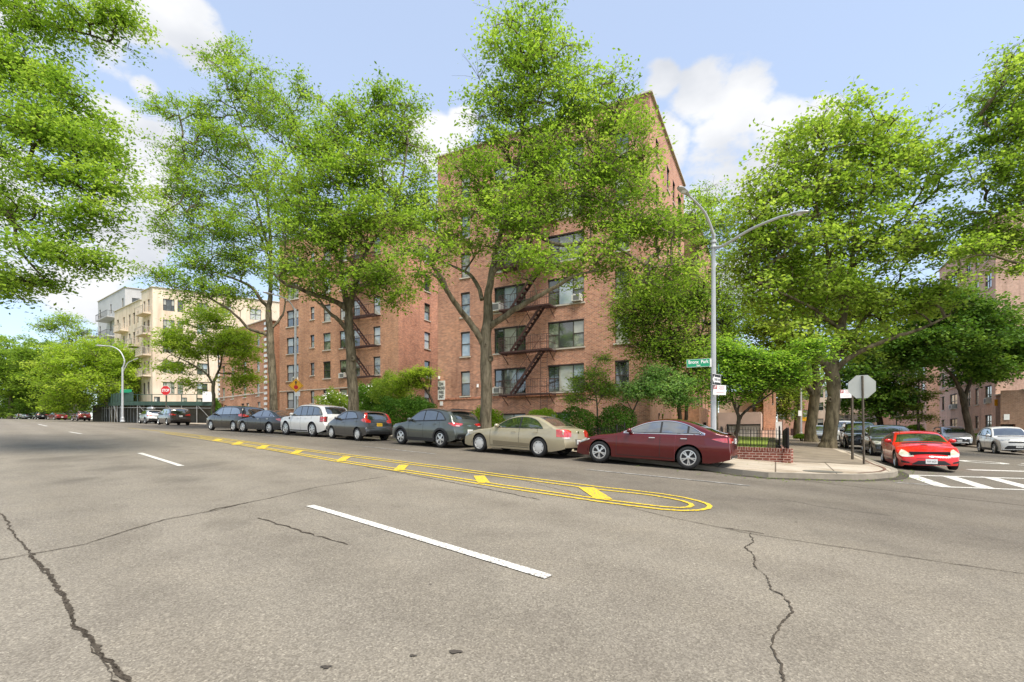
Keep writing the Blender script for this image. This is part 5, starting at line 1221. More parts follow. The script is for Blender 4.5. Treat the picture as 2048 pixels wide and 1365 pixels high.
# ---- right hand block over the side street
RC = Vector((45.8, 48.3)); rb_ = thing('apartment_building', 'pale pink brick apartment block across the side street at the right edge', 'building')
fS = Face(RC, WD, 18.6, (-1, 0), -1.5, 21.2); fN = Face(RC, -A1, 16, (0, -1), -1.5, 21.2)
RR = [2.25, 5.12, 7.9, 10.7, 13.5, 16.3, 19.1]; osd = []; wsd = []
for r, zt in enumerate(RR):
    for ci, (x0, x1, kd) in enumerate([(1884, 1889, 'dh'), (1900, 1914.5, 'pair'), (1932, 1941, 'pair'), (1950, 1957, 'dh'), (1970, 1983, 'pair')]):
        a1, a0 = fS.a_of(x0), fS.a_of(x1); h_ = 1.7 if r else 1.3; osd.append((a0, a1, zt-h_, zt)); wsd.append((fS, a0, a1, zt-h_, zt, kd, 1100+r*6+ci))
mb = MB(); wall_mesh(mb, fS, osd); wall_mesh(mb, fN, []); b4 = RC+WD*18.6; wall_mesh(mb, Face(b4, -A1, 16, (0, 1), -1.5, 21.2), []); mb.build('wall', M['brick_pink'], rb_)
for w_ in wsd: window(rb_, *w_[:6], seed=w_[6])
roofcap(rb_, [p_(RC), p_(RC+WD*18.6), p_(RC+WD*18.6-A1*16), p_(RC-A1*16)], 21.2)
mb = MB(); mb.beam(fS.P(0, 5.75, .02), fS.P(18.6, 5.75, .02), .06, .14); mb.build('string_course', M['brick_orange'], rb_)
for i, (x, r, lb) in enumerate([(1906, 1, 'wide white air conditioner under a pair window across the side street'), (1977, 1, 'air conditioner in the window nearest the low brick annex'), (1906, 2, 'air conditioner one floor above the wide white one')]): ac_unit(fS, fS.a_of(x), RR[r]-1.75, lb, 1.1 if i == 0 else .7, .5)
anx2 = thing('brick_annex', 'low brown brick annex with dark garage opening in front of the pink block', 'building')
AO = RC-WD*6.5+Vector((.0, 0)); fan = Face(AO, -A1, 14, (0, -1), -1.6, 4.0); fas = Face(AO, WD, 6.4, (-1, 0), -1.6, 4.0)
a0, a1 = fan.a_of(2001), fan.a_of(2031); mb = MB(); wall_mesh(mb, fan, [(a0, a1, -1.5, 1.15)], .5); wall_mesh(mb, fas, []); mb.build('wall', M['brick_brown'], anx2)
mb = MB(); mb.quad(fan.P(a0, -1.5, -.45), fan.P(a1, -1.5, -.45), fan.P(a1, 1.15, -.45), fan.P(a0, 1.15, -.45)); mb.build('garage_door', M['iron'], anx2)
roofcap(anx2, [p_(AO), p_(AO+WD*6.4), p_(AO+WD*6.4-A1*14), p_(AO-A1*14)], 4.0)
mb = MB(); mb.box((0, 0, 0), (.36, .48, .04), frame(fan.P(fan.a_of(2013), 1.75, .03), (-A1.x, -A1.y, 0), (fan.n.x, fan.n.y, 0))); setp(mb.build('notice_plate', M['sign_white']), 'white notice over the dark garage opening', 'sign')
mb = MB(); mb.box((0, 0, 0), (.40, .60, .04), frame(fas.P(6.0, 3.9, .03)+Vector((0, 0, -.6)), (-A1.x, -A1.y, 0), (fan.n.x, fan.n.y, 0))); mb.v = [(x, y, z) for x, y, z in mb.v]
setp(mb.build('notice_plate', M['sign_yellow']), 'small yellow notice at the corner of the brown annex', 'sign')
# block beyond it
PC = Vector(((1853-CX)/F*70, 70)); pb = thing('apartment_building', 'shaded brown brick block farther up the side street with dark windows', 'building')
fP = Face(PC, WD, 34, (-1, 0), -1, 17.5); fPN = Face(PC, -A1, 8, (0, -1), -1, 17.5); op_ = []; wp_ = []
for r, zt in enumerate([1.9, 4.9, 7.7, 10.5, 13.3, 16.1]):
    for x0, x1 in ((1842, 1849), (1825, 1836), (1808, 1814), (1793, 1803), (1780, 1788)):
        a1, a0 = fP.a_of(x0), fP.a_of(x1); op_.append((a0, a1, zt-1.6, zt)); wp_.append((fP, a0, a1, zt-1.6, zt, 'dh'))
mb = MB(); wall_mesh(mb, fP, op_); wall_mesh(mb, fPN, []); mb.build('wall', M['brick_pink'], pb)
for i, w_ in enumerate(wp_): window(pb, *w_, detail=0, seed=1200+i)
roofcap(pb, [p_(PC), p_(PC+WD*34), p_(PC+WD*34-A1*8), p_(PC-A1*8)], 17.5)
# ---- garage court and houses at the end of the side street
gb = thing('garage_building', 'pale pink garage building with wide white door behind the railed lawn', 'building')
g0 = Vector(((1431-CX)/F*47, 47)); gA = Face(g0, -A1, (1,)[0]*4.9, (0, -1), -.6, 2.3)
gA.L = gA.a_of(1522); d0, d1 = gA.a_of(1453), gA.a_of(1521)
mb = MB(); wall_mesh(mb, gA, [(d0, d1, -.55, 1.22)], .25); wall_mesh(mb, Face(g0, WD, 10, (-1, 0), -.6, 2.3), []); e = gA.P(gA.L, 0); wall_mesh(mb, Face((e.x, e.y), WD, 10, (1, 0), -.6, 2.3), []); mb.build('wall', M['pinkwall'], gb)
mb = MB(); mb.quad(gA.P(d0, -.55, -.2), gA.P(d1, -.55, -.2), gA.P(d1, 1.1, -.2), gA.P(d0, 1.1, -.2)); mb.build('garage_door', M['door_white'], gb)
mb = MB(); mb.beam(gA.P(d0, 1.16, -.02), gA.P(d1, 1.16, -.02), .1, .12); mb.build('door_track', M['iron'], gb)
mb = MB(); mb.poly([tuple(gA.P(0, 2.3)), tuple(gA.P(gA.L, 2.3)), tuple(gA.P(gA.L, 2.3, -10)), tuple(gA.P(0, 2.3, -10))]); mb.build('roof', M['roof'], gb)
hb = thing('rear_house', 'cream upper storeys rising behind the garage, glimpsed through the trees', 'building')
h0 = Vector(((1438-CX)/F*59, 59)); hf = Face(h0, -A1, 9, (0, -1), -.5, 5.2); hf.L = hf.a_of(1530)
ho = [(hf.a_of(1505), hf.a_of(1512), 2.5, 4.3), (hf.a_of(1470), hf.a_of(1478), 2.5, 4.3)]
mb = MB(); wall_mesh(mb, hf, ho); wall_mesh(mb, Face(h0, WD, 10, (-1, 0), -.5, 5.2), []); e = hf.P(hf.L, 0); wall_mesh(mb, Face((e.x, e.y), WD, 10, (1, 0), -.5, 5.2), []); mb.build('wall', M['stucco'], hb)
for i, w_ in enumerate(ho): window(hb, hf, *w_, 'dh', detail=0, seed=1300+i)
roofcap(hb, [p_(h0), tuple(hf.P(hf.L, 0))[:2], tuple(hf.P(hf.L, 0, -10))[:2], tuple(hf.P(0, 0, -10))[:2]], 5.2)
tw = thing('stair_tower', 'orange brick stair tower beside the garage court steps', 'building')
t0 = Vector(((1527-CX)/F*50, 50)); tf = Face(t0, -A1, 3, (0, -1), -.6, 5.8); tf.L = tf.a_of(1552)
mb = MB(); wall_mesh(mb, tf, [(tf.L*.70, tf.L*.80, 3.2, 4.6)]); wall_mesh(mb, Face(t0, WD, 8, (-1, 0), -.6, 5.8), []); e = tf.P(tf.L, 0); wall_mesh(mb, Face((e.x, e.y), WD, 8, (1, 0), -.6, 5.8), []); mb.build('wall', M['brick_orange'], tw)
roofcap(tw, [p_(t0), p_(Vector(tf.P(tf.L, 0)[:2])), p_(Vector(tf.P(tf.L, 0, -8)[:2])), p_(Vector(tf.P(0, 0, -8)[:2]))], 5.8)
mb = MB()
for k in range(8): mb.box((0, 0, 0), (2.3, .16, .3), frame(tf.P(tf.a_of(1537), -.45+.16*k, 2.4-.3*k), (-A1.x, -A1.y, 0), (tf.n.x, tf.n.y, 0)))
mb.build('steps', M['pinkwall'], tw)
mb = MB()
for s in (-1.2, 1.2): mb.beam(tf.P(tf.a_of(1537)+s, .5, 2.6), tf.P(tf.a_of(1537)+s, 1.7, .3), .05); mb.beam(tf.P(tf.a_of(1537)+s, -.4, 2.6), tf.P(tf.a_of(1537)+s, .5, 2.6), .05)
mb.build('handrail', M['iron'], tw)
mb = MB(); c_ = Vector(((1557.5-CX)/F*47, 47, .55)); mb.box((0, 0, 0), (.52, 1.85, .08), frame(c_, (-A1.x, -A1.y, 0), (-WD.x, -WD.y, 0))); setp(mb.build('white_panel', M['sign_white']), 'narrow white upright panel beside the garage court steps', 'panel')
def endhouse(name, label, x0, x1, D, zt, mat, cols_, rows, seed, z0=-1.):
    o = Vector(((x0-CX)/F*D, D)); f = Face(o, -A1, 5, (0, -1), z0, zt); f.L = f.a_of(x1); t = thing(name, label, 'building'); ops = []
    for zz in rows:
        for c_ in cols_: a = f.L*c_; ops.append((a-.5, a+.5, zz-1.5, zz))
    mb = MB(); wall_mesh(mb, f, ops); wall_mesh(mb, Face(o, WD, 12, (-1, 0), z0, zt), []); e = f.P(f.L, 0); wall_mesh(mb, Face((e.x, e.y), WD, 12, (1, 0), z0, zt), []); mb.build('wall', M[mat], t)
    for i, w_ in enumerate(ops): window(t, f, *w_, 'dh', detail=0, seed=seed+i, frm='winframe_light')
    q = [f.P(0, 0), f.P(f.L, 0), f.P(f.L, 0, -12), f.P(0, 0, -12)]; roofcap(t, [(v.x, v.y) for v in q], zt); return t, f
t, f = endhouse('end_house', 'salmon brick house closing the view at the end of the side street', 1556, 1628, 84, 8.8, 'brick_side', [.14, .45, .8], [4.5, 7.6], 1400)
mb = MB(); mb.quad(f.P(f.L*.36, -.8, .03), f.P(f.L*.6, -.8, .03), f.P(f.L*.6, 1.5, .03), f.P(f.L*.36, 1.5, .03)); mb.build('garage_door', M['annexdoor'] if 'annexdoor' in M else M['fire_escape'], t)
mb = MB(); mb.box((0, 0, 0), (.9, .6, .05), frame(f.P(f.L*.72, 3.0, .05), (-A1.x, -A1.y, 0), (-WD.x, -WD.y, 0))); setp(mb.build('notice_plate', M['sign_yellow']), 'yellow plate on the salmon brick house wall', 'sign')
endhouse('end_house', 'pale beige house between the two plane tree trunks', 1629, 1668, 96, 9.6, 'stucco', [.3, .7], [3.6, 6.6, 9.], 1420)
t, f = endhouse('row_house', 'long cream row of flats with many tall dark windows far up the side street', 1668, 1800, 104, 9.0, 'stucco', [.05+.075*i for i in range(13)], [1.8, 4.6, 7.8], 1440)
for zz in (.1, 2.9): 
    mb = MB(); mb.beam(f.P(f.L*.1, zz+.0, .5), f.P(f.L*.5, zz, .5), 1., .12); mb.build('fire_escape', M['fire_escape'], t)
# ------------------------------------------------------------------ trees and shrubs
def leafmesh(name, cen, size, mat, rs, up=.55, aspect=.5, v=None, droop=.0):
    """one small folded blade per centre; size (n,), v (n,) tone"""
    n = len(cen); nrm = rs.normal(size=(n, 3)); nrm /= np.linalg.norm(nrm, axis=1)[:, None]
    nrm[:, 2] = np.abs(nrm[:, 2])+up; nrm /= np.linalg.norm(nrm, axis=1)[:, None]
    t = rs.normal(size=(n, 3)); t[:, 2] -= droop; t -= nrm*(t*nrm).sum(1)[:, None]; t /= np.linalg.norm(t, axis=1)[:, None]
    b = np.cross(nrm, t); s = size[:, None]
    P = np.empty((n, 4, 3), dtype=np.float32)
    P[:, 0] = cen-t*s*.5; P[:, 2] = cen+t*s*.5
    mid = cen-t*s*.05; P[:, 1] = mid+b*s*aspect*.5+nrm*s*.07; P[:, 3] = mid-b*s*aspect*.5+nrm*s*.07
    me = bpy.data.meshes.new(name); me.vertices.add(n*4); me.vertices.foreach_set('co', P.reshape(-1))
    me.loops.add(n*4); me.loops.foreach_set('vertex_index', np.arange(n*4, dtype=np.int32)); me.polygons.add(n); me.polygons.foreach_set('loop_start', np.arange(0, n*4, 4, dtype=np.int32)); me.polygons.foreach_set('loop_total', np.full(n, 4, dtype=np.int32))
    me.update(calc_edges=True)
    a = me.attributes.new('v', 'FLOAT', 'FACE'); a.data.foreach_set('value', np.clip(v if v is not None else rs.rand(n), 0, 1).astype(np.float32))
    me.materials.append(mat); return me
def sample_crown(ells, n, rs, shell=.55):
    """ells: (centre, radii) list -> points spread through their union, thicker toward the outside"""
    vol = np.array([(r[0]*r[1]*r[2])**.75 for _, r in ells]); cnt = np.maximum(2, (vol/vol.sum()*n).astype(int)); out = []
    for (c, r), k in zip(ells, cnt):
        d = rs.normal(size=(k, 3)); d /= np.linalg.norm(d, axis=1)[:, None]; q = rs.rand(k)**shell*rs.uniform(.82, 1.12, k)
        out.append(np.array(c)+d*q[:, None]*np.array(r))
    return np.concatenate(out)
def tree(name, label, D, base, limbs, crown, mat, nodes=260, leaves=30000, leaf=.16, seed=1, bark='bark', group=None, cat='tree', thick=1., spread=.62, flatz=.5, depthz=1., gap=.0, droop=0., base_z=None, knots=(), limbk=1., base_flare=1.5, up=.55, tip=.018, aspect=.5, tonevar=.26, tone=.5, sub=6):
    """limbs: lists of (px, py, depth offset, radius m); crown: (px, py, depth offset, rx px, ry px[, rz m])"""
    rs = np.random.RandomState(seed)
    gx, gy = (base[0]-CX)/F*D, D; gz = (G(gx, gy)+.1) if base_z is None else base_z
    t = thing(name, label, cat, (gx, gy, gz), group=group); O = Vector((gx, gy, gz))
    mb = MB(); E = []; Er = []; 
    for li, lm in enumerate(limbs):
        P = [atd(a, b, D+c)-O for a, b, c, r in lm]; Rr = [r*thick*(limbk if li else 1) for *_, r in lm]
        if li == 0:
            P[0] = Vector((0, 0, -.15)); Rr0 = Rr[0]
            P.insert(1, P[0].lerp(P[1], min(.5, .5/max(.3, (P[1]-P[0]).length)))); Rr.insert(1, Rr0*1.02); Rr[0] = Rr0*base_flare
        pts = [P[0]]; rr = [Rr[0]]                       # smooth the limb, give it small kinks
        for i in range(len(P)-1):
            m = 4
            p0, p1, p2, p3 = P[max(0, i-1)], P[i], P[i+1], P[min(len(P)-1, i+2)]
            for j in range(1, m+1):
                u = j/m; q = .5*((2*p1)+(p2-p0)*u+(2*p0-5*p1+4*p2-p3)*u*u+(3*p1-p0-3*p2+p3)*u**3)
                r = Rr[i]+(Rr[i+1]-Rr[i])*u; q = q+Vector(rs.normal(size=3))*min(r*.14, .014); pts.append(q); rr.append(r)
        mb.tube(pts, rr, 10 if rr[0] > .08 else 7)
        st = len(pts)//3 if li == 0 else 1
        for q, r in list(zip(pts, rr))[st:]:
            E.append(q); Er.append(r)
    for kx, ky, kd, kr in knots:      # old pruning scars: a raised lip round a hollow
        kc = atd(kx, ky, D+kd)-O; Mk = frame(kc, (1, 0, 0), (0, -1, 0)); mb.lathe([(kr*1.5, -.08), (kr*1.35, .02), (kr*1.05, .055), (kr*.75, .04), (kr*.55, -.01), (.001, -.03)], 12, Mk @ Matrix.Diagonal((.85, 1.15, 1, 1)))
    ells = []
    for c in crown:
        px, py, dz, rx, ry = c[:5]; Dc = D+dz; k = Dc/F; rz = c[5] if len(c) > 5 else (rx+ry)/2*k*1.0*depthz
        ells.append((np.array(atd(px, py, Dc)-O), (rx*k, rz, ry*k)))
    N = sample_crown(ells, nodes, rs)
    Ea = np.array([tuple(e) for e in E]); nl = len(Ea)
    pos = list(Ea); par = [-1]*nl; cost = list(np.zeros(nl))
    d0 = np.min(np.linalg.norm(N[:, None]-Ea[None], axis=2), axis=1); order = np.argsort(d0)
    A = np.zeros((nl+len(N)*3+5, 3)); A[:nl] = Ea; m = nl; cst = np.zeros(len(A)); tips = []
    for i in order:
        p = N[i]; v = A[:m]-p; dist = np.linalg.norm(v, axis=1); pen = dist*(1+.5*np.clip(v[:, 2]/np.maximum(dist, .01), 0, 1))+.22*cst[:m]
        j = int(np.argmin(pen)); L = dist[j]; prev = j
        side = rs.normal(size=3)*L*.10
        for u in (.36, .7, 1.):
            q = A[j]+(p-A[j])*u+side*math.sin(math.pi*u)+np.array([0, 0, L*.08*math.sin(math.pi*u)])
            A[m] = q; par.append(prev); cst[m] = cst[j]+L*u; prev = m; m += 1
        tips.append(m-1)
    nchild = np.zeros(m)
    for i in range(m-1, nl-1, -1):
        nchild[i] += 1/3.; 
        if par[i] >= nl: nchild[par[i]] += nchild[i]
    rad = tip*np.maximum(nchild, .33)**.46
    for i in range(nl, m):
        p = par[i]; r1 = rad[i]; r0 = min(rad[p] if p >= nl else rad[i]*1.15, r1*1.5) if p >= 0 else r1
        a, b = Vector(A[p]), Vector(A[i])
        if (b-a).length < .02: continue
        mb.tube([a, b], [r0, r1], 4 if r1 < .05 else 6, False)
    # every twig end fans into finer twigs, each closed by a rosette of leaves
    T = np.array([A[i] for i in tips]); PR = np.array([A[par[i]] for i in tips]); nt_ = len(T)
    w = rs.uniform(.45, 1.5, nt_)*(rs.rand(nt_) > gap); w /= w.sum()
    dirn = T-PR; dirn /= np.maximum(np.linalg.norm(dirn, axis=1), .01)[:, None]
    K = sub*2
    tuft = rs.normal(size=(nt_, K, 3))*np.array([spread, spread, spread*flatz])*.95+dirn[:, None]*spread*.45
    org = T[:, None]-(T-PR)[:, None]*rs.rand(nt_, K, 1)*.8
    ends = T[:, None]+tuft; tw = tip*.42
    for i in range(nt_):
        if w[i] == 0: continue
        for j in range(K):
            a, b = org[i, j], ends[i, j]; c_ = (a+b)/2+np.array([0, 0, .12*spread]); i0 = len(mb.v)
            for q, r in ((a, tw), (c_, tw*.8), (b, tw*.45)):
                mb.v += [(q[0]-r, q[1], q[2]-r*.6), (q[0]+r, q[1], q[2]-r*.6), (q[0], q[1], q[2]+r)]
            for s_ in (0, 3):
                for k in range(3): mb.f.append((i0+s_+k, i0+s_+(k+1) % 3, i0+s_+3+(k+1) % 3, i0+s_+3+k)); mb.uv.append(((0, 0),)*4); mb.mi.append(0)
    mb.build('trunk', M[bark], t, True)
    cnt = (w*leaves).astype(int); idx = np.repeat(np.arange(nt_), cnt); n = len(idx)
    tw_ = rs.rand(nt_, K)**1.3+.15; cum = np.cumsum(tw_/tw_.sum(1)[:, None], axis=1); tj = (rs.rand(n)[:, None] > cum[idx]).sum(1).clip(0, K-1)
    along = np.where(rs.rand(n) < .72, 1-np.abs(rs.normal(size=n))*.16, rs.rand(n))[:, None]
    A_, B_ = org[idx, tj], ends[idx, tj]; cen = A_+(B_-A_)*along; cen[:, 2] += .12*spread*4*(along*(1-along))[:, 0]*.5
    ts = .11+.16*spread; cen += rs.normal(size=(n, 3))*np.array([ts, ts, ts*.55])
    if droop: cen[:, 2] -= np.abs(rs.normal(size=n))*droop
    ctone = rs.normal(size=nt_)*tonevar; tuft_tone = rs.normal(size=(nt_, K))*tonevar*.6
    tv = tone+ctone[idx]+tuft_tone[idx, tj]+rs.normal(size=n)*.07
    sz = leaf*rs.uniform(.6, 1.35, n)
    link('crown', leafmesh('crown', cen, sz, M[mat], rs, up, aspect, tv, droop), t)
    return t
GS = 'street trees along the avenue'
tree('oak_tree', 'tallest oak, thick forked trunk in front of the apartment block fire escape', 22, (970, 862),
  [[(970, 862, 0, .26), (973, 790, 0, .245), (972, 730, 0, .25), (972, 680, 0, .24), (977, 625, 0, .21), (976, 590, 0, .17), (985, 545, .2, .14), (992, 500, .3, .11), (1010, 440, .4, .09), (1030, 370, .3, .075), (1042, 290, .2, .06), (1050, 200, 0, .045), (1058, 110, 0, .03), (1062, 40, 0, .015)],
   [(967, 690, 0, .12), (952, 662, -.2, .115), (930, 632, -.5, .10), (902, 596, -.9, .085), (884, 558, -1.2, .07), (857, 523, -1.6, .055), (820, 500, -2, .035)],
   [(893, 585, -1, .05), (878, 560, -1, .045), (860, 545, -.9, .03)],
   [(964, 600, 0, .08), (956, 572, .3, .075), (940, 550, .8, .06), (915, 537, 1.4, .045), (885, 524, 1.9, .03)],
   [(978, 655, 0, .12), (1000, 640, -.3, .115), (1030, 620, -.6, .10), (1065, 600, -.9, .085), (1105, 578, -1.2, .065), (1150, 552, -1.2, .05), (1200, 540, -1, .03)],
   [(988, 545, .2, .09), (1003, 520, -.2, .085), (1022, 490, -.6, .07), (1060, 455, -.8, .055), (1110, 420, -.9, .045), (1160, 380, -.9, .035), (1200, 320, -.8, .025)],
   [(1060, 455, -.8, .055), (1110, 490, -.9, .07), (1180, 485, -1, .055), (1240, 500, -1, .045), (1290, 530, -1, .03)],
   [(1035, 340, .3, .06), (1090, 380, .9, .05), (1150, 390, 1.4, .04), (1220, 350, 1.8, .025)]],
  [(1055, 70, 0, 60, 62, 1.6), (1030, 150, 0, 85, 70, 2), (1120, 190, 0, 95, 85, 2.2), (1000, 240, 0, 75, 60, 1.8), (1210, 230, 0, 80, 80, 2.2), (1080, 300, 0, 110, 85, 2.6), (950, 370, -.5, 75, 75, 2), (1010, 440, -1, 90, 65, 2), (1200, 340, 0, 110, 90, 2.6), (1280, 340, 0, 50, 75, 1.5), (1070, 520, -1.5, 75, 60, 1.5), (1110, 400, -.5, 80, 45, 2.2), (1240, 450, -.5, 100, 60, 2.2), (1190, 530, -1, 80, 45, 1.5), (1270, 560, -.5, 70, 50, 1.5), (1330, 470, 0, 70, 50, 1.6), (1380, 440, .5, 40, 40, 1.2), (900, 450, -1, 60, 60, 1.6), (850, 520, -2, 60, 50, 1.4), (910, 500, .5, 45, 30, 1.2), (1350, 540, 0, 45, 45, 1.2)],
  'leaf_oak', 600, 60000, .155, 11, knots=[(981, 717, -.20, .10), (971, 690, -.24, .055)], limbk=1.2, group=GS, spread=.50, flatz=.5, gap=.08, tone=.58)
tree('oak_tree', 'spreading oak with knotted trunk in front of the left brick wing', 28.5, (708, 862),
  [[(708, 862, 0, .32), (707, 800, 0, .29), (703, 755, 0, .28), (702, 705, 0, .27), (698, 655, 0, .25), (697, 620, 0, .22), (690, 590, 0, .16), (685, 560, .3, .13), (682, 520, .5, .11), (690, 470, .7, .09), (700, 400, .7, .07), (712, 320, .5, .05), (730, 240, .2, .03), (750, 190, 0, .015)],
   [(699, 615, 0, .15), (709, 580, -.3, .13), (716, 550, -.6, .11), (735, 500, -.8, .08), (775, 440, -1, .06), (800, 380, -1, .045), (815, 290, -1, .03)],
   [(694, 620, 0, .14), (676, 606, -.4, .12), (655, 597, -.8, .11), (627, 590, -1.3, .095), (600, 578, -1.7, .08), (570, 568, -2.2, .06), (545, 545, -2.5, .04)],
   [(694, 662, 0, .10), (684, 648, -.3, .10), (674, 638, -.6, .09), (655, 622, -.9, .06), (640, 600, -1, .04)],
   [(655, 622, -.9, .06), (630, 600, -1.2, .03)],
   [(720, 540, -.5, .08), (780, 520, -.4, .06), (830, 480, 0, .045), (860, 400, .2, .025)],
   [(690, 480, .7, .08), (650, 420, .5, .06), (620, 350, .2, .045), (600, 280, 0, .03)]],
  [(755, 200, 0, 55, 28, 1.4), (825, 200, 0, 25, 25, .8), (700, 260, 0, 80, 60, 2), (790, 260, 0, 65, 60, 1.8), (620, 290, 0, 60, 50, 1.8), (730, 350, -1, 110, 75, 2.6), (610, 390, -1, 80, 75, 2.2), (640, 470, -1.5, 90, 65, 2.4), (740, 450, -1.5, 110, 60, 2.4), (580, 530, -2, 50, 45, 1.6), (660, 560, -1.5, 75, 40, 1.8), (750, 560, -1, 75, 45, 1.8), (820, 420, 0, 50, 80, 1.8), (800, 590, -1, 50, 22, 1.3), (845, 350, 0, 25, 60, 1.)],
  'leaf_oak', 480, 50000, .175, 23, knots=[(705, 718, -.25, .10)], limbk=1.2, group=GS, spread=.58, tone=.60)
tree('oak_tree', 'tall loose oak with long drooping left limbs, between stop ahead sign and striped quoin building', 38, (546, 848),
  [[(546, 848, 0, .31), (547, 790, 0, .28), (545, 745, 0, .28), (541, 695, 0, .27), (540, 660, 0, .26), (537, 625, 0, .22), (541, 585, .2, .15), (540, 540, .4, .13), (541, 490, .6, .12), (536, 420, .6, .10), (531, 350, .5, .085), (512, 315, .3, .07), (492, 280, .2, .06), (476, 230, 0, .045), (455, 180, 0, .03), (440, 120, 0, .015)],
   [(536, 615, 0, .13), (522, 600, -.4, .12), (503, 575, -.8, .10), (474, 560, -1.2, .08), (430, 545, -1.8, .05), (390, 535, -2.2, .03)],
   [(534, 670, 0, .12), (516, 664, -.3, .11), (497, 657, -.6, .10), (474, 633, -1.1, .085), (446, 612, -1.6, .07), (413, 594, -2, .055), (380, 582, -2.4, .04), (340, 572, -2.8, .025)],
   [(546, 655, 0, .10), (558, 641, .3, .09), (567, 625, .5, .07), (570, 600, .6, .05), (560, 570, .8, .03)],
   [(538, 500, .5, .10), (520, 440, .2, .085), (508, 390, 0, .075), (470, 350, -.4, .06), (431, 316, -.8, .05), (400, 295, -1, .035), (365, 274, -1.2, .02)],
   [(540, 520, .5, .08), (510, 450, -.8, .06), (488, 433, -1, .05), (430, 425, -1.5, .04), (343, 404, -2, .02)],
   [(533, 380, .5, .07), (560, 330, .8, .06), (597, 280, 1, .045), (580, 220, 1, .025)]],
  [(445, 110, 0, 45, 35, 1.6), (480, 180, 0, 75, 60, 2.4), (400, 230, -.5, 55, 45, 1.8), (340, 225, -1, 42, 30, 1.4), (560, 230, 0, 80, 60, 2.6), (600, 180, 0, 40, 25, 1.4), (440, 290, -.5, 95, 45, 2.6), (360, 320, -1, 50, 60, 2), (500, 370, 0, 80, 50, 2.6), (380, 390, -1, 90, 50, 2.6), (350, 460, -1.5, 50, 40, 1.8), (440, 460, -1, 80, 45, 2.6), (400, 530, -2, 80, 35, 2.4), (330, 550, -2.5, 50, 22, 1.5), (480, 520, -1, 60, 40, 2), (550, 440, 0, 50, 60, 2), (360, 590, -2, 60, 20, 1.6), (560, 560, 0, 40, 40, 1.6), (470, 590, -1, 50, 28, 1.5), (420, 575, -2, 70, 25, 1.8), (500, 480, 0, 60, 60, 2)],
  'leaf_oak', 560, 52000, .19, 37, group=GS, spread=.62, gap=.15, tone=.55)
tree('street_tree', 'slender young tree with forked stems beside the black minivan', 46, (426, 857),
  [[(426, 857, 0, .17), (427, 820, 0, .15), (427, 790, 0, .15), (427, 769, 0, .15), (434, 750, .2, .10), (440, 735, .3, .09), (446, 705, .4, .06), (460, 670, .5, .05), (470, 640, .6, .03)],
   [(426, 770, 0, .11), (415, 750, -.2, .09), (398, 738, -.5, .07), (380, 727, -.9, .06), (353, 714, -1.2, .04), (335, 705, -1.4, .025)],
   [(418, 755, 0, .07), (416, 720, .3, .06), (414, 700, .4, .05), (406, 670, .5, .04), (400, 640, .5, .025)],
   [(438, 740, .2, .06), (436, 700, -.2, .04), (432, 660, -.3, .025)]],
  [(420, 635, 0, 55, 30, 2), (370, 670, -.5, 50, 25, 1.8), (335, 695, -1, 32, 18, 1.2), (450, 680, 0, 55, 40, 2), (350, 735, -1, 42, 18, 1.4), (490, 700, 0, 35, 45, 1.6), (480, 760, 0, 30, 28, 1.3), (390, 705, 0, 50, 20, 1.6), (375, 765, -1, 30, 14, 1.1)],
  'leaf_bright', 280, 22000, .22, 41, group=GS, spread=.62, flatz=.28, gap=.12, tone=.6, tip=.016)
tree('street_tree', 'wide dome shaped lime green tree over the scaffold shed at the far left', 76, (226, 843),
  [[(226, 843, 0, .35), (222, 815, 0, .30), (214, 805, 0, .28), (211, 780, 0, .24), (208, 745, 0, .15), (200, 710, 0, .08)], [(214, 805, 0, .2), (195, 785, 0, .16), (165, 770, 0, .1), (135, 755, 0, .06)], [(214, 800, 0, .18), (235, 775, 0, .14), (262, 755, 0, .08)]],
  [(200, 715, 0, 75, 34, 5), (160, 745, 0, 60, 40, 5), (170, 705, 0, 50, 25, 4), (235, 735, 0, 50, 38, 4), (125, 770, 0, 30, 28, 3), (200, 765, -1, 60, 28, 4), (262, 765, 0, 26, 28, 2.5), (150, 800, 0, 45, 22, 3.5), (120, 800, 0, 25, 20, 2.5), (240, 795, 1, 40, 18, 3)],
  'leaf_bright', 340, 38000, .34, 43, group=GS, spread=1.25, flatz=.32, tone=.55)
def faraway(px, base_y, D, cx, cy, rx, ry, label, seed, mat='leaf_far', n=19000, leaf=.5, nm='park_tree', **kw):
    return tree(nm, label, D, (px, base_y), [[(px, base_y, 0, .45), (px+2, (base_y+cy)/2+8, 0, .38), (cx, cy+ry*.3, 0, .28), (cx, cy-ry*.5, 0, .1)], [(px+2, cy+ry*.7, 0, .2), (cx-rx*.5, cy, 0, .1)], [(px+2, cy+ry*.6, 0, .2), (cx+rx*.5, cy-ry*.1, 0, .1)]],
      [(cx, cy-ry*.3, 0, rx*.7, ry*.6), (cx-rx*.45, cy+ry*.1, 0, rx*.55, ry*.6), (cx+rx*.45, cy+ry*.15, 0, rx*.55, ry*.55), (cx, cy+ry*.5, -1, rx*.85, ry*.45), (cx-rx*.4, base_y-20, 1, rx*.6, 20), (cx+rx*.4, base_y-20, 1, rx*.6, 20)], mat, 130, n, leaf, seed, group='park trees far up the avenue', spread=1.5, **kw)
faraway(84, 836, 105, 90, 735, 58, 66, 'grey green park tree with thick pale trunk beside the far lamp post', 51, 'leaf_far', tone=.42)
faraway(20, 838, 118, 15, 728, 62, 70, 'bright green park tree at the left edge, leafy to the ground', 52, 'leaf_far', 24000, tone=.62)
faraway(48, 838, 122, 50, 770, 45, 55, 'darker park tree low behind the row of distant cars', 53, 'leaf_maple', tone=.6)
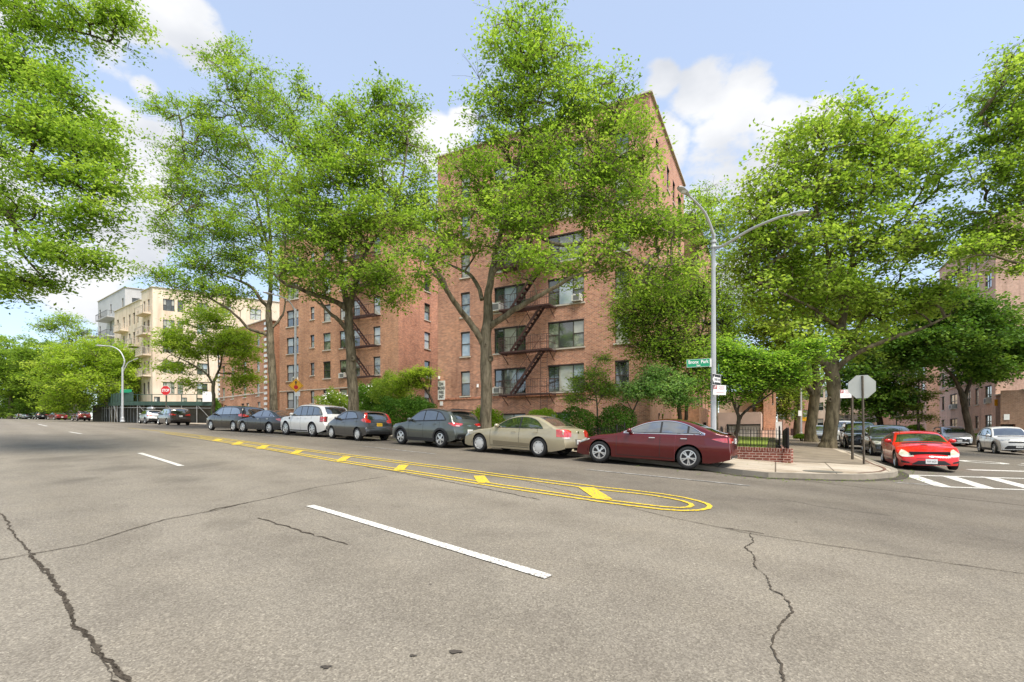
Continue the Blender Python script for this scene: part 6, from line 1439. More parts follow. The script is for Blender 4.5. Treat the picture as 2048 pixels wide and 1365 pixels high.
faraway(-40, 840, 100, -50, 720, 60, 80, 'park tree just past the left edge of the road', 54, 'leaf_far')
faraway(112, 836, 128, 120, 770, 40, 55, 'small light park tree between the far lamp post and dome tree', 55, 'leaf_bright', 9000, tone=.3)
faraway(140, 836, 112, 145, 795, 22, 34, 'low dark green tree beside the far maroon sedan', 57, 'leaf_maple', 8000, tone=.75)
tree('tall_tree', 'thin airy pale tree rising above the park trees at the far left', 120, (148, 836),
  [[(148, 836, 0, .4), (148, 760, 0, .3), (146, 700, 0, .22), (136, 670, 0, .12), (125, 645, 0, .06)], [(146, 710, 0, .15), (152, 680, 0, .1), (158, 650, 0, .05)], [(146, 705, 0, .12), (115, 670, 0, .08), (85, 655, 0, .04)]],
  [(125, 640, 0, 38, 16, 3), (155, 665, 0, 22, 22, 2.5), (90, 655, 0, 35, 10, 2.5), (140, 690, 0, 25, 15, 2.5)], 'leaf_bright', 130, 5200, .42, 56, spread=1.1, gap=.2, tone=.35, group='park trees far up the avenue')
# the big tree whose trunk stands left of the picture
tree('oak_tree', 'huge overhanging oak whose long leafy branches fill the upper left corner', 17, (-480, 900),
  [[(-480, 900, 0, .5), (-480, 700, 0, .42), (-470, 520, 0, .36), (-440, 380, 0, .26), (-400, 200, 0, .18), (-350, 0, 0, .1)],
   [(-468, 500, 0, .2), (-300, 420, -.5, .15), (-120, 350, -1, .10), (0, 310, -1.2, .06), (60, 325, -1.3, .05), (120, 350, -1.4, .04), (180, 390, -1.5, .025)],
   [(-440, 400, 0, .2), (-280, 200, 0, .14), (-120, 120, 0, .09), (0, 115, 0, .05), (60, 120, 0, .04), (120, 150, 0, .02)],
   [(-280, 200, 0, .1), (-120, 40, .4, .07), (0, 0, .6, .05), (100, 50, .8, .035), (180, 70, .8, .03), (240, 95, .8, .015)],
   [(-470, 560, 0, .2), (-280, 500, -1, .13), (-100, 440, -1.5, .1), (0, 425, -1.8, .085), (30, 450, -1.8, .07), (90, 500, -1.8, .04), (160, 540, -1.8, .02)],
   [(30, 450, -1.8, .05), (40, 500, -1.8, .04), (90, 560, -1.8, .02)]],
  [(60, 40, .5, 90, 50, 1.6), (190, 55, .8, 80, 38, 1.2), (240, 30, .8, 45, 28, 1), (40, 140, 0, 80, 50, 1.6), (120, 200, -.5, 80, 50, 1.6), (70, 260, -1, 100, 55, 1.8), (180, 290, -1, 80, 45, 1.4), (110, 350, -1.4, 100, 40, 1.6), (210, 360, -1.4, 65, 40, 1.2), (50, 420, -1.7, 80, 40, 1.4), (180, 430, -1.7, 85, 32, 1.2), (110, 500, -1.8, 90, 35, 1.2), (40, 560, -1.8, 70, 35, 1.2), (190, 520, -1.8, 50, 25, .9), (-80, 100, 0, 90, 90, 1.6), (-80, 350, -1, 90, 100, 1.6), (-70, 540, -1.5, 70, 50, 1.2), (-250, 100, 0, 90, 100, 2), (-260, 330, 0, 90, 100, 2), (-450, 200, 0, 90, 120, 2)],
  'leaf_oak', 1000, 86000, .125, 61, spread=.33, flatz=.42, gap=.18, tone=.60, tip=.009, bark='bark_dark')
# weeping tree in front of the main block's right edge, and the dark double trunk
tree('honey_locust', 'feathery drooping tree hanging over the front railings with a dark double trunk', 26, (1362, 872),
  [[(1362, 872, 0, .11), (1359, 830, 0, .10), (1357, 800, 0, .10), (1352, 760, 0, .09), (1345, 700, 0, .07), (1338, 640, 0, .05), (1330, 590, 0, .03)],
   [(1369, 872, .1, .10), (1373, 820, .1, .09), (1374, 790, .1, .08), (1385, 740, .1, .06), (1400, 680, .1, .045), (1415, 620, .1, .03)],
   [(1350, 740, 0, .05), (1320, 700, -.3, .04), (1290, 660, -.5, .03), (1270, 620, -.6, .02)]],
  [(1285, 600, 0, 65, 55, 1.6), (1345, 610, 0, 75, 70, 1.8), (1400, 590, .5, 55, 65, 1.5), (1300, 680, 0, 60, 50, 1.5), (1360, 700, 0, 65, 60, 1.6), (1420, 700, .5, 45, 65, 1.3), (1450, 640, .8, 35, 50, 1.2), (1395, 765, .3, 55, 40, 1.2), (1255, 640, -.3, 35, 45, .9), (1335, 770, 0, 45, 35, 1.)],
  'leaf_oak', 520, 34000, .14, 71, bark='bark_dark', spread=.42, flatz=.7, droop=.26, tone=.55, tonevar=.28)
tree('honey_locust', 'pale thin tree showing above the lamp arm beside the main block', 46, (1432, 865),
  [[(1432, 865, 0, .2), (1432, 760, 0, .17), (1430, 600, 0, .13), (1428, 520, 0, .1), (1425, 440, 0, .06), (1420, 400, 0, .03)]],
  [(1415, 400, 0, 32, 28, 1.4), (1440, 450, 0, 38, 45, 1.6), (1410, 480, 0, 30, 40, 1.4), (1450, 540, 0, 45, 55, 1.8), (1480, 610, 0, 45, 50, 1.8), (1450, 660, 0, 45, 40, 1.8)], 'leaf_oak', 190, 11500, .22, 73, spread=.7, gap=.2, tone=.45)
tree('dogwood_tree', 'small layered bright green dogwood with a leaning forked trunk inside the railings', 21.5, (1468, 893),
  [[(1468, 893, 0, .10), (1473, 872, 0, .085), (1476, 852, 0, .085), (1478, 838, 0, .08), (1473, 822, 0, .06), (1466, 803, .1, .055), (1459, 775, .2, .04), (1452, 740, .2, .025)],
   [(1479, 840, 0, .06), (1487, 827, -.1, .055), (1505, 812, -.2, .05), (1531, 795, -.3, .04), (1551, 781, -.4, .03), (1575, 760, -.5, .022), (1610, 725, -.6, .012)],
   [(1474, 822, 0, .04), (1490, 790, .3, .035), (1510, 755, .5, .025)], [(1505, 812, -.2, .03), (1540, 770, -.5, .02), (1560, 745, -.6, .015)]],
  [(1500, 725, 0, 62, 26, .9), (1455, 705, .2, 35, 25, .7), (1560, 735, -.2, 70, 20, .8), (1620, 712, -.5, 50, 9, .5), (1630, 690, -.5, 45, 8, .5), (1480, 765, 0, 50, 24, .7), (1545, 768, -.2, 55, 18, .7), (1595, 757, -.6, 48, 7, .4), (1450, 745, 0, 25, 30, .6), (1440, 800, .2, 20, 14, .4), (1500, 795, 0, 30, 10, .4)],
  'leaf_dogwood', 420, 24000, .12, 77, bark='bark_dark', spread=.30, flatz=.28, tone=.52, up=1.1, aspect=.6, tip=.009)
GP = 'plane trees along the side street pavement'
tree('plane_tree', 'massive plane tree with the thickest trunk, nearest the stop sign back', 27.5, (1655, 905),
  [[(1655, 905, 0, .40), (1659, 870, 0, .34), (1665, 830, 0, .33), (1668, 790, 0, .33), (1666, 760, 0, .34), (1664, 735, 0, .32), (1672, 700, .1, .24), (1682, 660, .2, .2), (1690, 610, .3, .17), (1700, 540, .3, .13), (1715, 450, .2, .10), (1735, 350, 0, .07), (1755, 270, 0, .04)],
   [(1662, 745, 0, .24), (1643, 722, 0, .2), (1628, 706, -.1, .17), (1622, 690, -.1, .10)],
   [(1668, 745, 0, .17), (1685, 726, -.3, .15), (1712, 708, -.6, .13), (1750, 690, -1, .11), (1800, 672, -1.3, .09), (1850, 655, -1.6, .07), (1900, 630, -1.8, .04)],
   [(1672, 720, 0, .14), (1695, 690, .4, .12), (1720, 650, .8, .10), (1755, 610, 1.2, .08), (1800, 560, 1.5, .05)],
   [(1690, 610, .3, .12), (1660, 540, .2, .10), (1650, 470, 0, .08), (1630, 400, 0, .05), (1640, 320, 0, .03)],
   [(1700, 540, .3, .10), (1760, 480, .4, .08), (1820, 420, .4, .05), (1860, 350, .4, .03)],
   [(1682, 660, .2, .10), (1630, 620, -.6, .08), (1570, 590, -1, .06), (1520, 570, -1.2, .04)]],
  [(1700, 250, 0, 60, 38, 2.2), (1620, 290, 0, 75, 50, 2.4), (1760, 290, 0, 95, 55, 2.8), (1560, 390, 0, 85, 60, 2.6), (1680, 380, 0, 110, 75, 3.2), (1805, 365, 0, 75, 65, 2.6), (1510, 470, 0, 60, 60, 2.2), (1600, 500, 0, 100, 65, 3), (1730, 490, 0, 110, 70, 3.2), (1840, 490, 0, 70, 60, 2.6), (1530, 570, -.5, 70, 55, 2.2), (1640, 600, 0, 100, 50, 2.8), (1770, 600, 0, 100, 50, 2.8), (1860, 600, -1, 70, 45, 2), (1580, 660, -.5, 60, 28, 1.6), (1730, 680, -.5, 80, 25, 2), (1500, 520, 0, 40, 60, 1.6)],
  'leaf_plane', 720, 50000, .19, 81, knots=[(1660, 800, -.33, .10), (1650, 735, -.28, .09)], bark='bark_plane', group=GP, spread=.60, flatz=.42, gap=.12, tone=.66, base_flare=1.35, aspect=.75)
tree('plane_tree', 'second plane tree just behind and left of the massive one, with a cut stub', 36.5, (1622, 888),
  [[(1622, 888, 0, .42), (1621, 860, 0, .36), (1626, 820, 0, .34), (1630, 790, 0, .33), (1634, 765, 0, .26), (1628, 720, 0, .2), (1622, 680, 0, .18), (1622, 640, 0, .17), (1624, 560, 0, .12), (1630, 480, 0, .08)],
   [(1628, 795, 0, .2), (1618, 778, -.2, .19), (1606, 762, -.4, .16), (1598, 750, -.5, .13)], [(1634, 780, 0, .18), (1646, 762, 0, .14), (1656, 745, .2, .08)]],
  [(1560, 640, 0, 75, 45, 3), (1620, 560, 0, 90, 60, 3), (1590, 700, 0, 70, 35, 2.5), (1700, 620, 0, 70, 60, 3), (1540, 720, 0, 45, 30, 2)], 'leaf_plane', 220, 18000, .26, 83, bark='bark_plane', group=GP, spread=.8, flatz=.45, tone=.42, aspect=.75)
tree('plane_tree', 'third plane tree, slimmest, leaning left far along the pavement', 55, (1594, 868),
  [[(1594, 868, 0, .36), (1595, 840, 0, .33), (1598, 805, 0, .3), (1600, 780, 0, .25), (1596, 740, 0, .15), (1590, 700, 0, .08)], [(1598, 805, 0, .15), (1580, 780, 0, .1), (1560, 760, 0, .05)]],
  [(1575, 770, 0, 38, 42, 2.5), (1545, 790, 0, 25, 35, 2), (1605, 740, 0, 40, 35, 2.5), (1570, 820, 0, 22, 22, 1.5), (1540, 740, 0, 40, 35, 2.5)], 'leaf_olive', 160, 14000, .28, 85, bark='bark_plane', group=GP, spread=.85, tone=.65, droop=.3)
tree('maple_tree', 'dark crowned maple with a forked trunk beside the silver minivan', 43.5, (1944, 889),
  [[(1944, 889, 0, .36), (1938, 860, 0, .27), (1932, 830, 0, .25), (1927, 800, 0, .25), (1918, 775, 0, .17), (1908, 755, 0, .14), (1888, 733, 0, .10), (1878, 700, 0, .06)], [(1927, 800, 0, .16), (1938, 772, 0, .14), (1941, 750, 0, .12), (1942, 710, 0, .09), (1945, 660, 0, .05)], [(1915, 768, 0, .1), (1914, 730, .5, .08), (1905, 680, .8, .05)], [(1941, 745, 0, .07), (1975, 720, 0, .05), (2010, 700, 0, .03)]],
  [(1895, 610, 0, 75, 40, 3), (1950, 640, 0, 70, 40, 3), (1840, 670, 0, 65, 38, 3), (1900, 690, -1, 90, 42, 3.5), (1990, 690, 0, 65, 42, 3), (2040, 700, 0, 50, 45, 2.6), (1830, 720, 0, 50, 30, 2.4), (1960, 740, 0, 60, 25, 2.4), (1800, 690, 0, 40, 40, 2)],
  'leaf_maple', 520, 52000, .24, 87, bark='bark_dark', spread=.75, flatz=.4, tone=.5, aspect=.8)
tree('maple_tree', 'dense dark maple behind the stop sign back, over the parked cars', 60, (1762, 872),
  [[(1762, 872, 0, .35), (1760, 845, 0, .32), (1752, 822, 0, .28), (1742, 800, 0, .2), (1730, 770, 0, .12)], [(1752, 822, 0, .2), (1775, 790, 0, .14), (1790, 760, 0, .08)], [(1745, 805, 0, .15), (1715, 795, 0, .1), (1700, 780, 0, .05)]],
  [(1720, 760, 0, 48, 45, 3.4), (1770, 745, 0, 52, 50, 3.4), (1700, 800, 0, 30, 22, 2), (1790, 800, 0, 40, 30, 2.4), (1755, 800, -1, 50, 28, 2.5), (1740, 700, 0, 60, 35, 3)], 'leaf_maple', 260, 26000, .30, 89, bark='bark_dark', spread=.95, tone=.62, aspect=.8)
tree('pine_tree', 'spindly olive tree with open branches before the shaded brick block', 57, (1838, 872),
  [[(1838, 872, 0, .16), (1836, 820, 0, .12), (1838, 780, 0, .08), (1836, 745, 0, .04)]],
  [(1838, 760, 0, 26, 14, 1.3), (1822, 785, 0, 16, 8, .9), (1855, 790, 0, 16, 8, .9), (1830, 815, 0, 24, 8, 1.2), (1850, 835, 0, 22, 7, 1.), (1815, 835, 0, 18, 7, 1.)], 'leaf_olive', 80, 4200, .22, 91, spread=.5, flatz=.35, gap=.15, tone=.5)
tree('plane_tree', 'bright green tree reaching in from the upper right edge', 24, (2230, 900),
  [[(2230, 900, 0, .36), (2225, 740, 0, .30), (2215, 600, 0, .26), (2200, 480, 0, .2), (2180, 350, 0, .13), (2150, 200, 0, .07)],
   [(2212, 600, 0, .14), (2150, 570, -.3, .11), (2080, 540, -.6, .08), (2030, 525, -.8, .06), (1970, 510, -1, .04), (1920, 520, -1, .02)],
   [(2200, 470, 0, .13), (2120, 400, 0, .09), (2050, 330, 0, .06), (2000, 280, 0, .04), (1960, 230, 0, .02)],
   [(2205, 520, 0, .1), (2110, 470, .5, .07), (2040, 440, .6, .05), (1970, 400, .6, .03)]],
  [(2030, 130, 0, 38, 45, 1.2), (1990, 200, 0, 60, 50, 1.5), (2070, 210, 0, 60, 80, 1.8), (2010, 290, 0, 75, 50, 1.7), (1960, 350, 0, 60, 35, 1.3), (2050, 380, 0, 70, 50, 1.7), (1960, 440, .4, 65, 35, 1.3), (2030, 470, 0, 75, 38, 1.5), (1950, 500, -.8, 60, 22, 1.), (2040, 535, -.6, 50, 18, .9), (1925, 545, -.8, 35, 14, .7), (2150, 300, 0, 80, 120, 2.2), (2160, 500, 0, 80, 80, 2), (2250, 400, 0, 110, 160, 2.6)],
  'leaf_plane', 600, 50000, .15, 93, bark='bark_plane', spread=.46, flatz=.42, tone=.62, gap=.2, aspect=.7)
tree('redbud_tree', 'small yellow green tree with a twisted dark trunk between wing and main block', 35.5, (862, 880),
  [[(862, 880, 0, .10), (866, 840, 0, .09), (866, 808, 0, .08), (856, 786, 0, .075), (846, 772, 0, .065), (840, 760, 0, .04)], [(856, 786, 0, .05), (862, 765, 0, .04), (860, 750, 0, .02)]],
  [(830, 752, 0, 32, 10, .9), (850, 745, 0, 22, 9, .8), (815, 765, 0, 28, 10, .8), (845, 770, 0, 24, 8, .7), (805, 780, 0, 18, 7, .6)], 'leaf_bright', 130, 7000, .13, 95, bark='bark_dark', spread=.32, flatz=.28, tone=.62, up=1., tip=.010)
# ------------------------------------------------------------------ shrubs
def shrub(name, label, px, py, D, rx, ry, mat, n=5000, leaf=.09, seed=1, tone=.5, rz=None, flower=0, rag=.12, group=None, cat='shrub', fill=.5, stems=5, flat=.0):
    rs = np.random.RandomState(seed); k = D/F; c = Vector(atd(px, py, D)); gz = G(c.x, c.y)+.3
    t = thing(name, label, cat, (c.x, c.y, gz), group=group)
    r = np.array([rx*k, rz or rx*k*.9, ry*k]); d = rs.normal(size=(n, 3)); d /= np.linalg.norm(d, axis=1)[:, None]
    bump = 1+rag*np.sin(d[:, 0]*5+seed)*np.cos(d[:, 1]*4+seed*2)+rag*.8*np.sin(d[:, 2]*7+d[:, 0]*6+seed*3)+rag*.5*rs.normal(size=n)
    q = (1-fill*rs.rand(n)**2.2)*bump
    cen = d*q[:, None]*r+np.array([0, 0, c.z-gz]); keep = cen[:, 2] > .02; cen = cen[keep]; d = d[keep]
    tv = tone+.25*d[:, 2]*0+.16*rs.normal(size=len(cen))+.16*np.sin(cen[:, 0]*3.1+seed)*np.cos(cen[:, 2]*3.7+cen[:, 1]*2)
    link('foliage', leafmesh('foliage', cen, leaf*rs.uniform(.6, 1.4, len(cen)), M[mat], rs, .2, .6, tv), t)
    mb = MB()
    for i in range(stems):
        a = 2*math.pi*i/stems+seed; e = Vector((math.cos(a)*r[0]*.55, math.sin(a)*r[1]*.55, c.z-gz+r[2]*.3)); mb.tube([(0, 0, -.35), e*.4+Vector((0, 0, e.z*.1)), e], [.035, .025, .01], 5)
    mb.build('stems', M['bark_dark'], t)
    if flower:
        dd = d[rs.choice(len(d), flower)]; pp = dd*np.array(r)*1.03+np.array([0, 0, c.z-gz]); pp = pp[pp[:, 2] > .1]
        link('blossoms', leafmesh('blossoms', pp, .13*rs.uniform(.6, 1.4, len(pp)), M['flower'], rs, .3, .9), t)
    return t
GH = 'clipped bushes behind the front railings'
shrub('bush', 'lime green bush wrapped behind the trunk of the tallest oak', 972, 842, 26.5, 37, 27, 'leaf_lime', 6500, .075, 1, .5, group=GH)
shrub('bush', 'round lime topped bush between the basement windows', 1084, 845, 26, 34, 27, 'leaf_lime', 6500, .075, 2, .62, group=GH, rag=.06)
shrub('bush', 'wide dark yew bush left of the slim young tree', 1153, 852, 24.5, 44, 38, 'leaf_hedge', 10000, .075, 3, .55, group=GH, rag=.05)
shrub('bush', 'dark yew bush nearest the maroon sedan hood', 1233, 852, 24, 39, 42, 'leaf_hedge', 10000, .075, 4, .5, group=GH, rag=.06)
tree('sapling', 'slim airy sapling between the two dark yew bushes', 25, (1197, 880), [[(1197, 880, 0, .05), (1195, 850, 0, .045), (1194, 810, 0, .04), (1190, 785, 0, .025), (1185, 755, 0, .012)], [(1194, 812, 0, .025), (1208, 785, 0, .02), (1218, 765, 0, .01)]],
  [(1180, 775, 0, 40, 28, .9), (1220, 780, 0, 25, 25, .7), (1150, 800, 0, 28, 14, .6), (1190, 748, 0, 26, 14, .6), (1205, 720, 0, 18, 12, .4)], 'leaf_oak', 170, 7000, .10, 101, spread=.27, gap=.1, tone=.5, tip=.008, flatz=.5)
tree('dogwood_tree', 'pale blossoming dogwood over the maroon sedan, left of the dark double trunk', 24, (1255, 880), [[(1255, 880, 0, .05), (1258, 850, 0, .045), (1268, 820, 0, .04), (1280, 795, 0, .025), (1300, 775, 0, .012)], [(1266, 825, 0, .025), (1250, 795, 0, .015)]],
  [(1300, 775, 0, 45, 22, .9), (1335, 790, 0, 42, 18, .8), (1265, 785, 0, 30, 18, .7), (1360, 770, 0, 28, 16, .6), (1310, 750, .2, 35, 16, .7), (1370, 805, 0, 25, 12, .5)], 'leaf_pale', 210, 11000, .11, 103, bark='bark_dark', spread=.26, flatz=.35, tone=.45, tip=.008)
shrub('rhododendron', 'white flowering shrub left of the knotted oak trunk', 672, 812, 41, 36, 27, 'leaf_olive', 9000, .14, 5, .5, flower=420, rag=.2, rz=1.6)
shrub('rhododendron', 'white flowering shrub right of the knotted oak trunk', 742, 802, 39, 28, 33, 'leaf_hedge', 9000, .13, 6, .9, flower=160, rag=.2, rz=1.6)
shrub('laurel_bush', 'tall soft green shrub in the court between the brick wings', 782, 785, 37.5, 36, 36, 'leaf_olive', 10000, .12, 7, .62, rag=.16, rz=1.8)
shrub('yew_bush', 'dark sprawling yew behind the grey compact suv', 800, 826, 31, 50, 30, 'leaf_hedge', 11000, .10, 8, .6, rag=.2, rz=1.5)
shrub('yew_bush', 'second dark yew reaching toward the address sign', 838, 815, 32.5, 26, 17, 'leaf_hedge', 5000, .10, 9, .5, rag=.25, rz=1.)
shrub('box_bush', 'small round bush on the pavement edge between the plane trees', 1603, 877, 38, 14, 9, 'leaf_lime', 2600, .09, 10, .25, rag=.06)
shrub('hedge_bush', 'small light hedge at the foot of the pink block', 1975, 876, 46, 22, 12, 'leaf_lime', 2600, .14, 11, .4)
shrub('hedge_bush', 'low green shrub beyond the silver minivan', 1830, 862, 62, 16, 12, 'leaf_lime', 2200, .18, 12, .4)
shrub('box_bush', 'dark shrub by the slender tree at the far corner', 433, 822, 56, 8, 22, 'leaf_hedge', 2600, .16, 13, .8)
# ------------------------------------------------------------------ lamps, signs, railings
def gz(x, y, walk=True): return G(x, y)+(.14 if walk else 0)
def cobra(parent, path, r=.045, head=.75, hd=None):
    """lamp arm along path (points relative to the parent) with a cobra head at its end"""
    P = [Vector(p) for p in path]; Q = [P[0]]
    for i in range(len(P)-1):
        p0, p1, p2, p3 = P[max(0, i-1)], P[i], P[i+1], P[min(len(P)-1, i+2)]
        for j in range(1, 6):
            u = j/5; Q.append(.5*((2*p1)+(p2-p0)*u+(2*p0-5*p1+4*p2-p3)*u*u+(3*p1-p0-3*p2+p3)*u**3))
    mb = MB(); mb.tube(Q, [r*(1-.35*i/len(Q)) for i in range(len(Q))], 10); mb.build('arm', M['lamp_metal'], parent, True)
    d = (Q[-1]-Q[-2]).normalized() if hd is None else Vector(hd).normalized(); e = Q[-1]
    Mh = Matrix.Translation(e) @ d.to_track_quat('X', 'Z').to_matrix().to_4x4()
    h = MB(); secs = [(-.05, .04, .035), (.10, .075, .05), (.35, .14, .07), (.60, .15, .065), (.75, .10, .045), (.80, .03, .02)]; s_ = head/.75; n_ = 12; i0 = 0
    for x, w_, hh in secs:
        for k in range(n_): a = 2*math.pi*k/n_; z = math.sin(a)*hh; h.v.append(tuple(Mh @ Vector((x*s_, math.cos(a)*w_*s_, (z if z > 0 else z*.55)*s_))))
    for i in range(len(secs)-1):
        for k in range(n_): a = i*n_+k; b = i*n_+(k+1) % n_; h.f.append((a, b, b+n_, a+n_)); h.uv.append(((0, 0),)*4); h.mi.append(0)
    h.f.append(tuple(range(n_))); h.uv.append(((0, 0),)*n_); h.mi.append(0)
    ho = h.build('lamp_head', M['lamp_metal'], parent, True)
    l = MB(); l.lathe([(.11*s_, 0), (.09*s_, -.05*s_), (.001, -.07*s_)], 12, Mh @ Matrix.Translation((.42*s_, 0, -.022))); l.build('lens', M['lamp_lens'], ho, True)
def octpole(parent, h, r0, r1, name='pole', base=True):
    mb = MB(); mb.tube([(0, 0, 0), (0, 0, h)], [r0, r1], 8); mb.build(name, M['lamp_metal'], parent)
    if base: b = MB(); b.lathe([(r0*1.9, 0), (r0*1.9, .12), (r0*1.35, .18), (r0*1.3, .55), (r0*1.02, .62)], 8, Matrix.Rotation(math.pi/8, 4, 'Z')); b.build('base', M['lamp_metal'], parent)
LP = Vector(((1427-CX)/F*17.6, 17.6)); lz = gz(LP.x, LP.y)
lamp = thing('street_lamp', 'tall pale grey corner lamp post with two curved arms and street name signs', 'street lamp', (LP.x, LP.y, lz))
zt = (HY-468)/F*17.6-lz; octpole(lamp, zt, .105, .068)
o_ = Vector((LP.x, LP.y, lz))
cobra(lamp, [Vector((0, 0, zt-.35)), atd(1427, 470, 17.5)-o_, atd(1412, 430, 17.2)-o_, atd(1392, 405, 16.8)-o_, atd(1378, 392, 16.5)-o_], .05, .62)
cobra(lamp, [Vector((0, 0, zt-.45)), atd(1446, 492, 17.2)-o_, atd(1500, 460, 16.2)-o_, atd(1556, 436, 15.3)-o_, atd(1580, 430, 14.9)-o_], .05, .62)
mb = MB(); 
for dz in (-.32, -.5): mb.lathe([(.095, 0), (.10, .02), (.10, .07), (.085, .09)], 12, Matrix.Translation((0, 0, zt+dz)))
mb.build('collar', M['lamp_metal'], lamp)
def signboard(name, label, c, xdir, nrm, w, h, mats, draw, t=.02, group=None, back='sign_back', r=0.):
    root = thing(name, label, 'sign', c, group=group); Mm = frame((0, 0, 0), xdir, nrm)
    mb = MB(); mb.box((0, 0, 0), (w, h, t), Mm, 0); mb.build('board', M[mats[0]], root)
    bb = MB(); bb.box((0, 0, -t*.5-.003), (w*.985, h*.985, .004), Mm); bb.build('back', M[back], root)
    Mf = Mm @ Matrix.Translation((0, 0, t/2+.003)); draw(root, Mf); return root
def lettering(root, Mf, items, mat, name='lettering'):
    mb = MB()
    for s_, size, x, y, sx in items: textmesh(mb, s_, size, Mf @ Matrix.Translation((x, y, 0)), bold=size*.02, sx=sx)
    mb.build(name, M[mat], root)
def rect(mb, Mf, x, y, w, h, z=0.): mb.add([(x-w/2, y-h/2, z), (x+w/2, y-h/2, z), (x+w/2, y+h/2, z), (x-w/2, y+h/2, z)], [(0, 1, 2, 3)], 0, Mf)
Dl = 17.45
def bp(root, Mf):
    mb = MB()
    for (x, y, w_, h_) in ((0, .128, .76, .007), (0, -.128, .76, .007), (-.378, 0, .007, .256), (.378, 0, .007, .256)): rect(mb, Mf, x, y, w_, h_)
    mb.build('border', M['sign_white'], root)
    lettering(root, Mf, [('Bronx  Park', .165, 0, .035, .82), ('East', .075, 0, -.082, 1.)], 'sign_white')
s_ = atd(1396.5, 726.5, 17.3); signboard('street_name_sign', 'green street sign reading Bronx Park East on the tall corner lamp post', s_, (1, -.10, .045), (-.10, -1, 0), .78, .275, ['sign_green'], bp)
mb = MB(); c_ = atd(1420.5, 726, 17.35); mb.box(tuple(c_), (.07, .05, .28)); setp(mb.build('sign_bracket', M['sign_white']), 'white bracket holding the Bronx Park East sign to the lamp post', 'bracket')
def th(root, Mf): lettering(root, Mf, [('Pl', .13, .26, .0, .9)], 'sign_white')
s_ = atd(1437, 739, 17.9); signboard('street_name_sign', 'second green street sign, seen end on just right of the lamp post', s_, (.36, .93, 0), (.93, -.36, 0), .72, .27, ['sign_green'], th)
def ow_(root, Mf):
    mb = MB()
    for (x, y, w_, h_) in ((0, .185, .66, .014), (0, -.185, .66, .014), (-.327, 0, .014, .37), (.327, 0, .014, .37)): rect(mb, Mf, x, y, w_, h_)
    mb.add([(-.30, 0, 0), (-.16, .15, 0), (-.16, .085, 0), (.29, .085, 0), (.29, -.085, 0), (-.16, -.085, 0), (-.16, -.15, 0)], [(0, 1, 2, 3, 4, 5, 6)], 0, Mf); mb.build('arrow', M['sign_white'], root)
    lettering(root, Mf @ Matrix.Translation((0, 0, .003)), [('ONE WAY', .125, .06, 0, .82)], 'sign_black')
s_ = atd(1432.5, 760, 17.35); signboard('one_way_sign', 'black and white ONE WAY arrow sign on the lamp post', s_, (.72, .69, -.0), (.69, -.72, 0), .68, .40, ['sign_black'], ow_, back='sign_back')
def pk(root, Mf):
    mb = MB(); rect(mb, Mf, -.155, .09, .125, .125)
    rect(mb, Mf, .02, -.085, .26, .012); mb.build('print', M['sign_pink'], root)
    lettering(root, Mf @ Matrix.Translation((0, 0, .003)), [('P', .12, -.155, .088, 1.)], 'sign_white', 'letter')
    mb = MB()
    for y, w_ in ((.125, .20), (.09, .16), (.05, .21), (.015, .14)): rect(mb, Mf, .07, y, w_, .008)
    mb.build('small_print', M['sign_pink'], root)
s_ = atd(1439, 780.5, 17.3); signboard('parking_sign', 'white parking rules sign under the ONE WAY arrow', s_, (1, .05, -.03), (.05, -1, 0), .44, .33, ['sign_white'], pk)
# corner sign posts
p_c = at(1728, 929, .14); st_ = thing('stop_sign', 'grey back of an octagonal stop sign on a weathered post at the corner kerb', 'sign', (p_c[0], p_c[1], gz(*p_c)))
hpost = (HY-752)/F*p_c[1]-gz(*p_c); mb = MB(); mb.beam((0, 0, 0), (-.055, 0, hpost), .07, .035); mb.build('post', M['post'], st_)
r_ = 23.0/F*p_c[1]/math.cos(math.pi/8); zc = (HY-773.7)/F*p_c[1]-gz(*p_c); yn = Vector((WD.x, WD.y, 0)); xn = Vector((-A1.x, -A1.y, 0)); off = Vector((-.05, .03, 0))
def octo(name, mat, r, d, par, n=8, rot=math.pi/8, th=.012):
    mb = MB(); c_ = Vector((off.x, off.y, zc))+yn*d; P0 = [c_+(xn*math.cos(rot+2*math.pi*k/n)+Vector((0, 0, 1))*math.sin(rot+2*math.pi*k/n))*r for k in range(n)]; P1 = [p+yn*th for p in P0]
    mb.poly(P0); mb.poly(P1)
    for k in range(n): mb.quad(P0[k], P0[(k+1) % n], P1[(k+1) % n], P1[k])
    return mb.build(name, M[mat], par)
octo('plate', 'sign_back', r_, 0, st_); octo('rim_face', 'sign_white', r_*.99, .013, st_, th=.002); octo('face', 'sign_red', r_*.93, .016, st_, th=.003)
mb = MB(); textmesh(mb, 'STOP', .26, frame(Vector((off.x, off.y, zc))+yn*.022, -xn, yn), bold=.008, sx=.8); mb.build('lettering', M['sign_white'], st_)
p_c = at(1705, 920, .14); pp = thing('sign_post', 'dark rusty post left of the stop sign back', 'post', (p_c[0], p_c[1], gz(*p_c))); hp = (HY-783)/F*p_c[1]-gz(*p_c)
mb = MB(); mb.beam((0, 0, 0), (-.02, 0, hp), .085, .05); mb.build('upright', M['post'], pp)
s_ = atd(1691.5, 788, p_c[1]-.03); signboard('parking_sign', 'white parking rules sign on the rusty post beside the stop sign back', s_, (1, .06, .03), (.06, -1, 0), .44, .31, ['sign_white'], pk)
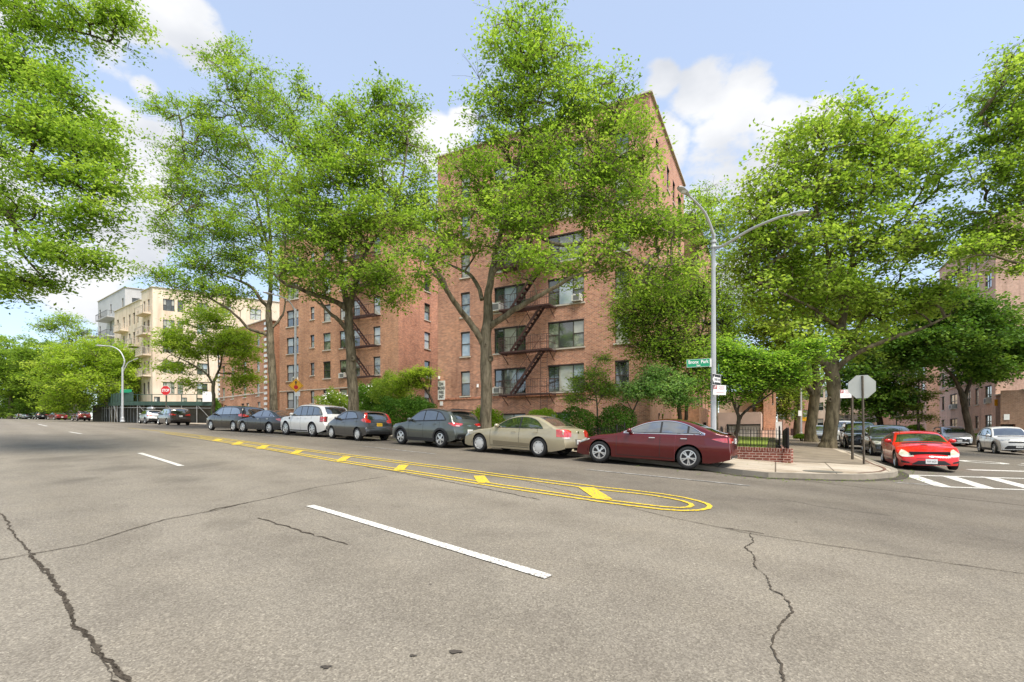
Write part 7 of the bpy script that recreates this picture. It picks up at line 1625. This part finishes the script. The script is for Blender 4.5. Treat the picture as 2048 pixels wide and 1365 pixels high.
# lamp with the stop ahead diamond
p_c = (at(590.5, 858)[0], at(590.5, 858)[1]); Dp = 34.; p_c = Vector(((591-CX)/F*Dp, Dp)); z0 = gz(*p_c); o_ = Vector((p_c.x, p_c.y, z0))
l2 = thing('street_lamp', 'grey lamp post with one arm reaching left, behind the white suv', 'street lamp', o_); h2 = (HY-618)/F*Dp-z0; octpole(l2, h2, .11, .07)
cobra(l2, [Vector((0, 0, h2-.3)), atd(588, 618, Dp)-o_, atd(578, 603, Dp-.3)-o_, atd(562, 594, Dp-.8)-o_, atd(548, 590, Dp-1.2)-o_], .05, .7)
cd_ = atd(592, 771.5, Dp-.22)
def dia(root, Mf):
    Md = Mf @ Matrix.Rotation(math.pi/4, 4, 'Z')
    mb = MB(); k = .30
    for a, b in (((-k, -k), (k, -k)), ((k, -k), (k, k)), ((k, k), (-k, k)), ((-k, k), (-k, -k))):
        rect(mb, Md, (a[0]+b[0])/2, (a[1]+b[1])/2, abs(a[0]-b[0])+.014, abs(a[1]-b[1])+.014)
    mb.build('border', M['sign_black'], root)
    mb = MB(); n_ = 8; mb.add([(.145*math.cos(math.pi/8+2*math.pi*i/n_), -.11+.145*math.sin(math.pi/8+2*math.pi*i/n_), .003) for i in range(n_)], [tuple(range(n_))], 0, Mf); mb.build('stop_symbol', M['sign_red'], root)
    mb = MB(); mb.add([(-.035, .06, .003), (.035, .06, .003), (.035, .20, .003), (.10, .18, .003), (0, .33, .003), (-.10, .18, .003), (-.035, .20, .003)], [tuple(range(7))], 0, Mf); mb.build('arrow', M['sign_black'], root)
root = thing('stop_ahead_sign', 'yellow diamond stop ahead sign with red octagon and up arrow on the lamp post', 'sign', cd_); Mm = frame((0, 0, 0), (1, .15, 0), (.15, -1, 0))
mb = MB(); mb.box((0, 0, 0), (.68, .68, .02), Mm @ Matrix.Rotation(math.pi/4, 4, 'Z')); mb.build('board', M['sign_yellow'], root); dia(root, Mm @ Matrix.Translation((0, 0, .014)))
mb = MB(); mb.box((0, 0, 0), (.34, .30, .02), frame(atd(595, 788, Dp-.2), (1, .15, 0), (.15, -1, 0))); setp(mb.build('notice_plate', M['sign_white']), 'small white plate below the yellow stop ahead diamond', 'sign')
# far stop sign
Ds = 60.; p_c = Vector(((332-CX)/F*Ds, Ds)); z0 = gz(*p_c); fs = thing('stop_sign', 'red STOP sign in front of the cream block, above the dark grey minivan', 'sign', (p_c.x, p_c.y, z0)); zc = (HY-781.5)/F*Ds-z0
mb = MB(); mb.beam((0, 0, 0), (0, 0, zc+.3), .07); mb.build('post', M['post'], fs)
def octf(name, mat, r, y, th=.01):
    mb = MB(); P0 = [Vector((math.cos(math.pi/8+k*math.pi/4)*r, y, zc+math.sin(math.pi/8+k*math.pi/4)*r)) for k in range(8)]; P1 = [p+Vector((0, th, 0)) for p in P0]; mb.poly(P0); mb.poly(P1)
    for k in range(8): mb.quad(P0[k], P0[(k+1) % 8], P1[(k+1) % 8], P1[k])
    mb.build(name, M[mat], fs)
octf('rim_face', 'sign_white', .60, -.06); octf('face', 'sign_red', .57, -.07)
mb = MB(); textmesh(mb, 'STOP', .44, frame((0, -.075, zc), (1, 0, 0), (0, -1, 0)), bold=.014, sx=.80); mb.build('lettering', M['sign_white'], fs)
# far lamps
Dq = 64.; p_c = Vector(((245-CX)/F*Dq, Dq)); z0 = gz(*p_c); o_ = Vector((p_c.x, p_c.y, z0)); l3 = thing('street_lamp', 'white lamp post with two unequal arms before the scaffold shed', 'street lamp', o_)
h3 = (HY-735)/F*Dq-z0; octpole(l3, h3, .14, .10); cobra(l3, [Vector((0, 0, h3-.2)), atd(249, 722, Dq)-o_, atd(240, 703, Dq)-o_, atd(225, 694, Dq)-o_, atd(212, 692.5, Dq)-o_], .085, 1.2)
cobra(l3, [Vector((0, 0, h3-.7)), atd(250, 736, Dq)-o_, atd(256, 726, Dq)-o_, atd(264, 722, Dq)-o_], .06, .8)
Dq = 108.; p_c = Vector(((92-CX)/F*Dq, Dq)); z0 = gz(*p_c); o_ = Vector((p_c.x, p_c.y, z0)); l4 = thing('street_lamp', 'distant white lamp post by the grey green park tree', 'street lamp', o_)
h4 = (HY-770)/F*Dq-z0; octpole(l4, h4, .16, .12); cobra(l4, [Vector((0, 0, h4-.2)), atd(92, 768, Dq)-o_, atd(85, 762, Dq)-o_, atd(66, 759, Dq)-o_], .12, 1.2)
Dq = 52.; p_c = Vector(((1608-CX)/F*Dq*1.0+.0, Dq)); p_c = Vector(((1602-CX)/F*Dq, Dq)); z0 = gz(*p_c); l5 = thing('street_lamp', 'thin pale post between the second and third plane trees', 'street lamp', (p_c.x, p_c.y, z0)); octpole(l5, (HY-775)/F*Dq-z0, .12, .09)
mb = MB(); c_ = atd(1600, 827, Dq-.2); mb.box(tuple(c_), (.4, .8, .05)) if False else mb.box((0, 0, 0), (.35, .55, .03), frame(c_, (1, 0, 0), (0, -1, 0))); setp(mb.build('notice_plate', M['sign_white']), 'small white sign on the thin pale post by the plane trees', 'sign')
Dq = 62.; p_c = Vector(((1793-CX)/F*Dq, Dq)); z0 = gz(*p_c); l6 = thing('sign_post', 'slim yellowish post with a white sign before the shaded brick block', 'sign', (p_c.x, p_c.y, z0)); mb = MB(); mb.beam((0, 0, 0), (0, 0, (HY-826)/F*Dq-z0), .09); mb.build('post', M['boards'], l6); mb = MB(); mb.box((.1, -.1, (HY-831)/F*Dq-z0), (.32, .03, .5)); mb.build('board', M['sign_white'], l6)
# low brick garden wall and black railings
WA = Vector(at(1582, 927, .14)); WBp = Vector(at(1463.6, 921, .14)); dW = U.copy(); wl = 8.2
wallt = thing('garden_wall', 'low red brick garden wall with pale mortar beside the pavement corner', 'wall')
nW = Vector((-dW.y, dW.x)); nW = nW if nW.y < 0 else -nW
mb = MB(); hb_ = .47
nseg = 16
def wallrun(a, d, L_, n, th=.24, t0=0):
    for i in range(int(L_/1.2)+1):
        s0, s1 = i*1.2, min((i+1)*1.2, L_)
        if s1-s0 < .01: continue
        p0, p1 = a+d*s0, a+d*s1; top0 = gz(*(a+d*0))+hb_+.035*s0*t0; top1 = gz(*(a+d*0))+hb_+.035*s1*t0
        zb0, zb1 = gz(*p0)-.15, gz(*p1)-.15; q0, q1 = p0-n*th, p1-n*th; e = .012
        mb.quad((p0.x, p0.y, zb0), (p1.x, p1.y, zb1), (p1.x, p1.y, top1), (p0.x, p0.y, top0), ((s0, zb0), (s1, zb1), (s1, top1), (s0, top0)))
        mb.quad((q0.x, q0.y, zb0), (q1.x, q1.y, zb1), (q1.x, q1.y, top1), (q0.x, q0.y, top0), ((s0, zb0), (s1, zb1), (s1, top1), (s0, top0)))
        # rowlock course on top: bricks on edge
        for (P, Q) in ((p0, p1),):
            cb_.quad((p0.x+n.x*e, p0.y+n.y*e, top0-.11), (p1.x+n.x*e, p1.y+n.y*e, top1-.11), (p1.x+n.x*e, p1.y+n.y*e, top1+.004), (p0.x+n.x*e, p0.y+n.y*e, top0+.004), ((0, s0), (0, s1), (.11, s1), (.11, s0)))
            cb_.quad((p0.x+n.x*e, p0.y+n.y*e, top0+.004), (p1.x+n.x*e, p1.y+n.y*e, top1+.004), (q1.x, q1.y, top1+.004), (q0.x, q0.y, top0+.004), ((0, s0), (0, s1), (.24, s1), (.24, s0)))
    return
cb_ = MB(); wallrun(WA, dW, wl, nW, t0=.9); 
dS = WD.copy(); nS = Vector((dS.y, -dS.x)); WA2 = WA+dW*.0
wallrun(WA2, dS, 9.5, nS, t0=0)
e = WA; mb.quad((e.x, e.y, gz(*e)-.1), (e.x-nW.x*.24, e.y-nW.y*.24, gz(*e)-.1), (e.x-nW.x*.24, e.y-nW.y*.24, gz(*e)+hb_), (e.x, e.y, gz(*e)+hb_), ((0, 0), (.24, 0), (.24, .47), (0, .47)))
mb.build('brickwork', M['brick_wall'], wallt); cb_.build('capping', M['brick_wall'], wallt)
def fence(label, a, b, htop, zoff, gap=.12, post=2.2, zline=None):
    d = (b-a); L_ = d.length; d.normalize(); t = thing('iron_fence', label, 'fence'); mb = MB(); n_ = int(L_/gap)
    zl = zline or (lambda s: gz(*(a+d*s))+zoff)
    for k in range(n_+1):
        q = a+d*k*gap; z = zl(k*gap); mb.tube([(q.x, q.y, z), (q.x, q.y, z+htop-.05), (q.x, q.y, z+htop)], [.009, .009, .002], 4)
    mb.build('pickets', M['iron'], t); mb = MB()
    for hh in (.08, htop-.14):
        m_ = max(1, int(L_/1.2))
        for i in range(m_): s0, s1 = L_*i/m_, L_*(i+1)/m_; p0, p1 = a+d*s0, a+d*s1; mb.beam((p0.x, p0.y, zl(s0)+hh), (p1.x, p1.y, zl(s1)+hh), .03, .016)
    mb.build('rails', M['iron'], t)
    for k in range(int(L_/post)+1):
        pm = MB(); q = a+d*min(L_, k*post); z = zl(k*post); pm.beam((q.x, q.y, z-.05), (q.x, q.y, z+htop+.05), .05); pm.lathe([(.001, .10), (.035, .07), (.001, .04)], 6, Matrix.Translation((q.x, q.y, z+htop))); pm.build('post', M['iron'], t)
    return t
zt0 = gz(*WA)+hb_
fence('black iron railing on top of the low brick wall along the avenue', WA+dW*.12-nW*.12, WA+dW*(wl-.2)-nW*.12, .62, 0, zline=lambda s: zt0+.035*.9*s)
fence('black iron railing returning along the side street edge of the garden', WA-nS*.12+dS*.2, WA-nS*.12+dS*9.3, .62, 0, zline=lambda s: zt0)
fa = WA-nS*.3+dS*6.5; fence('inner black railing across the small lawn behind the dogwood', fa, fa+Vector((-.95, .12)).normalized()*6.5, .85, .2)
fa = ST(12.4, 20.0); fb_ = ST(30, 22.); fence('dark railing behind the parked cars up to the left wing court', Vector(fa), Vector(fb_), .8, .2, gap=.16)
fa = Vector(WS(24, 16.5)); fb_ = Vector(WS(36, 16.5)); fence('low black fence at the foot of the pink block by the maple', fa, fb_, 1.0, .05, gap=.16)

# fallen leaves and grit gathered along the gutter and on the pavement
rs = np.random.RandomState(5); pts_ = []
for i in range(900):
    if i % 3: s_ = rs.uniform(4, 46); t_ = 14.75-abs(rs.normal())*.35; dz = .02
    else: s_ = rs.uniform(5, 40); t_ = rs.uniform(15.2, 19.); dz = .16
    x, y = ST(s_, t_); pts_.append((x, y, G(x, y)+dz))
for i in range(260):
    q = kc[min(len(kc)-1, int(rs.uniform(2, 16)))]; x, y = q[0]+rs.normal()*.5, q[1]-abs(rs.normal())*.22-.1; pts_.append((x, y, G(x, y)+.02))
pts_ = np.array(pts_); me = leafmesh('leaf_litter', pts_, .06*rs.uniform(.5, 1.5, len(pts_)), M['leaf_olive'], rs, 3.5, .7, rs.rand(len(pts_))*.6)
setp(link('leaf_litter', me), kind='stuff')
